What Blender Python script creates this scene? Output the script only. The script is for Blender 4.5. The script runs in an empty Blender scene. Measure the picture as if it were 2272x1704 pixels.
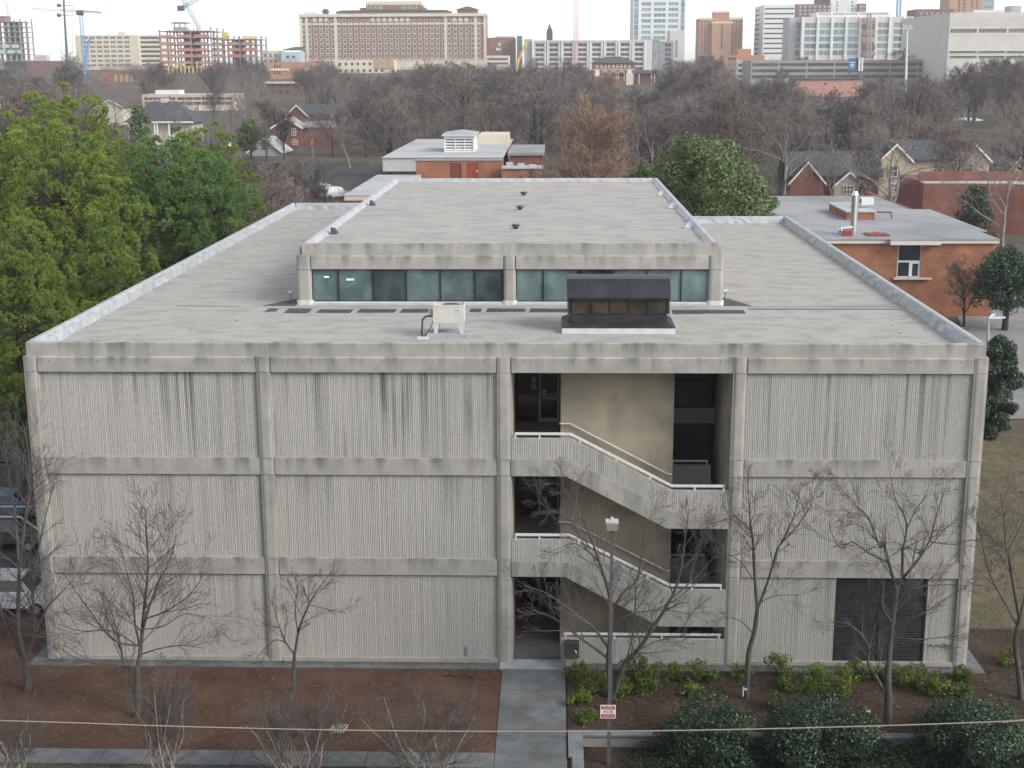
import bpy, math, random
import numpy as np
from mathutils import Vector, Matrix

# ------------------------------------------------------------------ camera
SC = bpy.context.scene
F, PITCH, YAW, ROLL = 3068.55, 0.22549, -0.03052, -0.00409     # focal length in photo pixels (2272 wide), angles in radians
CAM = np.array([21.816, -55.0, 24.874])
_fw0 = np.array([math.sin(YAW), math.cos(YAW), 0.0])
_rt0 = np.array([math.cos(YAW), -math.sin(YAW), 0.0])
_fw = _fw0 * math.cos(PITCH) + np.array([0, 0, -math.sin(PITCH)])
_dn0 = -(_fw0 * math.sin(PITCH) + np.array([0, 0, math.cos(PITCH)]))
_rt = _rt0 * math.cos(ROLL) - _dn0 * math.sin(ROLL)
_dn = _rt0 * math.sin(ROLL) + _dn0 * math.cos(ROLL)
cd = bpy.data.cameras.new('camera'); cam = bpy.data.objects.new('camera', cd)
SC.collection.objects.link(cam)
cd.sensor_width = 36.0; cd.lens = 36.0 * F / 2272.0; cd.clip_start = 0.5; cd.clip_end = 20000
cam.matrix_world = Matrix(((_rt[0], -_dn[0], -_fw[0], CAM[0]), (_rt[1], -_dn[1], -_fw[1], CAM[1]),
                           (_rt[2], -_dn[2], -_fw[2], CAM[2]), (0, 0, 0, 1)))
SC.camera = cam
SC.render.resolution_x = 1024; SC.render.resolution_y = 768

def ray(u, v):
    return _fw + _rt * ((u - 1136.0) / F) + _dn * ((v - 852.0) / F)
def px(u, v, Y):                       # photo pixel -> point on the plane y = Y
    d = ray(u, v); return CAM + d * ((Y - CAM[1]) / d[1])
def pz(u, v, z):                       # photo pixel -> point on the plane z
    d = ray(u, v); return CAM + d * ((z - CAM[2]) / d[2])
def proj(P):
    d = np.asarray(P, float) - CAM; w = d @ _fw
    return 1136 + F * (d @ _rt) / w, 852 + F * (d @ _dn) / w
D2S = 2272.0 / 2212.0

# ------------------------------------------------------------------ sky, sun, exposure
world = bpy.data.worlds.new('World'); SC.world = world; world.use_nodes = True
SUN_EL, SUN_AZ = 34.0, 120.0           # azimuth measured clockwise from +Y: a veiled sun to the right, a little behind the camera
wn = world.node_tree.nodes; wl = world.node_tree.links; wn.clear()
sky = wn.new('ShaderNodeTexSky'); sky.sky_type = 'NISHITA'; sky.sun_disc = False
sky.sun_elevation = math.radians(SUN_EL); sky.sun_rotation = math.radians(SUN_AZ)
sky.air_density = 1.0; sky.dust_density = 1.2; sky.ozone_density = 1.0; sky.altitude = 300
hsv = wn.new('ShaderNodeHueSaturation'); hsv.inputs['Saturation'].default_value = 0.28
bg = wn.new('ShaderNodeBackground'); bg.inputs['Strength'].default_value = 0.15
wo = wn.new('ShaderNodeOutputWorld')
wl.new(sky.outputs[0], hsv.inputs['Color']); wl.new(hsv.outputs[0], bg.inputs['Color']); wl.new(bg.outputs[0], wo.inputs['Surface'])
sd = bpy.data.lights.new('sun', 'SUN'); sd.energy = 1.4; sd.angle = math.radians(24); sd.color = (1.0, 0.95, 0.87)
so = bpy.data.objects.new('sun', sd); SC.collection.objects.link(so)
_az, _el = math.radians(SUN_AZ), math.radians(SUN_EL)
_sdir = Vector((math.sin(_az) * math.cos(_el), math.cos(_az) * math.cos(_el), math.sin(_el)))
so.rotation_euler = (-_sdir).to_track_quat('-Z', 'Y').to_euler()
so.location = (0, -40, 60)
SC.view_settings.view_transform = 'Standard'; SC.view_settings.look = 'None'
SC.view_settings.exposure = 0.99; SC.view_settings.gamma = 1.0; SC.view_settings.use_curve_mapping = False
SC.render.engine = 'CYCLES'
SC.cycles.max_bounces = 6; SC.cycles.transparent_max_bounces = 12

# ------------------------------------------------------------------ materials
MATS = {}
def _n(nt, t, **kw):
    n = nt.nodes.new(t)
    for k, v in kw.items():
        if k in n.inputs: n.inputs[k].default_value = v
        else: setattr(n, k, v)
    return n
def rgb(*c): return (c[0], c[1], c[2], 1.0)
def mat(name, col, col2=None, scale=1.0, stretch=(1, 1, 1), rough=0.85, bump=0.0, bscale=None, metal=0.0, spec=0.3,
        lo=0.35, hi=0.65, detail=6, col3=None, scale3=0.2, amt3=0.5, stretch3=(1, 1, 1), obj=False, rand=0.0, trans=0.0, gen=None, mod=None):
    """procedural material: two colours mixed by noise, optional third blotch layer, bump, per-object brightness jitter"""
    if name in MATS: return MATS[name]
    m = bpy.data.materials.new(name); m.use_nodes = True; nt = m.node_tree; L = nt.links
    b = nt.nodes['Principled BSDF']
    b.inputs['Roughness'].default_value = rough; b.inputs['Metallic'].default_value = metal
    b.inputs['Specular IOR Level'].default_value = spec
    m.diffuse_color = rgb(*col)
    if obj: src = _n(nt, 'ShaderNodeTexCoord').outputs['Object']
    else: src = _n(nt, 'ShaderNodeNewGeometry').outputs['Position']
    def noise(sc, st, det):
        mp = _n(nt, 'ShaderNodeMapping'); mp.inputs['Scale'].default_value = st
        L.new(src, mp.inputs['Vector'])
        t = _n(nt, 'ShaderNodeTexNoise'); t.inputs['Scale'].default_value = sc; t.inputs['Detail'].default_value = det
        L.new(mp.outputs[0], t.inputs['Vector']); return t.outputs['Fac']
    def ramp(fac, a, c):
        r = _n(nt, 'ShaderNodeMapRange'); r.inputs['From Min'].default_value = a; r.inputs['From Max'].default_value = c
        L.new(fac, r.inputs['Value']); return r.outputs[0]
    def mix(fac, A, B, typ='MIX'):
        x = _n(nt, 'ShaderNodeMix'); x.data_type = 'RGBA'; x.blend_type = typ
        if hasattr(fac, 'node'): L.new(fac, x.inputs[0])
        else: x.inputs[0].default_value = fac
        for k, s in ((6, A), (7, B)):
            if hasattr(s, 'node'): L.new(s, x.inputs[k])
            else: x.inputs[k].default_value = rgb(*s)
        return x.outputs[2]
    out = None
    if col2 is not None:
        out = mix(ramp(noise(scale, stretch, detail), lo, hi), col, col2)
    if col3 is not None:
        f = ramp(noise(scale3, stretch3, 4), 0.45, 0.7)
        mm = _n(nt, 'ShaderNodeMath'); mm.operation = 'MULTIPLY'; L.new(f, mm.inputs[0]); mm.inputs[1].default_value = amt3
        fac = mm.outputs[0]
        if mod:                                   # stains gather in places
            mf = ramp(noise(mod, (1, 1, 0.3), 2), 0.38, 0.56); m3 = _n(nt, 'ShaderNodeMath'); m3.operation = 'MULTIPLY'
            L.new(fac, m3.inputs[0]); L.new(mf, m3.inputs[1]); fac = m3.outputs[0]
        if gen:                                   # stain strongest near the top of the piece, running down
            tc = _n(nt, 'ShaderNodeTexCoord'); sp = _n(nt, 'ShaderNodeSeparateXYZ'); L.new(tc.outputs['Generated'], sp.inputs[0])
            gz = ramp(sp.outputs[2], gen[0], gen[1]); m2 = _n(nt, 'ShaderNodeMath'); m2.operation = 'MULTIPLY'
            L.new(fac, m2.inputs[0]); L.new(gz, m2.inputs[1]); fac = m2.outputs[0]
        out = mix(fac, out if out is not None else col, col3)
    if rand:
        oi = _n(nt, 'ShaderNodeObjectInfo')
        r = _n(nt, 'ShaderNodeMapRange'); r.inputs['To Min'].default_value = 1 - rand; r.inputs['To Max'].default_value = 1 + rand
        L.new(oi.outputs['Random'], r.inputs['Value'])
        cc = _n(nt, 'ShaderNodeCombineColor'); [L.new(r.outputs[0], cc.inputs[i]) for i in range(3)]
        out = mix(1.0, out if out is not None else col, cc.outputs[0], 'MULTIPLY')
    if out is not None: L.new(out, b.inputs['Base Color'])
    else: b.inputs['Base Color'].default_value = rgb(*col)
    if bump:
        bp = _n(nt, 'ShaderNodeBump'); bp.inputs['Strength'].default_value = bump; bp.inputs['Distance'].default_value = 0.05
        L.new(noise(bscale or scale * 4, (1, 1, 1), 5), bp.inputs['Height']); L.new(bp.outputs[0], b.inputs['Normal'])
    if trans:
        tr = _n(nt, 'ShaderNodeBsdfTranslucent'); ms = _n(nt, 'ShaderNodeMixShader'); ms.inputs[0].default_value = trans
        if out is not None: L.new(out, tr.inputs['Color'])
        else: tr.inputs['Color'].default_value = rgb(*col)
        o = nt.nodes['Material Output']; L.new(b.outputs[0], ms.inputs[1]); L.new(tr.outputs[0], ms.inputs[2]); L.new(ms.outputs[0], o.inputs['Surface'])
    MATS[name] = m; return m
def glass(name, tint, clear=0.6, rough=0.03):
    """window pane: partly clear, partly a mirror of the sky, with a tint and a little dust"""
    m = bpy.data.materials.new(name); m.use_nodes = True; nt = m.node_tree; L = nt.links
    b = nt.nodes['Principled BSDF']; b.inputs['Roughness'].default_value = rough; b.inputs['Specular IOR Level'].default_value = 0.6
    oi = _n(nt, 'ShaderNodeObjectInfo'); g2 = _n(nt, 'ShaderNodeNewGeometry'); mp = _n(nt, 'ShaderNodeMapping'); mp.inputs['Scale'].default_value = (0.9, 1, 0.5); L.new(g2.outputs['Position'], mp.inputs['Vector'])
    n2 = _n(nt, 'ShaderNodeTexNoise'); n2.inputs['Scale'].default_value = 1.3; n2.inputs['Detail'].default_value = 5; L.new(mp.outputs[0], n2.inputs['Vector'])
    ad = _n(nt, 'ShaderNodeMath'); ad.operation = 'MULTIPLY_ADD'; L.new(oi.outputs['Random'], ad.inputs[0]); ad.inputs[1].default_value = 0.5; L.new(n2.outputs['Fac'], ad.inputs[2])
    r2 = _n(nt, 'ShaderNodeMapRange'); r2.inputs['From Min'].default_value = 0.35; r2.inputs['From Max'].default_value = 1.1; r2.inputs['To Min'].default_value = 0.25; r2.inputs['To Max'].default_value = 1.9; L.new(ad.outputs[0], r2.inputs['Value'])
    vm = _n(nt, 'ShaderNodeVectorMath'); vm.operation = 'SCALE'; vm.inputs[0].default_value = tint; L.new(r2.outputs[0], vm.inputs['Scale']); L.new(vm.outputs[0], b.inputs['Base Color'])
    t = _n(nt, 'ShaderNodeBsdfTransparent'); t.inputs['Color'].default_value = rgb(0.62, 0.78, 0.76)
    ms = _n(nt, 'ShaderNodeMixShader')
    g = _n(nt, 'ShaderNodeNewGeometry'); nz = _n(nt, 'ShaderNodeTexNoise'); nz.inputs['Scale'].default_value = 0.7
    L.new(g.outputs['Position'], nz.inputs['Vector'])
    r = _n(nt, 'ShaderNodeMapRange'); r.inputs['From Min'].default_value = 0.3; r.inputs['From Max'].default_value = 0.7
    r.inputs['To Min'].default_value = clear - 0.22; r.inputs['To Max'].default_value = clear + 0.22
    L.new(nz.outputs['Fac'], r.inputs['Value']); L.new(r.outputs[0], ms.inputs[0])
    L.new(b.outputs[0], ms.inputs[1]); L.new(t.outputs[0], ms.inputs[2]); L.new(ms.outputs[0], nt.nodes['Material Output'].inputs['Surface'])
    MATS[name] = m; return m
def brickmat(name, c1, c2, mortar, bw=0.22, bh=0.075, axis='XZ', blotch=None):
    m = bpy.data.materials.new(name); m.use_nodes = True; nt = m.node_tree; L = nt.links
    b = nt.nodes['Principled BSDF']; b.inputs['Roughness'].default_value = 0.9; b.inputs['Specular IOR Level'].default_value = 0.2
    g = _n(nt, 'ShaderNodeNewGeometry'); sp = _n(nt, 'ShaderNodeSeparateXYZ'); L.new(g.outputs['Position'], sp.inputs[0])
    ad = _n(nt, 'ShaderNodeMath'); ad.operation = 'ADD'; L.new(sp.outputs[0], ad.inputs[0]); L.new(sp.outputs[1], ad.inputs[1])
    cb = _n(nt, 'ShaderNodeCombineXYZ'); L.new(ad.outputs[0], cb.inputs[0]); L.new(sp.outputs[2], cb.inputs[1])
    t = _n(nt, 'ShaderNodeTexBrick'); t.inputs['Scale'].default_value = 1.0; t.inputs['Brick Width'].default_value = bw
    t.inputs['Row Height'].default_value = bh; t.inputs['Mortar Size'].default_value = 0.008; t.inputs['Bias'].default_value = -0.1
    t.inputs['Color1'].default_value = rgb(*c1); t.inputs['Color2'].default_value = rgb(*c2); t.inputs['Mortar'].default_value = rgb(*mortar)
    L.new(cb.outputs[0], t.inputs['Vector'])
    nz = _n(nt, 'ShaderNodeTexNoise'); nz.inputs['Scale'].default_value = 0.6; nz.inputs['Detail'].default_value = 6; L.new(g.outputs['Position'], nz.inputs['Vector'])
    r = _n(nt, 'ShaderNodeMapRange'); r.inputs['From Min'].default_value = 0.3; r.inputs['From Max'].default_value = 0.7
    r.inputs['To Min'].default_value = 0.7; r.inputs['To Max'].default_value = 1.2; L.new(nz.outputs['Fac'], r.inputs['Value'])
    cc = _n(nt, 'ShaderNodeCombineColor'); [L.new(r.outputs[0], cc.inputs[i]) for i in range(3)]
    mx = _n(nt, 'ShaderNodeMix'); mx.data_type = 'RGBA'; mx.blend_type = 'MULTIPLY'; mx.inputs[0].default_value = 1
    L.new(t.outputs['Color'], mx.inputs[6]); L.new(cc.outputs[0], mx.inputs[7]); L.new(mx.outputs[2], b.inputs['Base Color'])
    MATS[name] = m; return m

C_CONC = (0.378, 0.364, 0.334); C_DIRT = (0.10, 0.098, 0.09)
mat('concrete', C_CONC, (0.31, 0.30, 0.276), 1.3, rough=0.9, bump=0.15, bscale=18, col3=C_DIRT, scale3=1.0, stretch3=(1.6, 1.6, 0.25), amt3=0.85, gen=(-0.1, 1.0))
mat('concrete_plain', (0.36, 0.345, 0.313), (0.295, 0.283, 0.258), 1.0, rough=0.9, bump=0.12, bscale=15)
mat('concrete_rib', (0.455, 0.441, 0.41), (0.40, 0.388, 0.362), 6.0, rough=0.95, bump=0.25, bscale=24, col3=(0.15, 0.147, 0.135), scale3=1.0, stretch3=(3.2, 3.2, 0.05), amt3=0.75, gen=(0.1, 1.2), mod=0.35)
mat('concrete_rib_top', (0.455, 0.441, 0.41), (0.40, 0.388, 0.362), 6.0, rough=0.95, bump=0.25, bscale=24, col3=(0.075, 0.074, 0.068), scale3=1.0, stretch3=(4.6, 4.6, 0.028), amt3=1.0, gen=(-0.45, 0.95), mod=0.5)
mat('concrete_tan', (0.44, 0.375, 0.27), (0.335, 0.30, 0.24), 0.7, rough=0.9, bump=0.1, bscale=12, detail=8, col3=(0.19, 0.175, 0.152), scale3=0.6, stretch3=(1, 1, 0.7), amt3=0.75)
mat('roof_gravel', (0.42, 0.402, 0.373), (0.335, 0.322, 0.30), 9.0, rough=0.95, bump=0.5, bscale=30, detail=10, lo=0.28, hi=0.72, col3=(0.24, 0.232, 0.218), scale3=0.9, stretch3=(0.8, 1.2, 1), amt3=0.6, spec=0.1)
mat('roof_grey', (0.33, 0.335, 0.345), (0.27, 0.275, 0.285), 3.0, rough=0.95, detail=9, col3=(0.20, 0.205, 0.215), scale3=0.15, amt3=0.8, spec=0.1)
mat('roof_white', (0.45, 0.455, 0.455), (0.37, 0.378, 0.38), 2.0, rough=0.9, detail=9, col3=(0.29, 0.295, 0.30), scale3=0.2, amt3=0.7, spec=0.1)
mat('roof_stain', (0.375, 0.358, 0.332), (0.29, 0.278, 0.26), 5.0, rough=0.95, detail=9, lo=0.3, hi=0.7, spec=0.1)
mat('tar', (0.045, 0.045, 0.05), (0.09, 0.09, 0.09), 6.0, rough=0.8)
mat('flashing', (0.43, 0.452, 0.472), (0.355, 0.377, 0.397), 2.0, rough=0.5, metal=0.15, bump=0.3, bscale=6, col3=(0.24, 0.255, 0.26), scale3=1.3, amt3=0.35)
mat('white_paint', (0.64, 0.65, 0.65), (0.54, 0.55, 0.555), 3.0, rough=0.5)
mat('rail_paint', (0.70, 0.71, 0.71), (0.58, 0.59, 0.60), 5.0, rough=0.45)
mat('cream_metal', (0.56, 0.54, 0.49), (0.50, 0.48, 0.435), 3.0, rough=0.5)
mat('black_metal', (0.014, 0.015, 0.018), (0.028, 0.031, 0.037), 2.0, rough=0.5, spec=0.5)
mat('hood_metal', (0.012, 0.014, 0.018), (0.022, 0.025, 0.031), 1.2, rough=0.5, spec=0.45)
mat('amber_panel', (0.06, 0.044, 0.026), (0.022, 0.018, 0.014), 1.6, rough=0.5)
mat('dark_frame', (0.02, 0.02, 0.022), rough=0.5)
mat('dark_inside', (0.02, 0.021, 0.021), (0.035, 0.036, 0.035), 0.6, rough=0.9)
mat('steel', (0.62, 0.63, 0.64), rough=0.28, metal=0.9)
mat('lamp_metal', (0.075, 0.085, 0.09), (0.105, 0.115, 0.12), 2.0, rough=0.55)
mat('lamp_top', (0.5, 0.52, 0.53), (0.36, 0.38, 0.38), 6.0, rough=0.5)
mat('lamp_lantern', (0.26, 0.245, 0.22), rough=0.5)
mat('tan_metal', (0.60, 0.56, 0.47), rough=0.5)
mat('dark_glass', (0.018, 0.023, 0.027), (0.03, 0.038, 0.043), 0.5, rough=0.08, spec=0.6)
mat('far_glass', (0.06, 0.085, 0.095), (0.11, 0.15, 0.16), 0.12, rough=0.15, spec=0.6, rand=0.35)
mat('far_teal', (0.12, 0.21, 0.23), (0.2, 0.31, 0.33), 0.1, rough=0.15, spec=0.6, rand=0.3)
mat('far_dark', (0.05, 0.05, 0.052), (0.09, 0.09, 0.09), 0.2, rough=0.6, rand=0.3)
glass('clear_glass', (0.13, 0.18, 0.18), 0.45)
mat('interior_wall', (0.55, 0.62, 0.60), (0.46, 0.53, 0.52), 1.0, rough=0.8)
mat('interior_floor', (0.30, 0.34, 0.33), rough=0.8)
mat('mulch', (0.108, 0.06, 0.042), (0.066, 0.041, 0.031), 4.0, rough=0.95, bump=1.0, bscale=16, detail=9, col3=(0.13, 0.082, 0.057), scale3=0.5, amt3=0.7, spec=0.1)  # base colour darkened to carry shade from the block across the street
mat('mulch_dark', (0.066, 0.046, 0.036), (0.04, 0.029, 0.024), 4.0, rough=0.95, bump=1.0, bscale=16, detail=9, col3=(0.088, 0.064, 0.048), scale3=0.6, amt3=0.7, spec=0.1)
mat('straw', (0.135, 0.085, 0.052), (0.08, 0.052, 0.036), 3.0, rough=0.9)
mat('litter', (0.55, 0.5, 0.44), rough=0.9)
mat('sidewalk', (0.165, 0.177, 0.183), (0.12, 0.128, 0.132), 2.0, rough=0.9, bump=0.2, bscale=40, detail=9, col3=(0.085, 0.088, 0.089), scale3=0.55, amt3=0.75, spec=0.2)  # darkened as well: shade over the front ground is put into this colour
mat('threshold', (0.36, 0.40, 0.42), (0.27, 0.30, 0.315), 1.5, rough=0.9, detail=8, spec=0.2)
mat('slab_light', (0.215, 0.238, 0.248), (0.155, 0.17, 0.177), 1.5, rough=0.9, detail=8, spec=0.2)
mat('asphalt', (0.062, 0.064, 0.068), (0.05, 0.05, 0.053), 6.0, rough=0.95, bump=0.3, bscale=60)
mat('drive_concrete', (0.25, 0.245, 0.237), (0.205, 0.202, 0.196), 0.8, rough=0.95, col3=(0.19, 0.185, 0.175), scale3=0.2, amt3=0.5)
mat('lawn_tan', (0.175, 0.147, 0.102), (0.12, 0.102, 0.072), 1.6, rough=1.0, bump=0.8, bscale=30, detail=9, col3=(0.095, 0.092, 0.06), scale3=0.25, amt3=0.6, spec=0.05)
mat('earth', (0.125, 0.105, 0.09), (0.085, 0.074, 0.066), 0.35, rough=1.0, bump=0.5, bscale=2, col3=(0.105, 0.105, 0.055), scale3=0.02, amt3=0.6, spec=0.05)
mat('grass_blade', (0.055, 0.11, 0.032), (0.035, 0.075, 0.022), 2.0, rough=0.8, trans=0.25)
mat('bark_grey', (0.115, 0.105, 0.095), (0.065, 0.06, 0.056), 9.0, stretch=(1, 1, 0.35), rough=0.95, bump=0.8, bscale=25, obj=True)
mat('bark_dark', (0.06, 0.052, 0.046), (0.035, 0.031, 0.028), 6.0, stretch=(1, 1, 0.3), rough=0.95, obj=True)
mat('bark_sycamore', (0.26, 0.238, 0.215), (0.15, 0.135, 0.122), 1.2, stretch=(1, 1, 0.5), rough=0.9, obj=True)
mat('bark_pale', (0.36, 0.31, 0.265), (0.24, 0.2, 0.165), 7.0, stretch=(1, 1, 0.4), rough=0.8, obj=True)
mat('twig', (0.125, 0.11, 0.103), (0.088, 0.078, 0.074), 3.0, rough=0.95, obj=True)
mat('twig_red', (0.17, 0.105, 0.085), (0.12, 0.08, 0.068), 3.0, rough=0.95, obj=True)
mat('wood_grey', (0.205, 0.174, 0.158), (0.135, 0.115, 0.107), 0.4, rough=0.95, obj=True, rand=0.35)
mat('wood_brown', (0.215, 0.168, 0.15), (0.14, 0.112, 0.102), 0.4, rough=0.95, obj=True, rand=0.3)
mat('wood_dark', (0.13, 0.112, 0.104), (0.072, 0.064, 0.062), 0.4, rough=0.95, obj=True, rand=0.3)
mat('wood_far', (0.215, 0.178, 0.16), (0.14, 0.117, 0.108), 0.12, rough=0.95, col3=(0.185, 0.14, 0.125), scale3=0.035, amt3=0.8)
mat('wood_cypress', (0.33, 0.225, 0.165), (0.24, 0.16, 0.12), 0.5, rough=0.95, obj=True)
mat('needles', (0.215, 0.305, 0.056), (0.12, 0.20, 0.038), 0.5, rough=0.6, obj=True, rand=0.14, trans=0.2, col3=(0.28, 0.305, 0.06), scale3=0.3, amt3=0.6)
mat('needles_blue', (0.15, 0.255, 0.07), (0.085, 0.165, 0.05), 0.5, rough=0.6, obj=True, rand=0.1, trans=0.18, col3=(0.205, 0.265, 0.058), scale3=0.3, amt3=0.5)
mat('leaf_magnolia', (0.08, 0.125, 0.042), (0.12, 0.165, 0.058), 1.0, rough=0.5, obj=True, trans=0.15, spec=0.3, col3=(0.165, 0.20, 0.075), scale3=0.7, amt3=0.5)
mat('leaf_dark', (0.022, 0.05, 0.026), (0.04, 0.075, 0.036), 2.0, rough=0.45, obj=True, trans=0.12, spec=0.4, rand=0.15)
mat('leaf_lime', (0.125, 0.205, 0.022), (0.05, 0.10, 0.018), 2.5, rough=0.5, obj=True, trans=0.25, rand=0.3, col3=(0.24, 0.25, 0.025), scale3=3.0, amt3=0.5)
mat('leaf_juniper', (0.028, 0.052, 0.024), (0.015, 0.03, 0.017), 1.2, rough=0.7, trans=0.1, col3=(0.055, 0.078, 0.03), scale3=0.6, amt3=0.6)
brickmat('brick_orange', (0.335, 0.13, 0.068), (0.245, 0.095, 0.052), (0.30, 0.2, 0.145))
brickmat('brick_red', (0.22, 0.08, 0.062), (0.16, 0.062, 0.05), (0.21, 0.14, 0.115))
brickmat('brick_far', (0.265, 0.125, 0.105), (0.225, 0.11, 0.094), (0.27, 0.19, 0.165), 0.6, 0.2)
mat('stone_cream', (0.60, 0.54, 0.43), (0.54, 0.48, 0.38), 0.3, rough=0.9)
mat('stone_pale', (0.56, 0.53, 0.49), (0.50, 0.475, 0.44), 0.2, rough=0.9)
mat('panel_white', (0.66, 0.66, 0.65), (0.60, 0.60, 0.60), 0.2, rough=0.7)
mat('panel_grey', (0.42, 0.42, 0.42), (0.37, 0.37, 0.375), 0.2, rough=0.85)
mat('deck_concrete', (0.30, 0.29, 0.275), (0.24, 0.235, 0.225), 0.3, rough=0.9)
mat('brown_far', (0.20, 0.11, 0.085), (0.16, 0.09, 0.07), 0.4, rough=0.9)
mat('orange_far', (0.42, 0.21, 0.12), (0.36, 0.18, 0.10), 0.3, rough=0.9)
mat('tan_brick_far', (0.42, 0.25, 0.17), (0.37, 0.22, 0.15), 0.3, rough=0.9)
mat('salmon', (0.46, 0.25, 0.21), (0.39, 0.21, 0.175), 0.5, rough=0.85)
mat('green_roof', (0.12, 0.22, 0.19), rough=0.6)
mat('slate', (0.075, 0.083, 0.095), (0.055, 0.06, 0.07), 1.5, rough=0.85)
mat('slate_brown', (0.10, 0.075, 0.07), (0.075, 0.057, 0.053), 1.0, rough=0.85)
mat('siding', (0.50, 0.46, 0.38), (0.45, 0.41, 0.34), 0.8, rough=0.8)
mat('stucco_tan', (0.43, 0.36, 0.28), (0.38, 0.32, 0.25), 1.0, rough=0.9)
mat('siding_grey', (0.36, 0.38, 0.40), (0.31, 0.33, 0.35), 0.8, rough=0.8)
mat('trim', (0.70, 0.68, 0.64), rough=0.6)
mat('red_door', (0.32, 0.05, 0.035), (0.24, 0.042, 0.03), 1.0, rough=0.6)
mat('maroon', (0.17, 0.045, 0.035), rough=0.7)
mat('net_red', (0.46, 0.15, 0.10), rough=0.8)
mat('net_yellow', (0.56, 0.50, 0.14), rough=0.7)
mat('plywood', (0.45, 0.31, 0.17), (0.36, 0.25, 0.14), 0.3, rough=0.9)
mat('crane_blue', (0.12, 0.29, 0.46), rough=0.5)
mat('crane_pale', (0.42, 0.50, 0.56), rough=0.5)
mat('crane_yellow', (0.58, 0.36, 0.08), rough=0.5)
mat('mast_red', (0.58, 0.30, 0.29), rough=0.6)
mat('mast_grey', (0.34, 0.35, 0.37), rough=0.6)
mat('sign_red', (0.42, 0.025, 0.045), rough=0.5)
mat('sign_white', (0.74, 0.75, 0.76), rough=0.5)
mat('sign_ink', (0.03, 0.035, 0.05), rough=0.6)
mat('board_blue', (0.03, 0.12, 0.30), rough=0.5)
mat('board_ink', (0.03, 0.035, 0.06), rough=0.5)
mat('car_white', (0.74, 0.75, 0.76), rough=0.25, spec=0.6)
mat('car_dark', (0.05, 0.055, 0.06), rough=0.25, spec=0.6)
mat('car_silver', (0.42, 0.44, 0.46), rough=0.3, spec=0.6, metal=0.3)
mat('car_blue', (0.06, 0.15, 0.25), rough=0.3, spec=0.6)
mat('car_red', (0.34, 0.03, 0.03), rough=0.3, spec=0.6)
mat('tyre', (0.018, 0.018, 0.018), rough=0.9)
mat('hub', (0.5, 0.5, 0.5), rough=0.4, metal=0.6)
mat('cable', (0.33, 0.29, 0.23), rough=0.7)
mat('pole_wood', (0.12, 0.095, 0.075), rough=0.9)
mat('skylight_red', (0.30, 0.045, 0.04), rough=0.5)
mat('utility_dark', (0.05, 0.045, 0.045), rough=0.7)
mat('paper', (0.6, 0.64, 0.62), rough=0.8)
mat('tape_white', (0.7, 0.71, 0.72), rough=0.7)
mat('tent_white', (0.75, 0.77, 0.79), (0.68, 0.70, 0.72), 0.3, rough=0.6)
_m = mat('lit_tube', (0.8, 0.95, 0.75)); _b = _m.node_tree.nodes['Principled BSDF']
_b.inputs['Emission Color'].default_value = (0.85, 1.0, 0.75, 1); _b.inputs['Emission Strength'].default_value = 3.0

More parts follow.
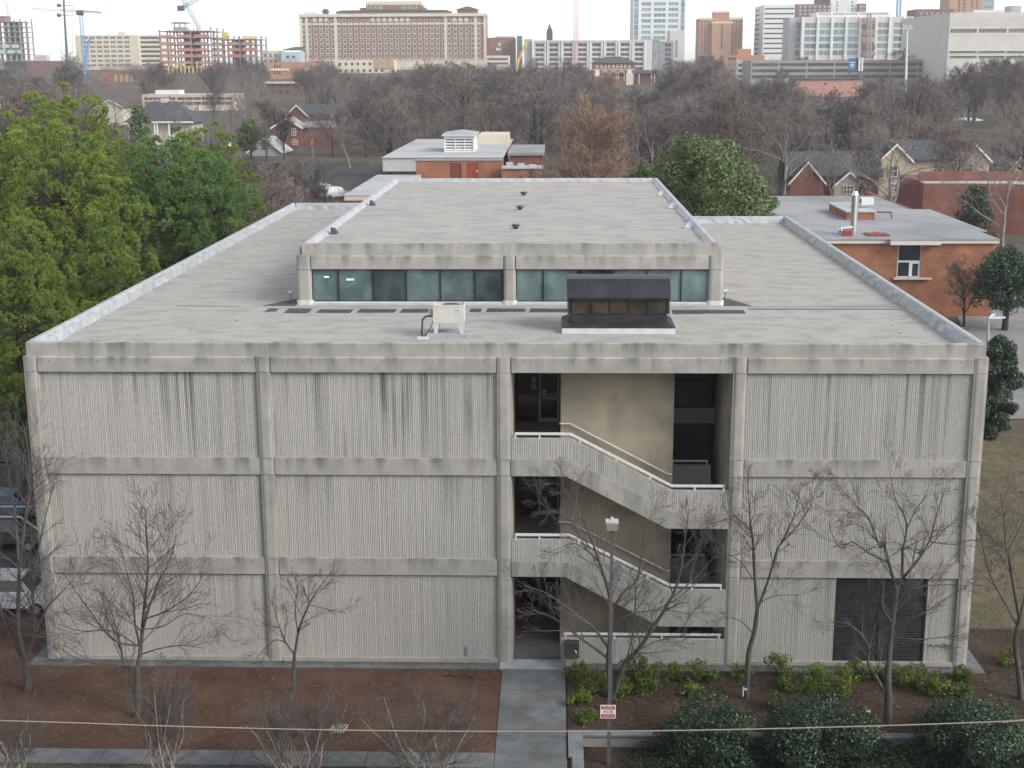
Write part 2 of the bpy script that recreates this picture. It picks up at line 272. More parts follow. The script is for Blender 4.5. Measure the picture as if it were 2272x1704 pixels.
# ------------------------------------------------------------------ mesh helpers
COL = SC.collection; ORG = {}
class MB:
    """collects boxes, tubes, prisms; build() links them as ONE mesh object. frame: origin + rotation about z for local coordinates"""
    def __init__(s, org=(0, 0, 0), ang=0.0):
        s.v = []; s.f = []; s.o = np.array(org, float); s.c = math.cos(ang); s.s = math.sin(ang)
    def P(s, p):
        return (s.o[0] + p[0] * s.c - p[1] * s.s, s.o[1] + p[0] * s.s + p[1] * s.c, s.o[2] + p[2])
    def add(s, vs, fs):
        n = len(s.v); s.v += [s.P(p) for p in vs]; s.f += [tuple(i + n for i in q) for q in fs]; return s
    def box(s, x0, x1, y0, y1, z0, z1):
        return s.add([(x0, y0, z0), (x1, y0, z0), (x1, y1, z0), (x0, y1, z0), (x0, y0, z1), (x1, y0, z1), (x1, y1, z1), (x0, y1, z1)],
                     [(0, 3, 2, 1), (4, 5, 6, 7), (0, 1, 5, 4), (1, 2, 6, 5), (2, 3, 7, 6), (3, 0, 4, 7)])
    def hexa(s, p):
        return s.add(p, [(0, 3, 2, 1), (4, 5, 6, 7), (0, 1, 5, 4), (1, 2, 6, 5), (2, 3, 7, 6), (3, 0, 4, 7)])
    def xz(s, poly, y0, y1):                    # polygon in x,z (counter-clockwise seen from -y), extruded along y
        n = len(poly); vs = [(p[0], y0, p[1]) for p in poly] + [(p[0], y1, p[1]) for p in poly]
        return s.add(vs, [tuple(range(n)), tuple(range(2 * n - 1, n - 1, -1))] + [(i, i + n, (i + 1) % n + n, (i + 1) % n) for i in range(n)])
    def xy(s, poly, z0, z1):                    # polygon in x,y, extruded upward
        n = len(poly); vs = [(p[0], p[1], z0) for p in poly] + [(p[0], p[1], z1) for p in poly]
        return s.add(vs, [tuple(range(n - 1, -1, -1)), tuple(range(n, 2 * n))] + [(i, (i + 1) % n, (i + 1) % n + n, i + n) for i in range(n)])
    def yz(s, poly, x0, x1):
        n = len(poly); vs = [(x0, p[0], p[1]) for p in poly] + [(x1, p[0], p[1]) for p in poly]
        return s.add(vs, [tuple(range(n - 1, -1, -1)), tuple(range(n, 2 * n))] + [(i, (i + 1) % n, (i + 1) % n + n, i + n) for i in range(n)])
    def tube(s, p0, p1, r0, r1=None, n=8):
        r1 = r0 if r1 is None else r1
        a = np.array(p0, float); b = np.array(p1, float); d = b - a; d = d / (np.linalg.norm(d) + 1e-9)
        t = np.array([0, 0, 1.0]) if abs(d[2]) < 0.9 else np.array([1.0, 0, 0])
        e = np.cross(d, t); e /= np.linalg.norm(e); h = np.cross(d, e)
        vs = []
        for q, r in ((a, r0), (b, r1)):
            for k in range(n):
                w = 2 * math.pi * k / n; vs.append(tuple(q + (e * math.cos(w) + h * math.sin(w)) * r))
        return s.add(vs, [tuple(range(n)), tuple(range(2 * n - 1, n - 1, -1))] + [(k, k + n, (k + 1) % n + n, (k + 1) % n) for k in range(n)])
    def path(s, pts, r, n=6):
        for a, b in zip(pts[:-1], pts[1:]): s.tube(a, b, r, r, n)
        return s
    def build(s, name, m, parent=None, smooth=False):
        return make(name, np.array(s.v, float).reshape(-1, 3), s.f, m, parent, smooth)
def new_obj(name, me, parent=None):
    o = bpy.data.objects.new(name, me); COL.objects.link(o)
    if parent is not None: o.parent = parent; ORG[o.name] = ORG[parent.name]
    else: ORG[o.name] = np.zeros(3)
    return o
def make(name, v, f, m, parent=None, smooth=False):
    if parent is not None: v = v - ORG[parent.name]
    me = bpy.data.meshes.new(name); me.from_pydata(v.tolist(), [], f); me.update()
    me.materials.append(MATS[m]); o = new_obj(name, me, parent)
    if smooth: me.polygons.foreach_set('use_smooth', [True] * len(me.polygons))
    return o
def fast_mesh(name, V, Q, m, smooth=False):
    """V (n,3), Q (k,3 or 4) numpy arrays"""
    V = np.ascontiguousarray(V, np.float32); Q = np.ascontiguousarray(Q, np.int32); k = Q.shape[1]
    me = bpy.data.meshes.new(name); me.vertices.add(len(V)); me.vertices.foreach_set('co', V.ravel())
    me.loops.add(Q.size); me.loops.foreach_set('vertex_index', Q.ravel())
    me.polygons.add(len(Q)); me.polygons.foreach_set('loop_start', np.arange(0, Q.size, k, dtype=np.int32))
    me.polygons.foreach_set('loop_total', np.full(len(Q), k, np.int32))
    if smooth: me.polygons.foreach_set('use_smooth', np.ones(len(Q), bool))
    me.materials.append(MATS[m]); me.update(calc_edges=True); return me
def tag(o, label, cat=None, group=None):
    o['label'] = label
    if cat: o['category'] = cat
    if group: o['group'] = group
    return o
def struct(o): o['kind'] = 'structure'; return o
def stuff(o): o['kind'] = 'stuff'; return o
def thing(name, label, cat, org=(0, 0, 0), group=None):
    o = bpy.data.objects.new(name, None); COL.objects.link(o); o.location = tuple(float(q) for q in org); o.empty_display_size = 0.3
    ORG[o.name] = np.array(org, float); return tag(o, label, cat, group)
def share(name, src, parent, loc, rz=0.0, scale=None):
    """another object with src's mesh data, placed in its parent's frame"""
    o = bpy.data.objects.new(name, src if isinstance(src, bpy.types.Mesh) else src.data); COL.objects.link(o)
    o.parent = parent; ORG[o.name] = ORG[parent.name]
    o.location = tuple(np.array(loc, float) - ORG[parent.name]); o.rotation_euler = (0, 0, rz)
    if scale: o.scale = scale
    return o
def local_box(name, x0, x1, y0, y1, z0, z1, m):
    b = MB().box(x0, x1, y0, y1, z0, z1); me = bpy.data.meshes.new(name); me.from_pydata(b.v, [], b.f); me.update(); me.materials.append(MATS[m]); return me
def text(name, s, size, m, parent, P, depth=0.004, align='CENTER'):
    """flat lettering facing -y at world point P"""
    c = bpy.data.curves.new(name, 'FONT'); c.body = s; c.size = size; c.align_x = align; c.align_y = 'CENTER'; c.extrude = depth
    t = bpy.data.objects.new(name, c); COL.objects.link(t)
    dg = bpy.context.evaluated_depsgraph_get(); me = bpy.data.meshes.new_from_object(t.evaluated_get(dg))
    bpy.data.objects.remove(t); bpy.data.curves.remove(c)
    me.materials.clear(); me.materials.append(MATS[m])
    o = new_obj(name, me, parent); o.location = tuple(np.array(P, float) - ORG[o.name]); o.rotation_euler = (math.pi / 2, 0, 0); return o

# ------------------------------------------------------------------ terrain
def sstep(a, b, t):
    t = min(1.0, max(0.0, (t - a) / (b - a))); return t * t * (3 - 2 * t)
def ground(x, y):
    if y < 8: z = -0.12
    elif y < 68: z = -0.12 + 3.12 * (0.5 * (y - 8) / 60 + 0.5 * sstep(8, 68, y))
    elif y < 905: z = 3.0 + 0.0252 * (y - 68)
    else: z = 24.1
    if x > 22.9 and y < -6.5: z = -0.55
    return z
xs = sorted(set(list(np.linspace(-1900, -120, 14)) + list(np.linspace(-100, 140, 49)) + list(np.linspace(170, 1900, 14)) + [22.86, 22.95]))
ys = sorted(set(list(np.linspace(-70, -12, 8)) + [-6.55, -6.45, -3, 2, 8] + list(np.linspace(12, 140, 33)) + list(np.linspace(160, 905, 38)) + [1200, 2400]))
V = np.array([(x, y, ground(x, y)) for y in ys for x in xs]); nx = len(xs)
Q = np.array([(j * nx + i, j * nx + i + 1, (j + 1) * nx + i + 1, (j + 1) * nx + i) for j in range(len(ys) - 1) for i in range(nx - 1)])
gr = new_obj('ground', fast_mesh('ground', V, Q, 'earth')); struct(gr)
def sheet(name, poly, dz, m, step=3.0, thick=None):
    """a ground covering that follows the terrain; poly is a quad (4 corners in order), bilinear grid"""
    p = [np.array(q, float) for q in poly]
    nu = max(1, int(max(np.linalg.norm(p[1] - p[0]), np.linalg.norm(p[2] - p[3])) / step)); nv = max(1, int(max(np.linalg.norm(p[3] - p[0]), np.linalg.norm(p[2] - p[1])) / step))
    V = []
    for j in range(nv + 1):
        for i in range(nu + 1):
            a, b = i / nu, j / nv
            q = (p[0] * (1 - a) + p[1] * a) * (1 - b) + (p[3] * (1 - a) + p[2] * a) * b
            V.append((q[0], q[1], ground(q[0], q[1]) + dz))
    Q = [(j * (nu + 1) + i, j * (nu + 1) + i + 1, (j + 1) * (nu + 1) + i + 1, (j + 1) * (nu + 1) + i) for j in range(nv) for i in range(nu)]
    return struct(new_obj(name, fast_mesh(name, np.array(V), np.array(Q), m)))

# ------------------------------------------------------------------ ground coverings round the building
def bumpy(name, x0, x1, y0, y1, z, amp, m, seed, n=0.35, skirt=-0.5):
    rng = np.random.default_rng(seed); nx = int((x1 - x0) / n); ny = int((y1 - y0) / n)
    X, Y = np.meshgrid(np.linspace(x0, x1, nx + 1), np.linspace(y0, y1, ny + 1))
    Z = z + amp * (rng.random(X.shape) - 0.5)
    for (fx, fy, a) in ((0.5, 0.7, 0.5), (1.3, 1.1, 0.35)): Z += amp * a * np.sin(X * fx + seed) * np.cos(Y * fy)
    Z[0, :] = Z[-1, :] = z; Z[:, 0] = Z[:, -1] = z
    V = np.stack([X, Y, Z], -1).reshape(-1, 3); w = nx + 1
    Q = [(j * w + i, j * w + i + 1, (j + 1) * w + i + 1, (j + 1) * w + i) for j in range(ny) for i in range(nx)]
    rimv = [(x0, y0, skirt), (x1, y0, skirt), (x1, y1, skirt), (x0, y1, skirt)]
    k = len(V); V = np.vstack([V, rimv]); c = [0, nx, (ny + 1) * w - 1, ny * w]
    Q += [(k, k + 1, c[1], c[0]), (k + 1, k + 2, c[2], c[1]), (k + 2, k + 3, c[3], c[2]), (k + 3, k, c[0], c[3])]
    return struct(new_obj(name, fast_mesh(name, V, np.array(Q), m, True)))
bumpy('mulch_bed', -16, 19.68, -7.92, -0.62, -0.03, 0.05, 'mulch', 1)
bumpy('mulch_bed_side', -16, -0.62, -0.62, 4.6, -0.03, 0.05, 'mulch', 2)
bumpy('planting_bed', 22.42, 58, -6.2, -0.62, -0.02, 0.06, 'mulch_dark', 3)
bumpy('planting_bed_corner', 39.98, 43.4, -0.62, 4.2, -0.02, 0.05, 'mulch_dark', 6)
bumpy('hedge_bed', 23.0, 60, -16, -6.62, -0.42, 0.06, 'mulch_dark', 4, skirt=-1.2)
bumpy('grass_strip', -18, 19.6, -14, -9.08, -0.06, 0.03, 'earth', 5)
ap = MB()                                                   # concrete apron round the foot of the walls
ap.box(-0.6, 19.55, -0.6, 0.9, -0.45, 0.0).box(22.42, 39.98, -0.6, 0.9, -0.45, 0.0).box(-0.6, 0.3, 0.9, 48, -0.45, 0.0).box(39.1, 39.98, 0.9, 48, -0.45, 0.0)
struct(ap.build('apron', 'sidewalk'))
pth = struct(thing('entrance_path', '', '')); del pth['label']
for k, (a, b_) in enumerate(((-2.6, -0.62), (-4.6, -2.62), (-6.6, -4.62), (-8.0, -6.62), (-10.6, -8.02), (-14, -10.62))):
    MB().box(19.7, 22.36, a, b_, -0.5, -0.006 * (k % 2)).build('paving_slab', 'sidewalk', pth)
MB().box(19.57, 22.4, -0.6, 0.35, -0.45, 0.02).build('threshold_slab', 'threshold', pth)
sw = struct(thing('sidewalk', '', '')); del sw['label']
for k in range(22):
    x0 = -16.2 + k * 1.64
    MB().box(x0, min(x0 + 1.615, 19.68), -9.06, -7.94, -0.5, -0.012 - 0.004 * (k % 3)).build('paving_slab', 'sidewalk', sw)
sheet('parking_lot', [(-45, 4.6), (-0.62, 4.6), (-0.62, 47), (-45, 47)], 0.03, 'asphalt')
sheet('lawn', [(40.0, 4.2), (60, -0.6), (75, 34), (40.0, 34)], 0.05, 'lawn_tan', 2.0)
sheet('lawn_front', [(43.4, -0.62), (60, -0.62), (60, 1.0), (43.4, 4.0)], 0.052, 'lawn_tan', 2.0)
sheet('driveway', [(52, 37), (84, 37), (110, 74), (59, 74)], 0.06, 'drive_concrete', 3.0)
sheet('driveway_far', [(62.5, 74), (110, 74), (150, 105), (72, 100)], 0.06, 'drive_concrete', 3.0)
sheet('street', [(-68, 240), (-52, 240), (-30, 420), (-52, 420)], 0.05, 'asphalt', 8)
sheet('parking_lot_far', [(-52, 165), (-8, 165), (-8, 205), (-52, 205)], 0.05, 'asphalt', 6)

# ------------------------------------------------------------------ the concrete building
W = 39.39; CX = [0.31, 9.94, 19.8, 29.4, 39.08]; HW = 0.31
Z3B, Z3T, Z2B, Z2T, Z1B, ZL, ZP, ZR = 3.94, 4.66, 8.34, 9.05, 12.72, 13.36, 13.91, 13.42
B = thing('concrete_building', 'long grey concrete building with ribbed panels, open stair bay and flat gravel roof', 'building', (W / 2, 0, 0))
core = MB()
core.box(0.25, 19.95, 0.34, 48.9, -0.3, 13.25).box(29.25, 39.14, 0.34, 48.9, -0.3, 13.25).box(19.95, 29.25, 6.75, 48.9, -0.3, 13.25)
core.box(0.25, 9.4, 48.9, 59.6, -0.3, 13.25).box(9.4, 30.0, 48.9, 52.7, -0.3, 13.25)
core.build('wall', 'concrete_plain', B)
def roundrect(x0, x1, y0, y1, r, n=4, back=False):
    p = []
    for cx, cy, a0 in ((x0 + r, y0 + r, 180), (x1 - r, y0 + r, 270)):
        for k in range(n + 1):
            a = math.radians(a0 + 90 * k / n); p.append((cx + r * math.cos(a), cy + r * math.sin(a)))
    return p + [(x1, y1), (x0, y1)]
zc = [0.0, Z3B, Z3T, Z2B, Z2T, Z1B, ZL]
for ci, cx in enumerate(CX):                                # columns cast in lifts, a shadow joint at each beam line
    for z0, z1 in zip(zc[:-1], zc[1:]):
        MB().xy(roundrect(cx - HW, cx + HW, -0.02, 0.42, 0.2, 5), z0 + 0.012, z1 - 0.012).build('column', 'concrete', B)
    MB().box(cx - HW + 0.03, cx + HW - 0.03, 0.03, 0.40, 0, ZL - 0.02).build('column_core', 'concrete_plain', B)
bays = [(CX[i] + HW, CX[i + 1] - HW) for i in range(4)]
for i, (x0, x1) in enumerate(bays):
    if i != 2:
        for z0, z1 in ((Z3B, Z3T), (Z2B, Z2T)):
            MB().xz([(x0, z0), (x1, z0), (x1, z1 - 0.03), (x1, z1), (x0, z1), (x0, z1 - 0.03)], 0.05, 0.5).build('beam', 'concrete', B)
    MB().yz([(0.0, Z1B), (0.6, Z1B), (0.6, ZL), (0.06, ZL), (0.0, ZL - 0.05)], x0 + 0.004, x1 - 0.004).build('roof_beam', 'concrete', B)
    if i != 2: MB().box(x0, x1, 0.02, 0.4, 0.0, 0.16).build('plinth', 'concrete_plain', B)
# tie holes left by the formwork
th = MB()
for z in (13.18, 8.92, 4.53):
    for i, (x0, x1) in enumerate(bays):
        if i == 2 and z < 13: continue
        for k in range(5):
            x = x0 + 0.5 + k * (x1 - x0 - 1.0) / 4; yy = -0.003 if z > 13 else 0.047
            th.tube((x, yy, z), (x, yy + 0.06, z), 0.028, 0.028, 6)
stuff(th.build('tie_hole', 'dark_inside', B))
def ribs(x0, x1, zb, zt, y, m, name, parent, pitch=0.0745, depth=0.02, seed=0, back=None):
    """ribbed cast panel: zb, zt functions of x give lower and upper edge"""
    rng = random.Random(seed); n = max(2, int((x1 - x0) / pitch)); p = (x1 - x0) / n; V = []; Fc = []
    prof = ((0.0, depth), (0.22, depth), (0.34, 0.0), (0.80, 0.0))
    cols = []
    for k in range(n):
        j = rng.uniform(-0.006, 0.006)
        for t, d in prof: cols.append((x0 + (k + t) * p, y + d + (j if d == 0 else 0)))
    cols.append((x1, y + depth))
    for x, yy in cols: V += [(x, yy, zb(x)), (x, yy, zt(x))]
    m_ = len(cols)
    Fc = [(2 * i, 2 * i + 2, 2 * i + 3, 2 * i + 1) for i in range(m_ - 1)]
    if back is not None:
        k = len(V)
        for x, yy in cols: V += [(x, back, zb(x)), (x, back, zt(x))]
        Fc += [(2 * i + 1, 2 * i + 3, k + 2 * i + 3, k + 2 * i + 1) for i in range(m_ - 1)]
        Fc += [(k + 2 * i, k + 2 * i + 2, 2 * i + 2, 2 * i) for i in range(m_ - 1)]
        Fc += [(k + 2 * i + 1, k + 2 * i + 3, k + 2 * i + 2, k + 2 * i) for i in range(m_ - 1)]
        Fc += [(0, 1, k + 1, k), (2 * m_ - 2, k + 2 * m_ - 2, k + 2 * m_ - 1, 2 * m_ - 1)]
    return make(name, np.array(V), Fc, m, parent)
lv = [(px(1600 + 845 / 3.2917, 1400, 0.2)[0], px(1600 + 1515 / 3.2917, 1400, 0.2)[0])][0]   # louvre opening
LX0, LX1 = px(1856, 1290, 0.15)[0], px(2059, 1290, 0.15)[0]
k = 0
for i in (0, 1, 3):
    x0, x1 = bays[i]
    for z0, z1 in ((0.16, Z3B), (Z3T, Z2B), (Z2T, Z1B)):
        k += 1
        if i == 3 and z0 < 1:
            for a, b_ in ((x0, LX0), (LX1, x1)): ribs(a - (0.01 if a == x0 else 0), b_ + (0.01 if b_ == x1 else 0), lambda x: 0.16, lambda x: Z3B, 0.15, 'concrete_rib', 'ribbed_panel', B, seed=k + 40 + int(a))
            continue
        ribs(x0 - 0.01, x1 + 0.01, lambda x, z0=z0: z0, lambda x, z1=z1: z1, 0.15, 'concrete_rib_top' if z1 > 12 else 'concrete_rib', 'ribbed_panel', B, seed=k)
# side and rear elevations: beams and ribbed panels simply repeated
for (xa, fl) in ((0.0, 1), (W, -1)):
    for z0, z1 in ((Z3B, Z3T), (Z2B, Z2T), (Z1B, ZL)):
        MB().box(min(xa, xa + fl * 0.24), max(xa, xa + fl * 0.24), 0.46, 48.8, z0, z1).build('beam', 'concrete', B)
    for j in range(1, 6):
        MB().box(min(xa - fl * 0.03, xa + fl * 0.3), max(xa - fl * 0.03, xa + fl * 0.3), j * 9.7 - 0.31, j * 9.7 + 0.31, 0, ZL - 0.01).build('column', 'concrete', B)
# louvre
MB().box(LX0, LX1, 0.30, 0.335, 0.16, Z3B).build('louvre_back', 'dark_inside', B)
lf = MB(); lf.box(LX0, LX0 + 0.07, 0.14, 0.3, 0.16, Z3B).box(LX1 - 0.07, LX1, 0.14, 0.3, 0.16, Z3B).box((LX0 + LX1) / 2 - 0.05, (LX0 + LX1) / 2 + 0.05, 0.14, 0.3, 0.16, Z3B)
lf = lf.build('louvre_frame', 'black_metal', B)
nl = 34; hl = (Z3B - 0.16) / nl
for q, (a, b_) in enumerate(((LX0 + 0.075, (LX0 + LX1) / 2 - 0.055), ((LX0 + LX1) / 2 + 0.055, LX1 - 0.075))):
    slat = None
    for j in range(nl):
        z = 0.16 + j * hl
        if slat is None:
            slat = MB().hexa([(a, 0.17, z), (b_, 0.17, z), (b_, 0.28, z + hl * 0.75), (a, 0.28, z + hl * 0.75), (a, 0.17, z + 0.025), (b_, 0.17, z + 0.025), (b_, 0.28, z + hl * 0.75 + 0.025), (a, 0.28, z + hl * 0.75 + 0.025)]).build('louvre_slat', 'black_metal', B)
        else: o = share('louvre_slat', slat, B, ORG[B.name] + np.array([0, 0, j * hl]))
# small fittings by the louvre
vt = MB()
for dx in (0.35, 0.62, 0.95, 1.2): vt.tube((LX1 + dx, 0.0, 0.95), (LX1 + dx, 0.2, 0.95), 0.05, 0.05, 8)
vt.build('wall_hydrant', 'steel', B)

# ---- stair bay
SX0, SX1 = bays[2]
def X0(u, v, Y=0.0): return px(u, v, Y)[0]
def Z0(u, v, Y=0.0): return px(u, v, Y)[2]
c2 = lambda x, y: (1080 + x / 3.53, 780 + y / 3.53)
c3 = lambda x, y: (1080 + x / 2.995, 1150 + y / 2.995)
def piece(z_l, z_r, xk0, xk1):
    return lambda x: z_l if x <= xk0 else (z_r if x >= xk1 else z_l + (z_r - z_l) * (x - xk0) / (xk1 - xk0))
FL = []
for nm, tl, rl, bl, tr, rr, br, kt, kr, kb in (
        ('upper', c2(300, 682), c2(300, 852), c2(300, 976), c2(1700, 1092), c2(1700, 1263), c2(1700, 1388), (c2(655, 682), c2(1450, 1092)), (c2(655, 852), c2(1465, 1263)), (c2(620, 976), c2(1415, 1388))),
        ('lower', c3(300, 142), c3(300, 291), c3(300, 388), c3(1400, 478), c3(1400, 616), c3(1400, 720), (c3(548, 142), c3(1215, 478)), (c3(545, 291), c3(1200, 616)), (c3(520, 388), c3(1150, 720)))):
    top = piece(px(*tl, 0)[2], px(*tr, 0)[2], px(*kt[0], 0)[0], px(*kt[1], 0)[0])
    mid = piece(px(*rl, 0)[2], px(*rr, 0)[2], px(*kr[0], 0)[0], px(*kr[1], 0)[0])
    bot = piece(px(*bl, 0)[2], px(*br, 0)[2], px(*kb[0], 0)[0], px(*kb[1], 0)[0])
    FL.append((top, mid, bot))
    xs_ = [px(*kt[0], 0)[0], px(*kt[1], 0)[0]]
    # ribbed balustrade in three runs so its edges bend at the knees
    kr0, kr1 = px(*kr[0], 0)[0], px(*kr[1], 0)[0]
    for q, (a, b_) in enumerate(((SX0 - 0.02, kr0), (kr0, kr1), (kr1, SX1 + 0.02))):
        ribs(a, b_, mid, top, 0.03, 'concrete_rib', 'balustrade', B, seed=70 + q, back=0.2)
    kb0, kb1 = px(*kb[0], 0)[0], px(*kb[1], 0)[0]
    MB().xz([(SX0 - 0.02, bot(SX0)), (kb0, bot(SX0)), (kb1, bot(SX1)), (SX1 + 0.02, bot(SX1)), (SX1 + 0.02, mid(SX1) - 0.004), (kr1, mid(SX1) - 0.004), (kr0, mid(SX0) - 0.004), (SX0 - 0.02, mid(SX0) - 0.004)], -0.01, 0.26).build('stair_beam', 'concrete', B)
    # capping rail on short posts
    zr = 0.19; kx0, kx1 = px(*kt[0], 0)[0], px(*kt[1], 0)[0]
    pts = [(SX0 + 0.13, 0.1, top(SX0) + zr), (kx0, 0.1, top(SX0) + zr), (kx1, 0.1, top(SX1) + zr), (SX1 - 0.16, 0.1, top(SX1) + zr)]
    rb = MB()
    for (a, b_) in zip(pts[:-1], pts[1:]):
        (xa, _, za), (xb, _, zb_) = a, b_
        rb.hexa([(xa, 0.05, za - 0.05), (xb, 0.05, zb_ - 0.05), (xb, 0.15, zb_ - 0.05), (xa, 0.15, za - 0.05), (xa, 0.05, za + 0.04), (xb, 0.05, zb_ + 0.04), (xb, 0.15, zb_ + 0.04), (xa, 0.15, za + 0.04)])
    rl_ = rb.build('handrail', 'rail_paint', B)
    for x in (SX0 + 0.16, SX0 + 1.15, kx0 + 0.4, kx0 + 1.9, kx0 + 3.3, kx1 + 0.95, SX1 - 0.2):
        MB().box(x - 0.035, x + 0.035, 0.07, 0.13, top(x), top(x) + zr - 0.052).build('rail_post', 'rail_paint', B)
    # inner handrail and the rail fixed to the rear wall
    for yy, dz in ((0.33, 0.12), (1.86, 0.16)):
        MB().path([(kx0 - 0.45, yy, top(SX0) + dz), (kx0, yy, top(SX0) + dz), (kx1, yy, top(SX1) + dz), (kx1 + 0.15, yy, top(SX1) + dz)], 0.03, 8).build('wall_handrail', 'rail_paint', B)
        for t in (0.1, 0.45, 0.8):
            x = kx0 + t * (kx1 - kx0); z = top(x) + dz; MB().tube((x, yy, z - 0.02), (x, yy + (0.14 if yy > 1 else -0.12), z - 0.12), 0.015).build('rail_bracket', 'rail_paint', B)
# ground floor balustrade
g0 = px(*c3(490, 800), 0.0); gt = g0[2]
GX0 = px(*c3(492, 900), 0)[0]
ribs(GX0, SX1 + 0.02, lambda x: 0.1, lambda x: gt, 0.03, 'concrete_rib', 'balustrade', B, seed=90, back=0.22)
MB().box(GX0, SX1, -0.02, 0.3, -0.1, 0.1).build('plinth', 'concrete_plain', B)
MB().box(GX0 + 0.12, SX1 - 0.12, 0.06, 0.15, gt + 0.15, gt + 0.23).build('handrail', 'rail_paint', B)
for t in (0.03, 0.33, 0.62, 0.97):
    x = GX0 + t * (SX1 - GX0); MB().box(x - 0.035, x + 0.035, 0.075, 0.135, gt, gt + 0.148).build('rail_post', 'rail_paint', B)
# rear wall between the flights, landings, steps
BX0, BX1 = 22.14, 26.93
MB().box(BX0, BX1, 2.0, 2.25, 0.0, 12.9).build('stair_wall', 'concrete_tan', B)
for z in (8.98, 4.58):
    MB().box(SX0 - 0.1, BX0 + 0.3, 0.21, 6.7, z - 0.28, z).build('landing', 'concrete_plain', B)
for z in (6.86, 2.5):
    MB().box(BX1 - 0.45, SX1 + 0.1, 0.21, 3.55, z - 0.28, z).build('landing', 'concrete_plain', B)
    MB().box(BX1 + 0.02, SX1 - 0.35, 3.5, 3.68, z - 0.28, z + 0.95).build('guard_wall', 'concrete_plain', B)
    gb = MB(); gb.box(BX1 + 0.12, SX1 - 0.5, 3.55, 3.63, z + 1.1, z + 1.17).box(BX1 + 0.12, BX1 + 0.18, 3.56, 3.62, z + 0.95, z + 1.1).box(SX1 - 0.56, SX1 - 0.5, 3.56, 3.62, z + 0.95, z + 1.1)
    gb.build('handrail', 'rail_paint', B)
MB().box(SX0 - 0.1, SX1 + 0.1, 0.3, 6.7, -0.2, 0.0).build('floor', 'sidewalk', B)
MB().box(SX0 - 0.14, SX1 + 0.14, 0.58, 13.0, 12.74, 13.25).build('soffit', 'concrete_plain', B)
for (za, zb_) in ((8.98, 6.86), (4.58, 2.5)):
    n = 13; x0, x1 = BX0 + 0.3, BX1 - 0.45
    for q in range(n - 1):
        xx = x0 + (x1 - x0) * q / (n - 1); z = za + (zb_ - za) * (q + 1) / n
        MB().box(xx, xx + (x1 - x0) / (n - 1) - 0.002, 0.21, 1.99, z - 0.36, z).build('step', 'concrete_plain', B)
MB().box(SX1 - 0.06, SX1 + 0.12, 0.5, 6.7, 0.0, 12.73).build('side_wall', 'concrete_tan', B)
MB().box(SX0 - 0.12, SX0 + 0.02, 0.5, 6.7, 0.0, 12.73).build('side_wall', 'concrete_tan', B)
# glazed lobby fronts on the left, windows on the right
for si, zf in enumerate((0.0, 4.58, 8.98)):
    zt = zf + (3.7 if si else 3.9); xa, xd, xe = SX0 + 0.04, SX0 + 1.02, BX0 + 0.02
    MB().box(SX0, BX0 + 0.3, 6.6, 6.72, zf, zt + 0.4).build('lobby_wall', 'dark_inside', B)
    wn_ = MB().box(xa + 0.05, xd - 0.04, 6.5, 6.52, zf + 0.08, zt - 0.06).build('window', 'dark_glass', B)
    fr = MB(); fr.box(xa, xa + 0.05, 6.45, 6.56, zf, zt).box(xd - 0.04, xd + 0.01, 6.45, 6.56, zf, zt).box(xa + 0.05, xd - 0.04, 6.45, 6.56, zf + 1.28, zf + 1.33).box(xa + 0.05, xd - 0.04, 6.45, 6.56, zf, zf + 0.08)
    fr.build('frame', 'dark_frame', wn_)
    d = MB(); d.box(xd + 0.02, xd + 0.12, 6.43, 6.5, zf + 0.02, zf + 2.36).box(xe - 0.16, xe - 0.06, 6.43, 6.5, zf + 0.02, zf + 2.36).box(xd + 0.12, xe - 0.16, 6.43, 6.5, zf + 0.02, zf + 0.2).box(xd + 0.12, xe - 0.16, 6.43, 6.5, zf + 2.24, zf + 2.36).box(xd + 0.12, xe - 0.16, 6.43, 6.5, zf + 1.12, zf + 1.2)
    dr = d.build('door', 'tan_metal', B)
    MB().box(xd + 0.12, xe - 0.16, 6.46, 6.475, zf + 0.2, zf + 2.24).build('pane', 'dark_glass', dr)
    MB().box(xd + 0.07, xd + 0.1, 6.36, 6.43, zf + 0.95, zf + 1.3).build('handle', 'steel', dr)
    if si == 2:
        MB().box(xd - 0.3, xd - 0.1, 6.485, 6.495, zf + 1.85, zf + 2.12).build('notice', 'paper', B); MB().box(xd - 0.3, xd - 0.1, 6.485, 6.495, zf + 1.5, zf + 1.8).build('notice', 'paper', B)
        MB().box(xd + 0.17, xd + 0.37, 6.445, 6.455, zf + 1.28, zf + 1.55).build('notice', 'paper', B)
for z0, z1 in ((10.0, 12.72), (6.9, 9.3), (2.5, 4.9), (0.0, 1.9)):
    xa, xb = BX1 + 0.02, SX1 - 0.18
    w = MB().box(xa + 0.06, xb - 0.06, 5.2, 5.22, z0 + 0.06, z1 - 0.06).build('window', 'dark_glass', B)
    fr = MB(); fr.box(xa, xa + 0.06, 5.14, 5.3, z0, z1).box(xb - 0.06, xb, 5.14, 5.3, z0, z1).box(xa + 0.06, xb - 0.06, 5.14, 5.3, z0, z0 + 0.06).box(xa + 0.06, xb - 0.06, 5.14, 5.3, z1 - 0.06, z1)
    fr.box(xa + 0.86, xa + 0.92, 5.15, 5.29, z0 + 0.06, z1 - 0.06)
    if z1 > 12: fr.box(xa + 0.06, xa + 0.86, 5.15, 5.29, z0 + 1.2, z0 + 1.26).box(xa + 0.92, xb - 0.06, 5.15, 5.29, z0 + 1.2, z0 + 1.26)
    fr.build('frame', 'dark_frame', w)
MB().box(BX1, SX1, 5.32, 6.74, 0, 12.72).build('lobby_wall', 'dark_inside', B)
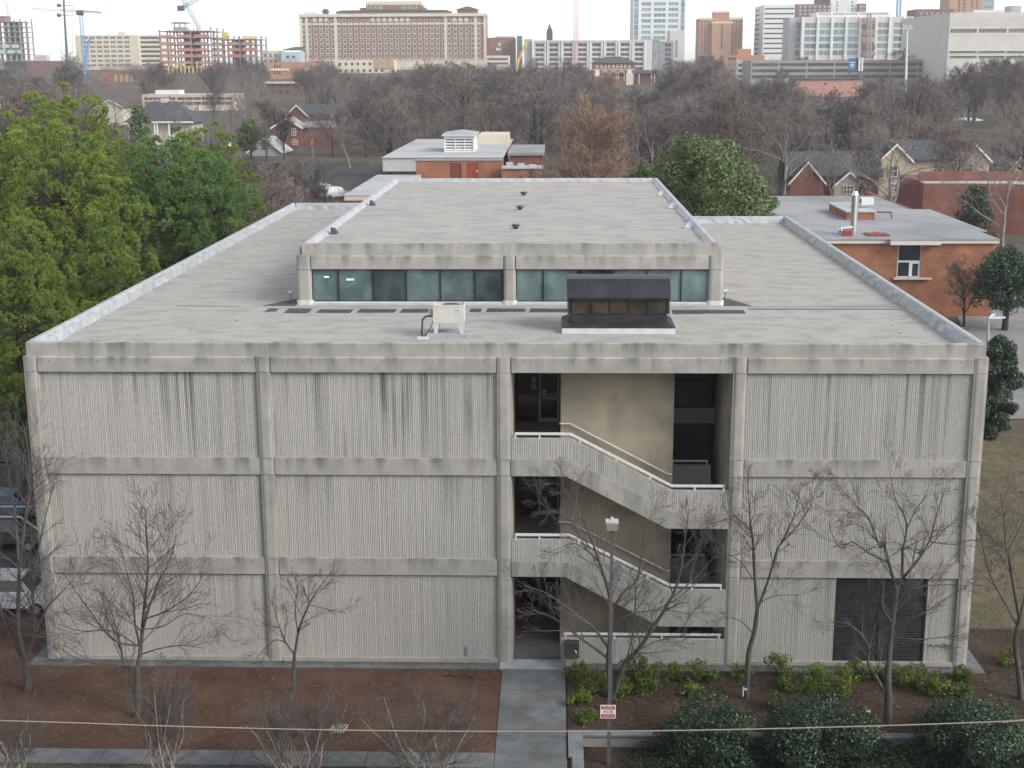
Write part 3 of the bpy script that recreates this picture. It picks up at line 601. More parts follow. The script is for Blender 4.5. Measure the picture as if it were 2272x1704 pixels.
for z0, z1 in ((9.3, 10.0), (4.9, 6.6)): MB().box(BX1, SX1 - 0.07, 5.12, 5.32, z0, z1).build('spandrel', 'concrete_plain', B)

# ---- roof, parapets and flashings
rf = MB(); rf.box(0.42, 38.97, 0.42, 48.7, 13.25, ZR).box(0.42, 9.3, 48.7, 59.3, 13.25, ZR).box(9.3, 29.9, 48.7, 52.6, 13.25, ZR - 0.01)
RF = rf.build('roof', 'roof_gravel', B)
for n_, x0, x1 in (('parapet', 0.14, 10.02), ('parapet', 10.03, 19.74), ('parapet', 19.75, 29.42), ('parapet', 29.43, W - 0.14)):
    MB().yz([(0.14, 13.3), (0.44, 13.3), (0.44, ZP - 0.02), (0.42, ZP), (0.16, ZP), (0.14, ZP - 0.02)], x0, x1).build('parapet', 'concrete', B)
def flashing(name, p0, p1, side, z0, z1, parent, seed, wide=0.27, n=0.35):
    """bent-metal parapet capping with a wrinkled skirt on the roof side; runs p0 -> p1, side = vector towards the roof"""
    rng = random.Random(seed); a = np.array(p0, float); b = np.array(p1, float); L = np.linalg.norm(b - a); k = max(2, int(L / n)); s = np.array(side, float)
    prof = [(0.0, z0), (0.0, z1), (0.05, z1 + 0.03), (wide * 0.85, z1 + 0.02), (wide, z1 - 0.04), (wide + 0.03, (z0 + z1) / 2 + 0.1), (wide + 0.12, z0 + 0.05), (wide + 0.22, z0 + 0.0)]
    V = []; m = len(prof)
    for i in range(k + 1):
        q = a + (b - a) * i / k; w = rng.uniform(-1, 1)
        for j, (o, z) in enumerate(prof):
            jj = 0.01 if j < 5 else 0.05
            V.append((q[0] + s[0] * (o + jj * rng.uniform(-1, 1) * (j > 4)), q[1] + s[1] * (o + jj * rng.uniform(-1, 1) * (j > 4)), z + (rng.uniform(-jj, jj) * 0.5 if 1 < j < m - 1 else 0)))
    Fc = [(i * m + j, i * m + j + 1, (i + 1) * m + j + 1, (i + 1) * m + j) for i in range(k) for j in range(m - 1)]
    Fc += [tuple(range(m)), tuple(range(k * m + m - 1, k * m - 1, -1))]
    return make(name, np.array(V), Fc, 'flashing', parent)
flashing('flashing', (0.12, 0.45), (0.12, 59.6), (1, 0), 13.38, ZP, B, 1)
flashing('flashing', (W - 0.12, 0.45), (W - 0.12, 48.95), (-1, 0), 13.38, ZP, B, 2)
flashing('flashing', (30.2, 48.97), (W - 0.5, 48.97), (0, -1), 13.38, ZP - 0.01, B, 3)
flashing('flashing', (0.5, 59.7), (9.7, 59.7), (0, -1), 13.38, ZP - 0.01, B, 4)
MB().box(0.6, 9.1, 52.55, 52.75, ZR, ZR + 0.06).build('roof_seam', 'flashing', B)

# ---- penthouse
PX0, PX1, PY0, PY1 = 9.15, 30.12, 12.3, 53.0
pc = [9.52, 19.67, 29.76]
for x in pc:
    hw = 0.37 if x != pc[1] else 0.31
    MB().xy(roundrect(x - hw, x + hw, PY0, PY0 + 0.5, 0.2, 5), ZR - 0.02, 15.17).build('column', 'concrete_plain', B)
    MB().xy(roundrect(x - hw, x + hw, PY0 - 0.01, PY0 + 0.5, 0.2, 5), 15.19, 15.87).build('column_head', 'concrete', B)
    MB().xy(roundrect(x - hw - 0.05, x + hw + 0.05, PY0 - 0.06, PY0 + 0.45, 0.2, 5), ZR - 0.03, ZR + 0.22).build('column_flashing', 'white_paint', B)
for a, b_ in ((pc[0] + 0.37, pc[1] - 0.31), (pc[1] + 0.31, pc[2] - 0.37)):
    MB().yz([(PY0 + 0.02, 15.2), (PY0 + 0.5, 15.2), (PY0 + 0.5, 15.87), (PY0 + 0.08, 15.87), (PY0 + 0.02, 15.82)], a + 0.003, b_ - 0.003).build('roof_beam', 'concrete', B)
    MB().box(a, b_, PY0 + 0.06, PY0 + 0.45, ZR - 0.02, 13.57).build('sill', 'white_paint', B)
    MB().yz([(PY0 - 0.1, ZR - 0.01), (PY0 + 0.06, ZR - 0.01), (PY0 + 0.06, ZR + 0.09)], a, b_).build('sill_flashing', 'flashing', B)
for a, b_ in ((9.44, 19.62), (19.63, 29.84)):
    MB().box(a, b_, PY0 + 0.18, PY0 + 0.48, 15.8, 16.43).build('parapet', 'concrete', B)
MULL = [[9.89, 11.2, 12.91, 14.56, 16.24, 17.96, 19.3], [19.98, 21.32, 23.03, 24.72, 26.41, 28.08, 29.42]]
for row in MULL:
    for a, b_ in zip(row[:-1], row[1:]):
        w = MB().box(a + 0.03, b_ - 0.03, PY0 + 0.2, PY0 + 0.215, 13.6, 15.18).build('window', 'clear_glass', B)
        fr = MB(); fr.box(a - 0.03, a + 0.03, PY0 + 0.14, PY0 + 0.26, 13.57, 15.2).box(a + 0.03, b_ - 0.03, PY0 + 0.15, PY0 + 0.25, 13.57, 13.61).box(a + 0.03, b_ - 0.03, PY0 + 0.15, PY0 + 0.25, 15.15, 15.2)
        if b_ == row[-1]: fr.box(b_ - 0.03, b_ + 0.03, PY0 + 0.14, PY0 + 0.26, 13.57, 15.2)
        fr.build('frame', 'dark_frame', w)
pw = MB(); pw.box(PX0 + 0.1, PX0 + 0.4, PY0 + 0.55, PY1 - 0.3, ZR - 0.02, 16.2).box(PX1 - 0.4, PX1 - 0.1, PY0 + 0.55, PY1 - 0.3, ZR - 0.02, 16.2).box(PX0 + 0.4, PX1 - 0.4, PY1 - 0.6, PY1 - 0.3, ZR - 0.02, 16.2)
pw.build('penthouse_wall', 'concrete_plain', B)
MB().box(PX0 + 0.42, PX1 - 0.42, PY0 + 0.5, PY1 - 0.62, 15.95, 16.22).build('penthouse_roof', 'roof_gravel', B)
for a, b_, sd_, s_ in (((9.46, PY0 + 0.5), (9.46, PY1), (1, 0), 11), ((29.82, PY0 + 0.5), (29.82, PY1), (-1, 0), 12), ((9.8, PY1), (29.5, PY1), (0, -1), 13)):
    flashing('flashing', a, b_, sd_, 16.2, 16.43, B, s_, wide=0.25)
# inside: a workshop with pale trusses, seen through the glass
MB().box(PX0 + 0.42, PX1 - 0.42, PY0 + 0.5, 26, ZR, ZR + 0.03).build('penthouse_floor', 'interior_floor', B)
MB().box(PX0 + 0.42, PX1 - 0.42, 25.8, 26, ZR + 0.03, 15.9).build('partition', 'interior_wall', B)
MB().box(PX0 + 0.42, PX0 + 0.46, PY0 + 0.6, 25.7, ZR + 0.03, 15.9).build('partition', 'interior_wall', B); MB().box(PX1 - 0.46, PX1 - 0.42, PY0 + 0.6, 25.7, ZR + 0.03, 15.9).build('partition', 'interior_wall', B)
_r = random.Random(5)
for (xa, za, xb, zb_, y) in ((10.6, 13.7, 12.4, 14.5, 14.0), (12.4, 14.5, 13.0, 13.6, 14.2), (13.4, 13.5, 14.3, 14.9, 14.5), (10.2, 14.0, 11.0, 14.9, 15), (17.2, 13.6, 17.2, 15.3, 14.5), (16.3, 14.5, 17.9, 14.5, 14.5), (24.9, 14.0, 26.5, 14.7, 14.4), (27.0, 13.6, 28.9, 14.6, 14.0), (27.4, 14.9, 28.9, 13.8, 14.4), (28.2, 13.5, 28.2, 14.7, 14), (22.0, 14.3, 24.2, 14.3, 14.8)):
    MB().tube((xa, y, za), (xb, y + _r.uniform(0, 0.6), zb_), 0.05, 0.05, 6).build('truss_bar', 'white_paint', B)
for x in (12.2, 15.4, 20.5, 23.8, 27.0):
    MB().box(x, x + 0.8, 15.0, 17.2, ZR + 0.03, ZR + 0.75).build('workbench', 'interior_floor', B)
MB().box(11.35, 11.75, 14.0, 14.1, 14.38, 14.47).build('lit_lamp', 'lit_tube', B)
MB().box(10.05, 10.3, 15.0, 15.1, 14.38, 14.44).build('lit_lamp', 'lit_tube', B)
# bare felt patches, seams and scuppers on the roof
cr = lambda x, y: pz(600 + x / 2.011, 380 + y / 2.011, ZR)
_r = random.Random(8)
for a, b_, y0, y1 in ((-30, 40, 612, 628), (55, 190, 612, 634), (202, 372, 616, 633), (382, 565, 615, 632), (575, 745, 614, 632), (885, 945, 613, 629), (960, 1140, 612, 629), (1155, 1330, 612, 630), (1795, 1920, 618, 638), (1928, 2110, 618, 636)):
    p0, p1 = cr(a, y1), cr(b_, y0); q0 = cr(a, y0)
    ya, yb = p0[1], min(q0[1], PY0 - 0.16)
    MB().xy([(p0[0], ya + 0.05 * _r.random()), (p1[0] - 0.03, ya + 0.12 * _r.random()), (p1[0], yb - 0.1 * _r.random()), (p0[0] + 0.05, yb)], ZR + 0.002, ZR + 0.006).build('felt_patch', 'tar', B)
MB().xy([(7.4, 12.0), (9.1, 11.9), (9.12, 14.6), (8.9, 14.4)], ZR + 0.002, ZR + 0.006).build('felt_patch', 'tar', B)
MB().xy([(30.15, 12.1), (31.6, 12.0), (30.5, 14.6), (30.15, 14.6)], ZR + 0.002, ZR + 0.006).build('felt_patch', 'tar', B)
MB().xy([(31.2, 11.05), (38.5, 11.1), (38.4, 11.28), (31.2, 11.32)], ZR + 0.002, ZR + 0.007).build('felt_patch', 'tar', B)
MB().xy([(31.2, 11.5), (38.4, 11.6), (38.3, 12.5), (31.3, 12.0)], ZR + 0.002, ZR + 0.0045).build('gravel_patch', 'roof_grey', B)
MB().xy([(3.2, 11.9), (6.3, 11.7), (6.4, 11.8), (3.2, 12.05)], ZR + 0.002, ZR + 0.006).build('felt_patch', 'tar', B)
for (x, y) in ((9.7, 18.5), (29.55, 21), (29.55, 32), (29.55, 41), (9.75, 34)):
    sx = 1 if x < 20 else -1
    MB().hexa([(x + sx * 0.25, y - 0.3, 16.24), (x + sx * 0.6, y - 0.35, 16.24), (x + sx * 0.6, y + 0.35, 16.24), (x + sx * 0.25, y + 0.3, 16.24), (x + sx * 0.25, y - 0.2, 16.55), (x + sx * 0.45, y - 0.2, 16.5), (x + sx * 0.45, y + 0.2, 16.5), (x + sx * 0.25, y + 0.2, 16.55)]).build('scupper', 'flashing' if x > 10 else 'tar', B)

# ------------------------------------------------------------------ things on the roof
def rooftop_vent(x, y, label):
    t = thing('roof_vent', label, 'vent', (x, y, 16.22), 'small black vents on the upper roof')
    MB().tube((x, y, 16.2), (x, y, 16.38), 0.14, 0.14, 10).build('pipe', 'black_metal', t)
    MB().tube((x, y, 16.36), (x, y, 16.46), 0.27, 0.2, 10).build('cap', 'black_metal', t)
for (x, y), lb in zip(((19.75, 41.0), (19.73, 31.2), (19.74, 20.8)), ('small black vent on upper roof, farthest of three from the glazed wall', 'small black vent on upper roof, middle one of three', 'small black vent on upper roof, closest to the glazed wall')):
    rooftop_vent(x, y, lb)
# condensing unit
AX0, AX1, AY0, AY1 = 16.62, 17.95, 3.75, 4.85
t = thing('condensing_unit', 'beige rooftop condensing unit on tapered legs with fan on top', 'cooling unit', (17.3, 4.3, ZR))
for x0, sx in ((AX0 + 0.03, 1), (AX1 - 0.03, -1)):
    for y0 in (AY0 + 0.02, AY1 - 0.1):
        MB().hexa([(x0, y0, ZR + 0.2), (x0 + sx * 0.14, y0, ZR + 0.2), (x0 + sx * 0.14, y0 + 0.07, ZR + 0.2), (x0, y0 + 0.07, ZR + 0.2), (x0, y0, ZR + 0.66), (x0 + sx * 0.25, y0, ZR + 0.66), (x0 + sx * 0.25, y0 + 0.07, ZR + 0.66), (x0, y0 + 0.07, ZR + 0.66)][::1]).build('leg', 'cream_metal', t)
zb_, zt_ = ZR + 0.66, ZR + 1.42
bd = MB(); bd.box(AX0, AX1, AY0, AY0 + 0.03, zb_, zt_).box(AX0, AX0 + 0.03, AY0 + 0.03, AY1, zb_, zt_).box(AX1 - 0.03, AX1, AY0 + 0.03, AY1, zb_, zt_).box(AX0 + 0.03, AX1 - 0.03, AY1 - 0.03, AY1, zb_, zt_).box(AX0 + 0.03, AX1 - 0.03, AY0 + 0.03, AY1 - 0.03, zb_, zt_ - 0.14)
bd = bd.build('casing', 'cream_metal', t)
MB().box(AX0 - 0.01, AX1 + 0.01, AY0 - 0.015, AY0 + 0.06, zt_, zt_ + 0.03).build('top_rim', 'white_paint', t)
MB().tube(((AX0 + AX1) / 2 + 0.08, 4.3, zt_ - 0.14), ((AX0 + AX1) / 2 + 0.08, 4.3, zt_ - 0.02), 0.42, 0.36, 16).build('fan_guard', 'dark_frame', t)
bp_ = MB().box(AX1 - 0.55, AX1 - 0.1, AY0 - 0.012, AY0 - 0.001, zt_ - 0.26, zt_ - 0.14).build('badge', 'white_paint', t)
text('lettering', 'YORK', 0.11, 'sign_ink', bp_, (AX1 - 0.325, AY0 - 0.0135, zt_ - 0.2), 0.001)
for y0, y1 in ((3.62, 4.0), (4.6, 4.95)):
    MB().box(16.35, 18.2, y0, y1, ZR, ZR + 0.2).build('curb', 'flashing', t)
MB().path([(16.62, 3.9, ZR + 0.95), (16.3, 3.85, ZR + 0.95), (16.16, 3.8, ZR + 0.8), (16.12, 3.75, ZR + 0.2), (16.2, 3.62, ZR + 0.06)], 0.045).build('pipe', 'black_metal', t)
MB().path([(16.66, 3.85, ZR + 0.85), (16.5, 3.8, ZR + 0.45), (16.25, 3.7, ZR + 0.1)], 0.02).build('pipe', 'black_metal', t)
MB().box(15.95, 16.42, 3.42, 3.62, ZR, ZR + 0.1).build('pipe_boot', 'white_paint', t)
MB().box(16.4, 16.6, 3.86, 4.0, ZR + 0.9, ZR + 1.25).build('switch_box', 'mast_grey', t)
# roof ventilator
hx0, hx1, hy = 22.45, 26.92, 5.05
zz = lambda y: px(600 + 1560 / 2.011, 380 + y / 2.011, hy)[2]
t = thing('roof_ventilator', 'long black hooded roof ventilator on a white curb', 'ventilator', ((hx0 + hx1) / 2, 6, ZR))
MB().box(hx0 - 0.25, hx1 + 0.25, hy - 0.25, 7.6, ZR, ZR + 0.26).build('curb', 'white_paint', t)
z_fl, z_lo, z_am, z_hd = ZR + 0.26, zz(690), zz(636), zz(566); z_tp = zz(488) - 0.02
MB().hexa([(hx0 - 0.27, hy - 0.27, z_fl), (hx1 + 0.27, hy - 0.27, z_fl), (hx1 + 0.27, 7.62, z_fl), (hx0 - 0.27, 7.62, z_fl), (hx0, hy, z_fl + 0.16), (hx1, hy, z_fl + 0.16), (hx1, 7.35, z_fl + 0.16), (hx0, 7.35, z_fl + 0.16)]).build('base_flashing', 'black_metal', t)
MB().box(hx0 + 0.12, hx1 - 0.12, hy + 0.1, 7.25, z_fl + 0.16, z_hd + 0.1).build('throat', 'black_metal', t)
n = 5; dx = (hx1 - hx0 - 0.3) / n
for q in range(n):
    MB().box(hx0 + 0.15 + q * dx + 0.03, hx0 + 0.15 + (q + 1) * dx - 0.03, hy + 0.05, hy + 0.09, z_am, z_hd + 0.05).build('screen', 'amber_panel', t)
hp = [(hy - 0.12, z_hd - 0.03), (hy - 0.12, z_hd + 0.05), (hy - 0.02, z_hd + 0.32), (hy + 0.2, z_hd + 0.58), (hy + 0.5, z_tp + 0.03), (hy + 1.2, z_tp + 0.06), (hy + 1.9, z_tp + 0.03), (hy + 2.2, z_hd + 0.58), (hy + 2.45, z_hd + 0.2), (hy + 2.5, z_hd - 0.03)]
for q in range(5):
    xa = hx0 - 0.03 + q * (hx1 - hx0 + 0.06) / 5
    MB().yz(hp, xa + 0.004, xa + (hx1 - hx0 + 0.06) / 5 - 0.004).build('hood_panel', 'hood_metal', t)
for x0 in (hx0, hx1 - 0.1):
    MB().box(x0, x0 + 0.1, hy + 0.02, 7.3, z_am - 0.02, z_hd).build('end_plate', 'black_metal', t)
for (x, y, lb) in ((8.55, 13.6, 'small grey spigot on gravel roof beside the left column of the penthouse'), (30.5, 14.2, 'small grey spigot on gravel roof beside the right column of the penthouse')):
    t = thing('roof_spigot', lb, 'pipe', (x, y, ZR)); MB().tube((x, y, ZR), (x, y, ZR + 0.35), 0.05).build('pipe', 'mast_grey', t); MB().tube((x - 0.1, y, ZR + 0.38), (x + 0.12, y, ZR + 0.42), 0.09, 0.09).build('head', 'white_paint', t)

# ponding stains, weathered membrane patches and wind-blown debris on the gravel roofs
_r = random.Random(21)
def blot(x, y, rx, ry, z, m, nm, seed):
    r = random.Random(seed); n = 18; MB().xy([(x + rx * math.cos(6.283 * k / n) * r.uniform(0.6, 1.15), y + ry * math.sin(6.283 * k / n) * r.uniform(0.6, 1.15)) for k in range(n)], z, z + 0.0025).build(nm, m, B)
for k, (x, y, rx, ry) in enumerate(((6.2, 6.4, 1.6, 0.8), (12.6, 2.4, 1.4, 0.35), (5.1, 8.0, 1.3, 0.5), (4.4, 10.6, 0.9, 0.3), (33.5, 6.4, 1.1, 0.35), (36.2, 8.6, 0.8, 0.25), (20.6, 7.8, 1.2, 0.4), (31.8, 8.2, 0.6, 0.2), (34.5, 20, 1.6, 0.9), (5.2, 24, 1.8, 1.2), (3.6, 38, 1.6, 1.6), (35.8, 33, 1.5, 1.2))):
    blot(x, y, rx, ry, ZR + 0.001 + 0.0004 * k, 'roof_stain', 'roof_stain', k)
for k, (x, y, rx, ry) in enumerate(((14.5, 17, 1.7, 0.6), (24, 24, 2.2, 1.2), (17, 36, 2.0, 1.6), (26, 45, 1.8, 1.8), (12.5, 28, 1.4, 1.4), (21.5, 14.6, 1.8, 0.5))):
    blot(x, y, rx, ry, 16.221 + 0.0004 * k, 'roof_stain', 'roof_stain', 50 + k)
db = MB()
for k in range(60):
    x, y = _r.uniform(0.9, 38.5), _r.uniform(0.8, 11); w = _r.uniform(0.02, 0.07); db.hexa([(x, y, ZR), (x + w, y + 0.01, ZR), (x + w * 0.8, y + w, ZR), (x - 0.01, y + w * 0.7, ZR), (x, y, ZR + 0.02), (x + w * 0.7, y + 0.01, ZR + 0.03), (x + w * 0.6, y + w * 0.8, ZR + 0.02), (x, y + w * 0.6, ZR + 0.02)])
stuff(db.build('roof_debris', 'utility_dark', B))

# ------------------------------------------------------------------ neighbouring and distant buildings
KEEP = []                                   # what the photo shows of each: (u0, v0, u1, v1, Y), so that no nearer tree hides it
_WM = {}
def win_mesh(w, h, m, dep=0.08):
    k = (round(w, 2), round(h, 2), m)
    if k not in _WM: _WM[k] = local_box('window', -w / 2, w / 2, 0, dep, -h / 2, h / 2, m)
    return _WM[k]
def holed(mb, x0, x1, z0, z1, cols, rows, y0, t):
    """wall slab with real openings: piers and spandrels"""
    e = [x0] + [c for p in cols for c in p] + [x1]
    for i in range(0, len(e), 2):
        if e[i + 1] - e[i] > 1e-4: mb.box(e[i], e[i + 1], y0, y0 + t, z0, z1)
    for (a, b) in cols:
        f = [z0] + [c for p in rows for c in p] + [z1]
        for i in range(0, len(f), 2):
            if f[i + 1] - f[i] > 1e-4: mb.box(a, b, y0, y0 + t, f[i], f[i + 1])
def block(parent, org, ang, Wd, z0, z1, cols, rows, wallm, winm, depth, t=0.4, mull=0, framem=None, wname='window', core='far_dark'):
    """one rectangular block in a local frame (x along front, y back); windows are objects of their own set back in the openings"""
    mb = MB(org, ang); holed(mb, 0, Wd, z0, z1, cols, rows, 0, t)
    mb.box(0, 0.3, t, depth, z0, z1).box(Wd - 0.3, Wd, t, depth, z0, z1).box(0.3, Wd - 0.3, depth - 0.3, depth, z0, z1).box(0.3, Wd - 0.3, t, depth - 0.3, z1 - 0.5, z1 - 0.02)
    wall = mb.build('wall', wallm, parent)
    fr = MB(org, ang)
    for (a, b) in cols:
        for (c, d) in rows:
            p = mb.P(((a + b) / 2, t * 0.6, (c + d) / 2)); o = share(wname, win_mesh(b - a, d - c, winm), parent, p, ang)
            for k in range(mull): fr.box(a + (b - a) * (k + 1) / (mull + 1) - 0.09, a + (b - a) * (k + 1) / (mull + 1) + 0.09, t * 0.6 - 0.1, t * 0.6 - 0.005, c, d)
    if fr.v: stuff(fr.build('mullion', framem or wallm, parent))
    return wall
def frame_of(u0, u1, vt, Y, vm=None):
    a = px(u0, vm or vt, Y); b = px(u1, vm or vt, Y); return a[0], b[0], px((u0 + u1) / 2, vt, Y)[2]
def even(x0, x1, n, frac): 
    s = (x1 - x0) / n; return [(x0 + s * (i + 0.5 - frac / 2), x0 + s * (i + 0.5 + frac / 2)) for i in range(n)]
def lattice(mb, p0, p1, w, n, r):
    a = np.array(p0, float); b = np.array(p1, float); d = (b - a) / np.linalg.norm(b - a)
    t = np.array([0, 1.0, 0]) if abs(d[1]) < 0.9 else np.array([1.0, 0, 0]); e = np.cross(d, t); e /= np.linalg.norm(e); h = np.cross(d, e)
    cs = [(e * sx + h * sy) * w / 2 for sx, sy in ((-1, -1), (1, -1), (1, 1), (-1, 1))]
    for c in cs: mb.tube(a + c, b + c, r, r, 4)
    for i in range(n):
        q0, q1 = a + (b - a) * i / n, a + (b - a) * (i + 1) / n
        for k in range(4): mb.tube(q0 + cs[k], q1 + cs[(k + 1) % 4], r * 0.6, r * 0.6, 3); mb.tube(q1 + cs[k], q1 + cs[(k + 1) % 4], r * 0.6, r * 0.6, 3)
C1 = lambda x, y: (x / 3.687, y / 3.687)
C2 = lambda x, y: (550 + x / 3.687, y / 3.687)
C3 = lambda x, y: (1100 + x / 3.687, y / 3.687)
C4 = lambda x, y: (1650 + x / 3.556, y / 3.556)
def far_block(name, label, c, x0, x1, ytop, Y, depth, colspx, rowspx, wallm, winm, cat='building', mull=0, framem=None, base=None, parent=None, t=0.5, ang=0.0):
    """axis-aligned distant building given in crop pixels"""
    (u0, vt), (u1, _) = c(x0, ytop), c(x1, ytop); X0_, X1_, zt = frame_of(u0, u1, vt, Y); zb = (ground(X0_, Y) - 1.5) if base is None else base
    P = parent or thing(name, label, cat, ((X0_ + X1_) / 2, Y, zb))
    fx = lambda x: px(*c(x, ytop), Y)[0] - X0_
    fz = lambda y: px(*c((x0 + x1) / 2, y), Y)[2]
    cols = [(fx(a), fx(b)) for a, b in colspx]; rows = sorted([(fz(b), fz(a)) for a, b in rowspx]); rows = [(a, b) for a, b in rows if a > zb + 0.5]
    block(P, (X0_, Y, 0), ang, X1_ - X0_, zb, zt, cols, rows, wallm, winm, depth, t, mull, framem)
    return P, X0_, X1_, zt, zb, fx, fz

# ---- grand brick hotel
Yh = 875
cols = [(452 + 47.77 * i - 11, 452 + 47.77 * i + 11) for i in range(31)]
rows = [(y - 12, y + 10) for y in (175, 220, 262, 302, 342, 382, 422, 462, 520)]
H, hx0_, hx1_, hzt, hzb, fx, fz = far_block('hotel_building', 'long red brick hotel with rows of pale-framed windows and cream cornice', C2, 420, 1945, 112, Yh, 26, cols, rows, 'brick_far', 'far_glass')
wi = win_mesh(1.0, 1.0, 'stone_cream', 0.12)
for (a, b) in cols:                                           # cream window sills and heads
    pass
sl = MB(); 
for (a, b) in cols:
    for (c_, d_) in rows:
        xa, xb, z0_, z1_ = hx0_ + fx(a), hx0_ + fx(b), fz(d_), fz(c_)
        sl.box(xa - 0.25, xb + 0.25, Yh - 0.18, Yh - 0.01, z0_ - 0.5, z0_).box(xa - 0.3, xa, Yh - 0.1, Yh - 0.01, z0_, z1_ + 0.25).box(xb, xb + 0.3, Yh - 0.1, Yh - 0.01, z0_, z1_ + 0.25).box(xa, xb, Yh - 0.1, Yh - 0.01, z1_, z1_ + 0.25)
stuff(sl.build('window_surround', 'stone_cream', H))
for y0, y1, pr in ((112, 136, 1.2), (192, 202, 0.5), (486, 496, 0.5)): MB().box(hx0_ - pr * 0.4, hx1_ + pr * 0.4, Yh - pr, Yh - 0.02, fz(y1), fz(y0)).build('cornice', 'stone_cream', H)
for x in (430, 478, 712, 1615, 1862, 1938): MB().box(hx0_ + fx(x) - 0.9, hx0_ + fx(x) + 0.9, Yh - 0.45, Yh - 0.02, hzb, fz(112) - 0.02).build('pilaster', 'stone_cream', H)
MB().box(hx0_ + fx(1195), hx1_, Yh - 0.5, Yh - 0.02, hzb, fz(500)).build('base_course', 'stone_cream', H)
for x0, x1, y0, y1, yd, m in ((720, 1650, 96, 112, 4, 'stone_cream'), (915, 1450, 60, 96, 6, 'brick_far'), (965, 1420, 38, 76, 5, 'brick_far'), (965, 1420, 8, 38, 5, 'stone_cream')):
    p0 = px(*C2(x0, y1), Yh + yd); p1 = px(*C2(x1, y0), Yh + yd); MB().box(p0[0], p1[0], Yh + yd, Yh + 22, p0[2] - 0.3, p1[2]).build('upper_storey', m, H)
p0, p1 = px(*C2(720, 98), Yh + 2), px(*C2(1650, 76), Yh + 2); MB().hexa([(p0[0] - 1, Yh + 1.5, p0[2]), (p1[0] + 1, Yh + 1.5, p0[2]), (p1[0] + 1, Yh + 24, p0[2]), (p0[0] - 1, Yh + 24, p0[2]), (p0[0] + 3, Yh + 8, p1[2]), (p1[0] - 3, Yh + 8, p1[2]), (p1[0] - 3, Yh + 18, p1[2]), (p0[0] + 3, Yh + 18, p1[2])]).build('roof', 'slate', H)
for x in (990, 1037, 1084, 1272, 1322, 1368):
    p = px(*C2(x, 60), Yh + 4.8); w = MB().box(p[0] - 1.0, p[0] + 1.0, Yh + 4.85, Yh + 4.99, p[2] - 1.4, p[2] + 1.6); w.tube((p[0], Yh + 4.85, p[2] + 1.6), (p[0], Yh + 4.99, p[2] + 1.6), 1.0, 1.0, 10); o = w.build('arched_window', 'stone_cream', H)
    MB().box(p[0] - 0.55, p[0] + 0.55, Yh + 4.78, Yh + 4.84, p[2] - 1.3, p[2] + 1.8).build('pane', 'far_glass', o)
for x in (545, 594, 640) + tuple(1020 + 47.77 * i for i in range(7)) + (1688, 1738, 1786):      # round heads of the top-floor windows
    p = px(*C2(x, 160), Yh); MB().tube((p[0], Yh - 0.14, p[2]), (p[0], Yh - 0.02, p[2]), 1.35, 1.35, 10).build('arch_head', 'stone_cream', H)
for x0, x1, y0, y1, m in ((1712, 1878, 78, 104, 'brick_far'), (455, 550, 96, 115, 'panel_white'), (612, 645, 98, 116, 'brown_far')):
    p0, p1 = px(*C2(x0, y1), Yh + 6), px(*C2(x1, y0), Yh + 6); MB().box(p0[0], p1[0], Yh + 6, Yh + 14, p0[2] - 1, p1[2]).build('roof_house', m, H)
    if m != 'panel_white': MB().hexa([(p0[0] - 1, Yh + 5, p1[2]), (p1[0] + 1, Yh + 5, p1[2]), (p1[0] + 1, Yh + 15, p1[2]), (p0[0] - 1, Yh + 15, p1[2]), ((p0[0] + p1[0]) / 2 - 1, Yh + 9, p1[2] + 2.2), ((p0[0] + p1[0]) / 2 + 1, Yh + 9, p1[2] + 2.2), ((p0[0] + p1[0]) / 2 + 1, Yh + 11, p1[2] + 2.2), ((p0[0] + p1[0]) / 2 - 1, Yh + 11, p1[2] + 2.2)]).build('roof', 'slate', H)
KEEP.append((663, 28, 1079, 150, Yh))
# ---- low tan building and hoarding in front of the hotel
P, a, b, zt, zb, fx, fz = far_block('office_building', 'low pale yellow building with square dark windows at the foot of the hotel', C2, 700, 1195, 487, 800, 14, [(x - 11, x + 11) for x in (750, 800, 850, 898, 948, 997, 1047, 1096)], [(512, 535), (566, 590)], 'stone_cream', 'far_dark')
MB().box(a + fx(1035), b, 799.4, 799.95, fz(560), zt + 0.2).build('cladding', 'plywood', P); KEEP.append((740, 132, 874, 150, 800))
# ---- red brick block right of the hotel, with parking deck
P, a, b, zt, zb, fx, fz = far_block('brick_block', 'plain red brick block just right of the brick hotel', C2, 1945, 2185, 308, 880, 25, [(2150, 2180)], [(y, y + 22) for y in (345, 385, 425, 465, 505)], 'brick_far', 'far_glass')
for x, y in ((2058, 363), (2040, 403), (2058, 403)): p = px(*C2(x, y), 880); MB().box(p[0] - 0.8, p[0] + 0.8, 879.7, 879.98, p[2] - 0.9, p[2] + 0.9).build('window_patch', 'panel_white', P)
p0, p1 = px(*C2(2020, 312), 884), px(*C2(2180, 296), 884); MB().box(p0[0], p1[0], 884, 890, p0[2] - 1, p1[2]).build('roof_house', 'panel_grey', P); KEEP.append((1079, 84, 1147, 145, 880))
P, a, b, zt, zb, fx, fz = far_block('parking_deck', 'small cream parking deck before the red brick block', C2, 1950, 2135, 455, 800, 20, [(1958, 2125)], [(476, 492), (512, 528)], 'stone_cream', 'far_dark')
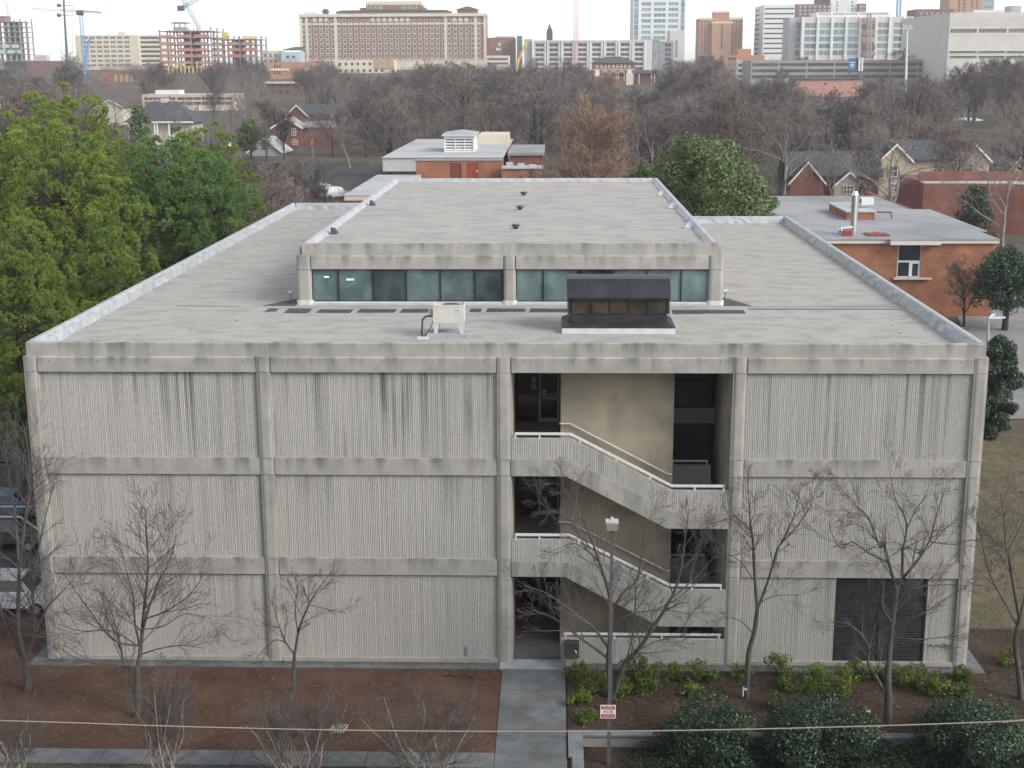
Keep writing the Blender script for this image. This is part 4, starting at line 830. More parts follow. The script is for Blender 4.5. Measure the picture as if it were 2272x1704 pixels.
# ---- small buildings left of the hotel
far_block('green_building', 'pale green stucco building behind trees left of the hotel', C2, 270, 432, 425, 840, 15, [(310, 335), (360, 385)], [(455, 475)], 'crane_pale', 'far_dark'); 
P, a, b, zt, zb, fx, fz = far_block('cream_building', 'cream stucco building left of the pale green one', C2, 110, 268, 415, 850, 15, [(130, 145), (175, 190), (215, 230)], [(440, 470), (490, 510)], 'stone_cream', 'far_dark')
p0, p1 = px(*C2(270, 410), 845), px(*C2(430, 382), 845); MB().hexa([(p0[0], 845, p0[2]), (p1[0], 845, p0[2]), (p1[0], 860, p0[2]), (p0[0], 860, p0[2]), (p0[0] + 8, 850, p1[2]), (p1[0], 850, p1[2]), (p1[0], 856, p1[2]), (p0[0] + 8, 856, p1[2])]).build('roof', 'slate', P)
P, a, b, zt, zb, fx, fz = far_block('brick_walkup', 'low red brick building with white band and window groups', C2, 178, 600, 508, 700, 14, [(210, 266), (470, 520)], [(530, 553), (585, 608)], 'orange_far', 'far_dark', mull=2, framem='panel_white')
MB().box(a, a + fx(335), 699.6, 699.95, fz(576), fz(562)).build('band', 'panel_white', P); KEEP.append((598, 137, 640, 166, 700))
P, a, b, zt, zb, fx, fz = far_block('brick_walkup', 'wide brown brick building with flat pale roof edge behind the wood', C2, 150, 420, 668, 520, 16, [(190, 215), (250, 275), (310, 335)], [(690, 715), (740, 765)], 'brown_far', 'far_dark'); KEEP.append((600, 180, 655, 205, 520))
MB().box(a - 0.4, b + 0.4, 519.3, 519.95, zt - 0.8, zt + 0.1).build('fascia', 'stone_pale', P)
# ---- cream office slab on the left
cols = [(674 + 56.5 * i, 674 + 56.5 * i + 40) for i in range(7)]; rows = [(y, y + 17) for y in (300, 337, 375, 412, 450, 488, 525)]
P, a, b, zt, zb, fx, fz = far_block('office_building', 'cream office slab with seven columns of brown windows', C1, 612, 1130, 287, 900, 30, cols, rows, 'stone_cream', 'far_dark', mull=2, framem='panel_white')
p0, p1 = px(*C1(965, 290), 905), px(*C1(1020, 262), 905); MB().box(p0[0], p1[0], 905, 912, p0[2] - 1, p1[2]).build('roof_house', 'stone_cream', P)
far_block('x', 'x', C1, 1132, 1320, 287, 904, 25, [(1142, 1300)], [(y, y + 18) for y in (300, 337, 375, 412, 450, 488, 525)], 'stone_cream', 'far_dark', parent=P); KEEP.append((166, 77, 352, 135, 900))
# ---- low dark building far left
P, a, b, zt, zb, fx, fz = far_block('low_building', 'low dark glazed building with tan brick end at the left skyline', C1, 35, 205, 505, 700, 20, [(45, 195)], [(560, 590)], 'far_dark', 'far_glass')
far_block('x', 'x', C1, 206, 510, 498, 702, 20, [(360, 490)], [(565, 598)], 'brown_far', 'far_glass', parent=P, mull=6); p0, p1 = px(*C1(275, 500), 706), px(*C1(375, 450), 706); MB().box(p0[0], p1[0], 706, 712, p0[2] - 1, p1[2]).build('roof_house', 'panel_grey', P); KEEP.append((10, 120, 138, 162, 700))
# ---- brick warehouse with boarded side
P, a, b, zt, zb, fx, fz = far_block('brick_warehouse', 'red brick building with boarded tan side below the cream slab', C1, 815, 915, 590, 640, 12, [(845, 858)], [(645, 665)], 'brick_far', 'far_dark')
far_block('x', 'x', C1, 916, 1240, 594, 641, 12, [(930 + 44 * i, 962 + 44 * i) for i in range(7)], [(606, 672)], 'brown_far', 'plywood', parent=P); KEEP.append((221, 158, 300, 186, 640))
# ---- concrete frames under construction
def con_frame(name, label, c, x0, x1, levels, Y, depth, ncol, net, seed, extra=None):
    u0, v0 = c(x0, levels[0]); X0_, X1_, zt = frame_of(u0, c(x1, levels[0])[0], v0, Y); zb = ground(X0_, Y) - 1; t = thing(name, label, 'building', ((X0_ + X1_) / 2, Y, zb)); r = random.Random(seed)
    zs = [px(*c((x0 + x1) / 2, y), Y)[2] for y in levels]
    for z in zs: MB().box(X0_ - 0.5, X1_ + 0.5, Y, Y + depth, z - 0.45, z).build('floor_slab', 'deck_concrete', t)
    for i in range(ncol):
        x = X0_ + (X1_ - X0_) * i / (ncol - 1)
        for yy in (Y + 0.8, Y + depth / 2, Y + depth - 1): MB().box(x - 0.4, x + 0.4, yy, yy + 0.8, zb, zs[0] + r.uniform(0, 2.5)).build('column', 'deck_concrete', t)
    MB().box(X0_ + (X1_ - X0_) * 0.35, X0_ + (X1_ - X0_) * 0.6, Y + depth * 0.45, Y + depth * 0.75, zb, zs[0] - 0.5).build('core', 'far_dark', t)
    for k, z in enumerate(zs[1:]):
        if net and k < 6:
            for q in range(3):
                a = X0_ + (X1_ - X0_) * (q / 3 + 0.01); b = X0_ + (X1_ - X0_) * ((q + r.uniform(0.75, 0.98)) / 3); MB().box(a, b, Y + 0.1, Y + 0.2, z, z + r.uniform(1.0, 1.5)).build('safety_net', net, t)
    return t, X0_, X1_, zs, zb
t, a, b, zs, zb = con_frame('construction_frame', 'concrete frame under construction with orange safety nets on each floor', C1, 1300, 1720, [250, 302, 360, 412, 462, 515, 555, 600], 780, 34, 6, 'net_red', 4)
p0, p1 = px(*C1(1425, 246), 790), px(*C1(1525, 222), 790); MB().box(p0[0], p1[0], 788, 796, p0[2] - 0.4, p1[2]).build('core_top', 'deck_concrete', t); MB().box(p0[0] - 1, p1[0] + 1, 787, 797, px(*C1(1425, 186), 790)[2] - 0.5, px(*C1(1425, 181), 790)[2]).build('core_slab', 'deck_concrete', t)
for x in (p0[0] + 0.5, p1[0] - 0.5, (p0[0] + p1[0]) / 2): MB().box(x - 0.3, x + 0.3, 789, 789.6, p1[2], px(*C1(1425, 186), 790)[2] - 0.5).build('column', 'deck_concrete', t)
_r = random.Random(3)
for k in range(9): x = a + (b - a) * (0.15 + 0.08 * k); z = px(*C1(1500, 600), 780)[2]; MB().box(x - 0.3, x + 0.3, 779.2, 779.8, z + 0.2, z + _r.uniform(4, 7)).build('formwork_prop', 'net_yellow', t)
KEEP.append((350, 48, 468, 160, 780))
t, a, b, zs, zb = con_frame('construction_frame', 'lower concrete frame wing with yellow top edge next to the netted frame', C1, 1725, 2095, [318, 362, 410, 462], 800, 30, 9, 'net_red', 6)
MB().box(a + (b - a) * 0.7, b + 0.6, 799.3, 799.8, zs[0] - 0.2, zs[0] + 1.4).build('edge_net', 'net_yellow', t); MB().box(a + (b - a) * 0.22, a + (b - a) * 0.34, 803, 809, zs[0], zs[0] + 4).build('hoarding', 'net_yellow', t); KEEP.append((466, 82, 568, 124, 800))
t, a, b, zs, zb = con_frame('construction_frame', 'tall concrete frame at the left edge of the skyline with pale lower cladding', C1, -60, 150, [175, 215, 258, 300, 345, 395, 440, 490], 900, 25, 6, None, 7)
for k in range(14): x = a + (b - a) * (0.05 + 0.065 * k); MB().box(x, x + 2.2, 899.4, 899.8, zs[5 + k % 2] + 0.2, zs[5 + k % 2] + 2.6).build('cladding_panel', ('crane_pale', 'net_yellow', 'crane_blue')[k % 3], t)
p0, p1 = px(*C1(-60, 175), 905), px(*C1(40, 130), 905); MB().box(p0[0], p1[0], 905, 915, p0[2], p1[2]).build('core_top', 'brick_far', t); KEEP.append((0, 30, 46, 124, 900))
# ---- cranes and masts
def tower(name, label, cat, Y, top, bot, w, m, n=24, r=0.16, jib=None, cab=None):
    b = px(*bot, Y); tt = px(*top, Y); zb = ground(b[0], Y); t = thing(name, label, cat, (b[0], Y, zb)); mb = MB(); lattice(mb, (b[0], Y, zb - 0.5), tt, w, n, r); mb.build('mast', m, t)
    if jib:
        for (q0, q1, ww) in jib: mb = MB(); lattice(mb, px(*q0, Y), px(*q1, Y), ww, 22, r * 0.8); mb.build('jib', m, t)
    if cab: q = px(*cab, Y); MB().box(q[0] - 2, q[0] + 2, Y - 1.5, Y + 1.5, q[2] - 1.5, q[2] + 1.5).build('cab', 'far_dark', t)
    return t
tower('tower_crane', 'blue tower crane with long pale jib left of the cream slab', 'crane', 860, C1(660, 95), C1(675, 300), 1.9, 'crane_blue', 16, 0.17, [(C1(250, 72), C1(660, 92), 1.2), (C1(660, 92), C1(825, 104), 1.4)], C1(655, 106))
tower('tower_crane', 'pale lattice crane mast above the left construction frame', 'crane', 930, C1(62, -40), C1(70, 250), 2.0, 'crane_pale', 24, 0.2)
tower('tower_crane', 'blue lattice crane mast in front of the glass office', 'crane', 815, C4(1228, -60), C4(1212, 470), 2.2, 'crane_blue', 30, 0.2)
tower('radio_mast', 'tall red and white lattice radio mast over the pale grid building', 'mast', 830, C3(656, -60), C3(656, 555), 2.6, 'mast_red', 34, 0.15)
t = tower('radio_tower', 'tapering grey lattice radio tower on the left skyline', 'mast', 950, C1(560, -30), C1(560, 485), 8.0, 'mast_grey', 12, 0.16)
b0 = px(*C1(548, 500), 640); tpp = px(*C1(518, -30), 640); t = thing('mast_pole', 'slim dark pole with two drum antennas left of the cream slab', 'mast', (b0[0], 640, ground(b0[0], 640)))
MB().tube((b0[0], 640, ground(b0[0], 640)), tpp, 0.75, 0.45, 8).build('pole', 'lamp_metal', t)
for y in (45, 125): q = px(*C1(484, y), 640); MB().tube((q[0], 638.8, q[2]), (q[0], 640.3, q[2]), 0.95, 0.95, 12).build('drum', 'lamp_metal', t); MB().box(q[0], q[0] + 7, 639.7, 640, q[2] - 0.15, q[2] + 0.15).build('bracket', 'lamp_metal', t)
t = thing('mobile_crane', 'blue telescopic crane boom rising before the cream slab', 'crane', (px(*C1(682, 640), 650)[0], 650, ground(0, 650))); q0, q1 = px(*C1(682, 650), 650), px(*C1(728, 330), 650)
MB().tube((q0[0], 650, ground(0, 650)), q0, 1.0, 0.9, 6).tube(q0, q1, 0.9, 0.6, 6).tube(q1, px(*C1(758, 312), 650), 0.4, 0.4, 5).build('boom', 'crane_blue', t)
q0, q1 = C1(1640, 245), C1(1480, -40); t = thing('luffing_crane', 'pale luffing crane boom above the netted concrete frame', 'crane', (px(*q0, 795)[0], 800, px(*C1(1500, 250), 780)[2]))
mb = MB(); lattice(mb, px(*q0, 800), px(*q1, 800), 2.2, 18, 0.2); lattice(mb, px(*C1(1485, 65), 800), px(*C1(1620, -10), 800), 1.8, 10, 0.2); mb.build('boom', 'crane_pale', t); q = px(*C1(1480, 68), 800); MB().box(q[0] - 1.8, q[0] + 1.8, 798, 802, q[2] - 1.6, q[2] + 1.6).build('cab', 'far_dark', t); MB().tube(px(*C1(1640, 245), 800), (px(*C1(1640, 245), 800)[0], 800, px(*C1(1600, 252), 780)[2] - 1), 0.5).build('foot', 'crane_pale', t)
q0, q1, q2 = C3(165, 600), C3(180, 510), C3(250, 335); t = thing('mobile_crane', 'yellow crane boom beside the pale grid building', 'crane', (px(*q0, 780)[0], 780, ground(0, 780))); MB().tube((px(*q0, 780)[0], 780, ground(0, 780)), px(*q1, 780), 0.9, 0.9, 6).tube(px(*q1, 780), px(*q2, 780), 1.0, 0.6, 6).tube(px(*q2, 780), px(*C3(245, 380), 780), 0.5, 0.7, 6).build('boom', 'crane_yellow', t)
# ---- pale grid building with tower
bx = [(300 + 116.5 * i, 300 + 116.5 * (i + 1)) for i in range(8)]
rows = [(y, y + 24) for y in (355, 395, 434, 473, 512, 550)]
cols = [(a + 24, b - 26) for a, b in bx]
P, a, b, zt, zb, fx, fz = far_block('office_building', 'long pale grid-fronted office with stacked double windows in eight bays', C3, 296, 1285, 328, 840, 25, cols, rows, 'stone_pale', 'far_dark', mull=1, framem='panel_grey')
for q0, q1 in bx:
    for x in (q0 + 4, q1 - 8): MB().box(a + fx(x) - 0.7, a + fx(x) + 0.7, 839.3, 839.95, zb, zt - 0.3).build('pier', 'panel_white', P)
    MB().box(a + fx(q0 + 16), a + fx(q1 - 18), 839.75, 839.97, fz(352), fz(338)).build('panel', 'panel_grey', P)
far_block('x', 'x', C3, 232, 292, 318, 842, 20, [(245, 260)], [(340, 560)], 'panel_grey', 'stone_pale', parent=P)
far_block('x', 'x', C3, 1340, 1455, 338, 842, 22, [(1385, 1435)], [(y, y + 24) for y in (355, 395, 434, 473, 512, 550)], 'deck_concrete', 'far_dark', parent=P, mull=1); far_block('x', 'x', C3, 1292, 1338, 318, 841, 18, [(1297, 1316), (1318, 1335)], [(y, y + 25) for y in range(325, 600, 29)], 'panel_grey', 'far_teal', parent=P)
KEEP.append((1165, 88, 1495, 150, 840))
rows = [(y, y + 28) for y in (-29, 18, 64, 110, 157, 204, 250, 297)]
P, a, b, zt, zb, fx, fz = far_block('office_tower', 'tall white office tower with teal windows in three wide bays', C3, 1128, 1558, -60, 900, 40, [(1196, 1272), (1297, 1392), (1417, 1495)], rows, 'panel_white', 'far_teal', mull=2, framem='panel_white')
for x0, x1 in ((1138, 1170), (1520, 1548)): 
    for (r0, r1) in rows: MB().box(a + fx(x0), a + fx(x1), 899.8, 899.96, fz(r1 + 14), fz(r0)).build('corner_glass', 'far_teal', P)
P2, a2, b2, zt2, zb2, fx2, fz2 = far_block('stair_block', 'plain beige block at the foot of the white office tower', C3, 1424, 1540, 248, 870, 20, [(1468, 1490)], [(330, 470)], 'stone_pale', 'far_teal'); KEEP.append((1405, 0, 1523, 116, 870))
far_block('glass_block', 'slim teal glass block between brick block and grid building', C3, 172, 216, 292, 870, 12, [(176, 212)], [(y, y + 24) for y in range(300, 560, 28)], 'far_teal', 'far_glass')
# church spire
p0 = px(*C3(414, 325), 1000); p1 = px(*C3(466, 260), 1000); zz_ = px(*C3(438, 190), 1000)[2]; xm = (p0[0] + p1[0]) / 2; t = thing('church_spire', 'dark pointed church spire behind the grid building', 'church', (xm, 1008, 24))
MB().box(p0[0], p1[0], 1000, 1000 + (p1[0] - p0[0]), 23, p1[2]).build('tower', 'panel_grey', t); w_ = p1[0] - p0[0]
MB().hexa([(p0[0] + .2, 1000.2, p1[2]), (p1[0] - .2, 1000.2, p1[2]), (p1[0] - .2, 999.8 + w_, p1[2]), (p0[0] + .2, 999.8 + w_, p1[2]), (xm - 0.15, 1000 + w_ / 2 - .15, zz_), (xm + 0.15, 1000 + w_ / 2 - .15, zz_), (xm + 0.15, 1000 + w_ / 2 + .15, zz_), (xm - 0.15, 1000 + w_ / 2 + .15, zz_)]).build('spire', 'slate', t)
for x in (p0[0] + 0.6, p1[0] - 0.6): MB().hexa([(x - .5, 999.6, p1[2]), (x + .5, 999.6, p1[2]), (x + .5, 1000.6, p1[2]), (x - .5, 1000.6, p1[2]), (x - .1, 1000, p1[2] + 2), (x + .1, 1000, p1[2] + 2), (x + .1, 1000.2, p1[2] + 2), (x - .1, 1000.2, p1[2] + 2)]).build('pinnacle', 'slate', t)
MB().xz([(xm - 2, p1[2] - 7), (xm + 2, p1[2] - 7), (xm + 2, p1[2] - 1), (xm, p1[2] + 2), (xm - 2, p1[2] - 1)], 999.7, 999.95).build('window', 'slate', t)
# ---- brick library with hip roof and arches
Yl = 600; q = lambda x, y: px(*C3(x, y), Yl)
a, b = q(795, 520)[0], q(1138, 520)[0]; zt = q(960, 516)[2]; zb = ground(a, Yl) - 0.5; t = thing('brick_hall', 'red brick hall with dark hipped roof, arches and white windows', 'building', ((a + b) / 2, Yl, zb))
cols = [(q(x - 9, 540)[0] - a, q(x + 9, 540)[0] - a) for x in (831, 865, 898, 930, 963, 996, 1028, 1060, 1094)]; row = [(q(900, 555)[2], q(900, 530)[2])]
block(t, (a, Yl, 0), 0, b - a, zb, zt, cols, row, 'brick_far', 'panel_white', 18)
MB().box(a - 0.3, b + 0.3, Yl - 0.3, Yl - 0.02, q(900, 572)[2], q(900, 566)[2]).build('belt_course', 'stone_cream', t)
rz = q(960, 462)[2]; MB().hexa([(a - 1, Yl - 1, zt), (b + 1, Yl - 1, zt), (b + 1, Yl + 19, zt), (a - 1, Yl + 19, zt), (a + 6, Yl + 7, rz), (b - 6, Yl + 7, rz), (b - 6, Yl + 11, rz), (a + 6, Yl + 11, rz)]).build('roof', 'slate_brown', t)
for x in (897, 962, 1028):
    p = q(x, 605); R_ = (q(x + 27, 600)[0] - q(x - 27, 600)[0]) / 2; o = MB().box(p[0] - R_, p[0] + R_, Yl - 0.25, Yl - 0.02, p[2] - 3.5, p[2]).tube((p[0], Yl - 0.25, p[2]), (p[0], Yl - 0.02, p[2]), R_, R_, 16).build('arch', 'stone_cream', t)
    MB().box(p[0] - R_ * .78, p[0] + R_ * .78, Yl - 0.32, Yl - 0.26, p[2] - 3.5, p[2]).tube((p[0], Yl - 0.32, p[2]), (p[0], Yl - 0.26, p[2]), R_ * .78, R_ * .78, 16).build('arch_recess', 'far_dark' if x == 962 else 'brown_far', o)
for x in (831, 1094): p = q(x, 597); MB().box(p[0] - 1, p[0] + 1, Yl - 0.12, Yl - 0.02, p[2] - 1.5, p[2] + 1.5).build('window', 'panel_white', t)
p = q(1094, 655); MB().box(p[0] - 1.6, p[0] + 1.6, Yl - 0.5, Yl - 0.02, zb, p[2] + 3).build('doorway', 'stone_cream', t); KEEP.append((1314, 122, 1412, 186, Yl))
p0, p1 = px(*C3(1140, 600), 605), px(*C3(1305, 572), 605); t = thing('canopy_building', 'low pavilion with green roof and columns beside the brick hall', 'building', ((p0[0] + p1[0]) / 2, 605, ground(0, 605)))
MB().hexa([(p0[0], 604, p0[2]), (p1[0] + .6, 604, p0[2]), (p1[0] + .6, 616, p0[2]), (p0[0], 616, p0[2]), (p0[0], 608, p1[2]), (p1[0] - 3, 608, p1[2]), (p1[0] - 3, 612, p1[2]), (p0[0], 612, p1[2])]).build('roof', 'slate', t); MB().box(p0[0] + 0.3, p1[0] - 0.3, 607, 614, ground(0, 605), p0[2]).build('wall', 'brick_far', t)
for f_ in (0.2, 0.82, 0.97): x = p0[0] + (p1[0] - p0[0]) * f_; MB().box(x - 0.2, x + 0.2, 604.6, 605, ground(0, 605), p0[2]).build('column', 'panel_white', t)
KEEP.append((1410, 150, 1456, 178, 605))
# ---- twin brick tower
P, a, b, zt, zb, fx, fz = far_block('brick_tower', 'tan brick apartment tower with stepped taller centre', C3, 1668, 2024, 150, 950, 25, [(1680, 1690), (1710, 1720), (1738, 1746), (1935, 1944), (1965, 1973), (1995, 2003)], [(y, y + 22) for y in range(165, 430, 31)], 'tan_brick_far', 'brown_far')
for x0, x1, yt, yy in ((1785, 1912, 106, 949), (1772, 1934, 192, 946)):
    p0, p1 = px(*C3(x0, yt), yy), px(*C3(x1, yt), yy); MB().box(p0[0], p1[0], yy, 960, zb, p0[2]).build('bay', 'tan_brick_far' if yt > 150 else 'orange_far', P); MB().box(p0[0] - .4, p1[0] + .4, yy - 0.4, 960, p0[2], p0[2] + 1.2).build('parapet', 'stone_cream', P)
p0, p1 = px(*C3(1845, 400), 945.6), px(*C3(1858, 205), 945.6); MB().box(p0[0], p1[0], 945.6, 945.95, p0[2], p1[2]).build('window_strip', 'far_dark', P); MB().box(px(*C3(1668, 150), 950)[0], px(*C3(2024, 150), 950)[0], 949.5, 949.98, zt - 1, zt + 0.6).build('parapet', 'stone_cream', P); KEEP.append((1552, 27, 1650, 112, 946))
P, a, b, zt, zb, fx, fz = far_block('orange_building', 'low orange brick building with taller rear block beside the grey deck', C3, 1870, 2200, 452, 760, 20, [(1900, 1965)], [(470, 495)], 'orange_far', 'far_dark', mull=3); far_block('x', 'x', C3, 1980, 2090, 400, 764, 12, [], [], 'orange_far', 'far_dark', parent=P); KEEP.append((1608, 108, 1670, 135, 760))
P, a, b, zt, zb, fx, fz = far_block('parking_deck', 'grey concrete parking deck with open levels beside orange building', C3, 1970, 2240, 490, 660, 25, [(1985, 2060), (2085, 2140), (2150, 2230)], [(520, 545), (565, 592), (612, 640)], 'panel_grey', 'far_dark'); KEEP.append((1634, 133, 1690, 178, 660))
# ---- right side of the skyline
def corner_block(name, label, c, xl, xc, xr, ytl, ytc, Yc, Yl_, rows, wallm, winm, cols_l, cols_r, mull_l=0, mull_r=0, cat='building', t=0.4, parent=None):
    """building seen on its corner: left face runs back from the corner (Yc) to Yl_, right face is parallel to the picture"""
    pc_ = px(*c(xc, ytc), Yc); pl = px(*c(xl, ytl), Yl_); pr = px(*c(xr, ytc), Yc); zt = pc_[2]; zb = ground(pc_[0], Yc) - 1.5; T = parent or thing(name, label, cat, (pc_[0], Yc, zb)); D_ = max(8, Yl_ - Yc)
    block(T, (pc_[0], Yc, 0), 0, pr[0] - pc_[0], zb, zt, [(px(*c(x0, ytc), Yc)[0] - pc_[0], px(*c(x1, ytc), Yc)[0] - pc_[0]) for x0, x1 in cols_r], sorted([(px(*c(xc, y1), Yc)[2], px(*c(xc, y0), Yc)[2]) for y0, y1 in rows]), wallm, winm, D_, t, mull_r)
    L_ = math.hypot(pc_[0] - pl[0], Yl_ - Yc); an = math.atan2(Yc - Yl_, pc_[0] - pl[0])
    mb = MB((pl[0], Yl_, 0), an); rr = sorted([(px(*c(xc, y1), Yc)[2], px(*c(xc, y0), Yc)[2]) for y0, y1 in rows]); cl = [(f0 * L_, f1 * L_) for f0, f1 in cols_l]; holed(mb, 0, L_ - 0.02, zb, zt - 0.01, cl, rr, 0, t); mb.build('side_wall', wallm, T)
    for f0, f1 in cl:
        for z0, z1 in rr: share('window', win_mesh(f1 - f0, z1 - z0, winm), T, mb.P(((f0 + f1) / 2, t * 0.6, (z0 + z1) / 2)), an)
    MB().xy([(pl[0], Yl_), (pc_[0], Yc + 0.5), (pc_[0] + 2, Yl_)], zt - 1, zt - 0.05).build('roof', 'panel_grey', T)
    return T, pc_, pr, zt, zb
corner_block('office_building', 'white office block with continuous ribbon windows', C4, 92, 162, 405, 40, 38, 930, 970, [(y, y + 12) for y in (64, 103, 142, 181, 220, 259, 298, 337, 376, 415)], 'panel_white', 'far_dark', [(0.03, 0.97)], [(168, 400)]); KEEP.append((1676, 8, 1764, 118, 930))
q0, q1 = px(*C4(165, 40), 940), px(*C4(335, 24), 940)
P, a, b, zt, zb, fx, fz = far_block('office_building', 'glass and white framed office with orange hoist bay', C4, 462, 1340, 132, 790, 35, [(x0, x1) for x0, x1 in ((487, 578), (600, 690), (713, 804), (825, 915), (1056, 1148), (1190, 1255))], [(180, 218), (235, 272), (288, 325), (344, 380), (398, 435)], 'stone_pale', 'far_teal', mull=1, framem='panel_white')
for x in (470, 590, 702, 815, 925, 1050, 1160, 1272, 1328): MB().box(a + fx(x) - 0.8, a + fx(x) + 0.8, 789.2, 789.95, zb, zt - 0.2).build('pier', 'panel_white', P)
far_block('x', 'x', C4, 575, 1150, 95, 800, 20, [(585, 690), (705, 795), (805, 900), (915, 1000), (1010, 1140)], [(102, 120)], 'panel_white', 'panel_grey', parent=P); far_block('x', 'x', C4, 365, 461, 140, 794, 25, [(415, 456)], [(180, 225), (235, 275), (288, 328), (344, 382), (398, 440)], 'panel_grey', 'far_teal', parent=P)
for k, (y0, y1) in enumerate(((142, 170), (188, 225), (240, 280), (292, 335), (350, 390), (405, 440))): p0, p1 = px(*C4(932, y1), 789), px(*C4(1038, y0), 789); MB().box(p0[0], p1[0], 788.6, 789.1, p0[2], p1[2]).build('hoist_panel', ('plywood', 'brown_far', 'orange_far')[k % 3], P)
mb = MB(); lattice(mb, px(*C4(988, 450), 785), px(*C4(990, 105), 785), 2.2, 16, 0.2); mb.build('hoist_mast', 'mast_grey', P); KEEP.append((1752, 28, 2027, 131, 785))
# dark brick blocks and tower behind
far_block('brick_block', 'dark brick block with white windows above the glass office', C4, 412, 690, 32, 980, 25, [(x, x + 22) for x in range(440, 680, 38)], [(y, y + 18) for y in (42, 72, 102)], 'brown_far', 'panel_grey'); far_block('office_tower', 'white tower rising out of the picture behind the glass office', C4, 690, 905, -50, 985, 25, [(735, 748), (854, 868)], [(y, y + 14) for y in range(-40, 96, 26)], 'panel_white', 'far_glass'); far_block('brick_block', 'small red brick block right of the white tower', C4, 906, 968, 28, 982, 20, [(920, 935), (945, 958)], [(40, 58), (72, 88)], 'brick_far', 'panel_white'); far_block('brick_tower', 'brown tower top between dark brick block and white tower', C4, 596, 692, -50, 990, 20, [], [], 'brown_far', 'far_dark')
# big beige blank building on the right
rows = [(228, 260)]
T, pc_, pr, zt, zb = corner_block('large_hall', 'huge beige blank-walled hall with one strip of windows', C4, 1345, 1630, 2290, 150, 100, 560, 640, rows, 'stone_pale', 'far_dark', [(0.03 + 0.088 * i, 0.03 + 0.088 * i + 0.06) for i in range(11)], [(1643, 1848), (1868, 2082), (2104, 2285)], 0, 14)
for k in range(4): z = px(*C4(1630, 150 + 24 * k + (60 if k > 2 else 0)), 560)[2]; MB().box(pc_[0], pr[0], 559.93, 559.99, z, z + 0.12).build('joint', 'panel_grey', T)
for y0, y1 in ((402, 414), (441, 453)): 
    for x0, x1 in ((1632, 1838), (1858, 2060), (2080, 2285)): p0, p1 = px(*C4(x0, y1), 559.6), px(*C4(x1, y0), 559.6); MB().box(p0[0], p1[0], 559.6, 559.97, p0[2], p1[2]).build('slot_window', 'far_dark', T)
KEEP.append((2030, 30, 2272, 132, 560))
far_block('brick_block', 'ornate brown brick block behind the beige hall', C4, 1362, 1660, 72, 900, 25, [(1398, 1416), (1440, 1458), (1482, 1500), (1525, 1543), (1568, 1586)], [(95, 115), (125, 140)], 'brown_far', 'panel_grey'); far_block('office_tower', 'tan tower with glass side rising behind the beige hall', C4, 1632, 1890, -60, 930, 25, [(1695, 1715), (1735, 1755), (1800, 1815), (1840, 1855)], [(y, y + 16) for y in range(-50, 90, 25)], 'tan_brick_far', 'brown_far'); far_block('glass_block', 'dark glass tower beside the tan tower', C4, 1892, 1985, -60, 932, 20, [(1900, 1975)], [(y, y + 18) for y in range(-50, 90, 24)], 'panel_grey', 'far_teal')
far_block('roof_hall', 'white rooftop hall above the beige building', C4, 1815, 2060, 78, 700, 20, [], [], 'panel_white', 'far_dark'); far_block('roof_hall', 'small dark rooftop block above the beige building', C4, 2115, 2190, 45, 705, 12, [], [], 'panel_grey', 'far_dark')
# long parking deck
P, a, b, zt, zb, fx, fz = far_block('parking_deck', 'very long low grey parking deck with dark open levels', C4, 60, 1825, 472, 600, 30, [(70 + 219 * i, 70 + 219 * i + 205) for i in range(8)], [(497, 520), (545, 568), (592, 615)], 'deck_concrete', 'far_dark'); KEEP.append((1680, 131, 2165, 168, 600))
# billboard
Yb = 540; p0, p1 = px(*C4(830, 560), Yb), px(*C4(886, 460), Yb); t = thing('billboard', 'blue billboard with white lettering lines and dark side panel', 'billboard', (p0[0], Yb, ground(0, Yb)))
MB().box(p0[0] - 0.3, p1[0], Yb, Yb + 0.5, p0[2], p1[2]).build('panel', 'board_blue', t); p2, p3 = px(*C4(886, 556), Yb), px(*C4(938, 456), Yb); MB().box(p1[0] + 0.02, p3[0], Yb + 0.1, Yb + 0.5, p2[2], p3[2]).build('side_panel', 'board_ink', t)
for x in (910, 932): q0, q1 = px(*C4(x, 560), Yb), px(*C4(x, 456), Yb); MB().box(q0[0] - 0.4, q0[0] + 0.4, Yb - 0.3, Yb - 0.02, q0[2], q1[2]).build('frame_post', 'panel_white', t)
for y, h, f0, f1 in ((492, 7, .05, .92), (508, 5, .15, .8), (518, 5, .12, .85), (530, 5, .2, .75)): q0 = px(*C4(858, y), Yb); MB().box(p0[0] + (p1[0] - p0[0]) * f0, p0[0] + (p1[0] - p0[0]) * f1, Yb - 0.06, Yb - 0.02, q0[2] - h * 0.022, q0[2] + h * 0.022).build('print', 'sign_white', t)
for x in (0.5, 4.5): MB().tube((p0[0] + x, Yb + 0.6, ground(0, Yb)), (p0[0] + x, Yb + 0.6, p0[2] + 0.5), 0.35).build('post', 'lamp_metal', t)
KEEP.append((1880, 126, 1915, 160, Yb))
P, a, b, zt, zb, fx, fz = far_block('salmon_building', 'low salmon pink stucco building with dark roof edge', C4, 415, 940, 628, 480, 16, [(637, 655)], [(652, 670)], 'salmon', 'far_dark'); MB().box(a - 0.3, b + 0.3, 479.5, 495, zt, zt + 0.35).build('roof', 'slate', P); KEEP.append((1767, 175, 1914, 200, 480))
b0 = px(*C4(1283, 630), 520); t = thing('light_mast', 'tall white light mast before the grey parking deck', 'mast', (b0[0], 520, ground(0, 520))); tt_ = px(*C4(1292, 225), 520); MB().tube((b0[0], 520, ground(0, 520)), tt_, 0.55, 0.3, 8).build('pole', 'panel_white', t); MB().box(tt_[0] - 2, tt_[0] + 2, 519.6, 520.4, tt_[2] - 0.5, tt_[2] + 1.4).build('lamp_head', 'panel_grey', t)
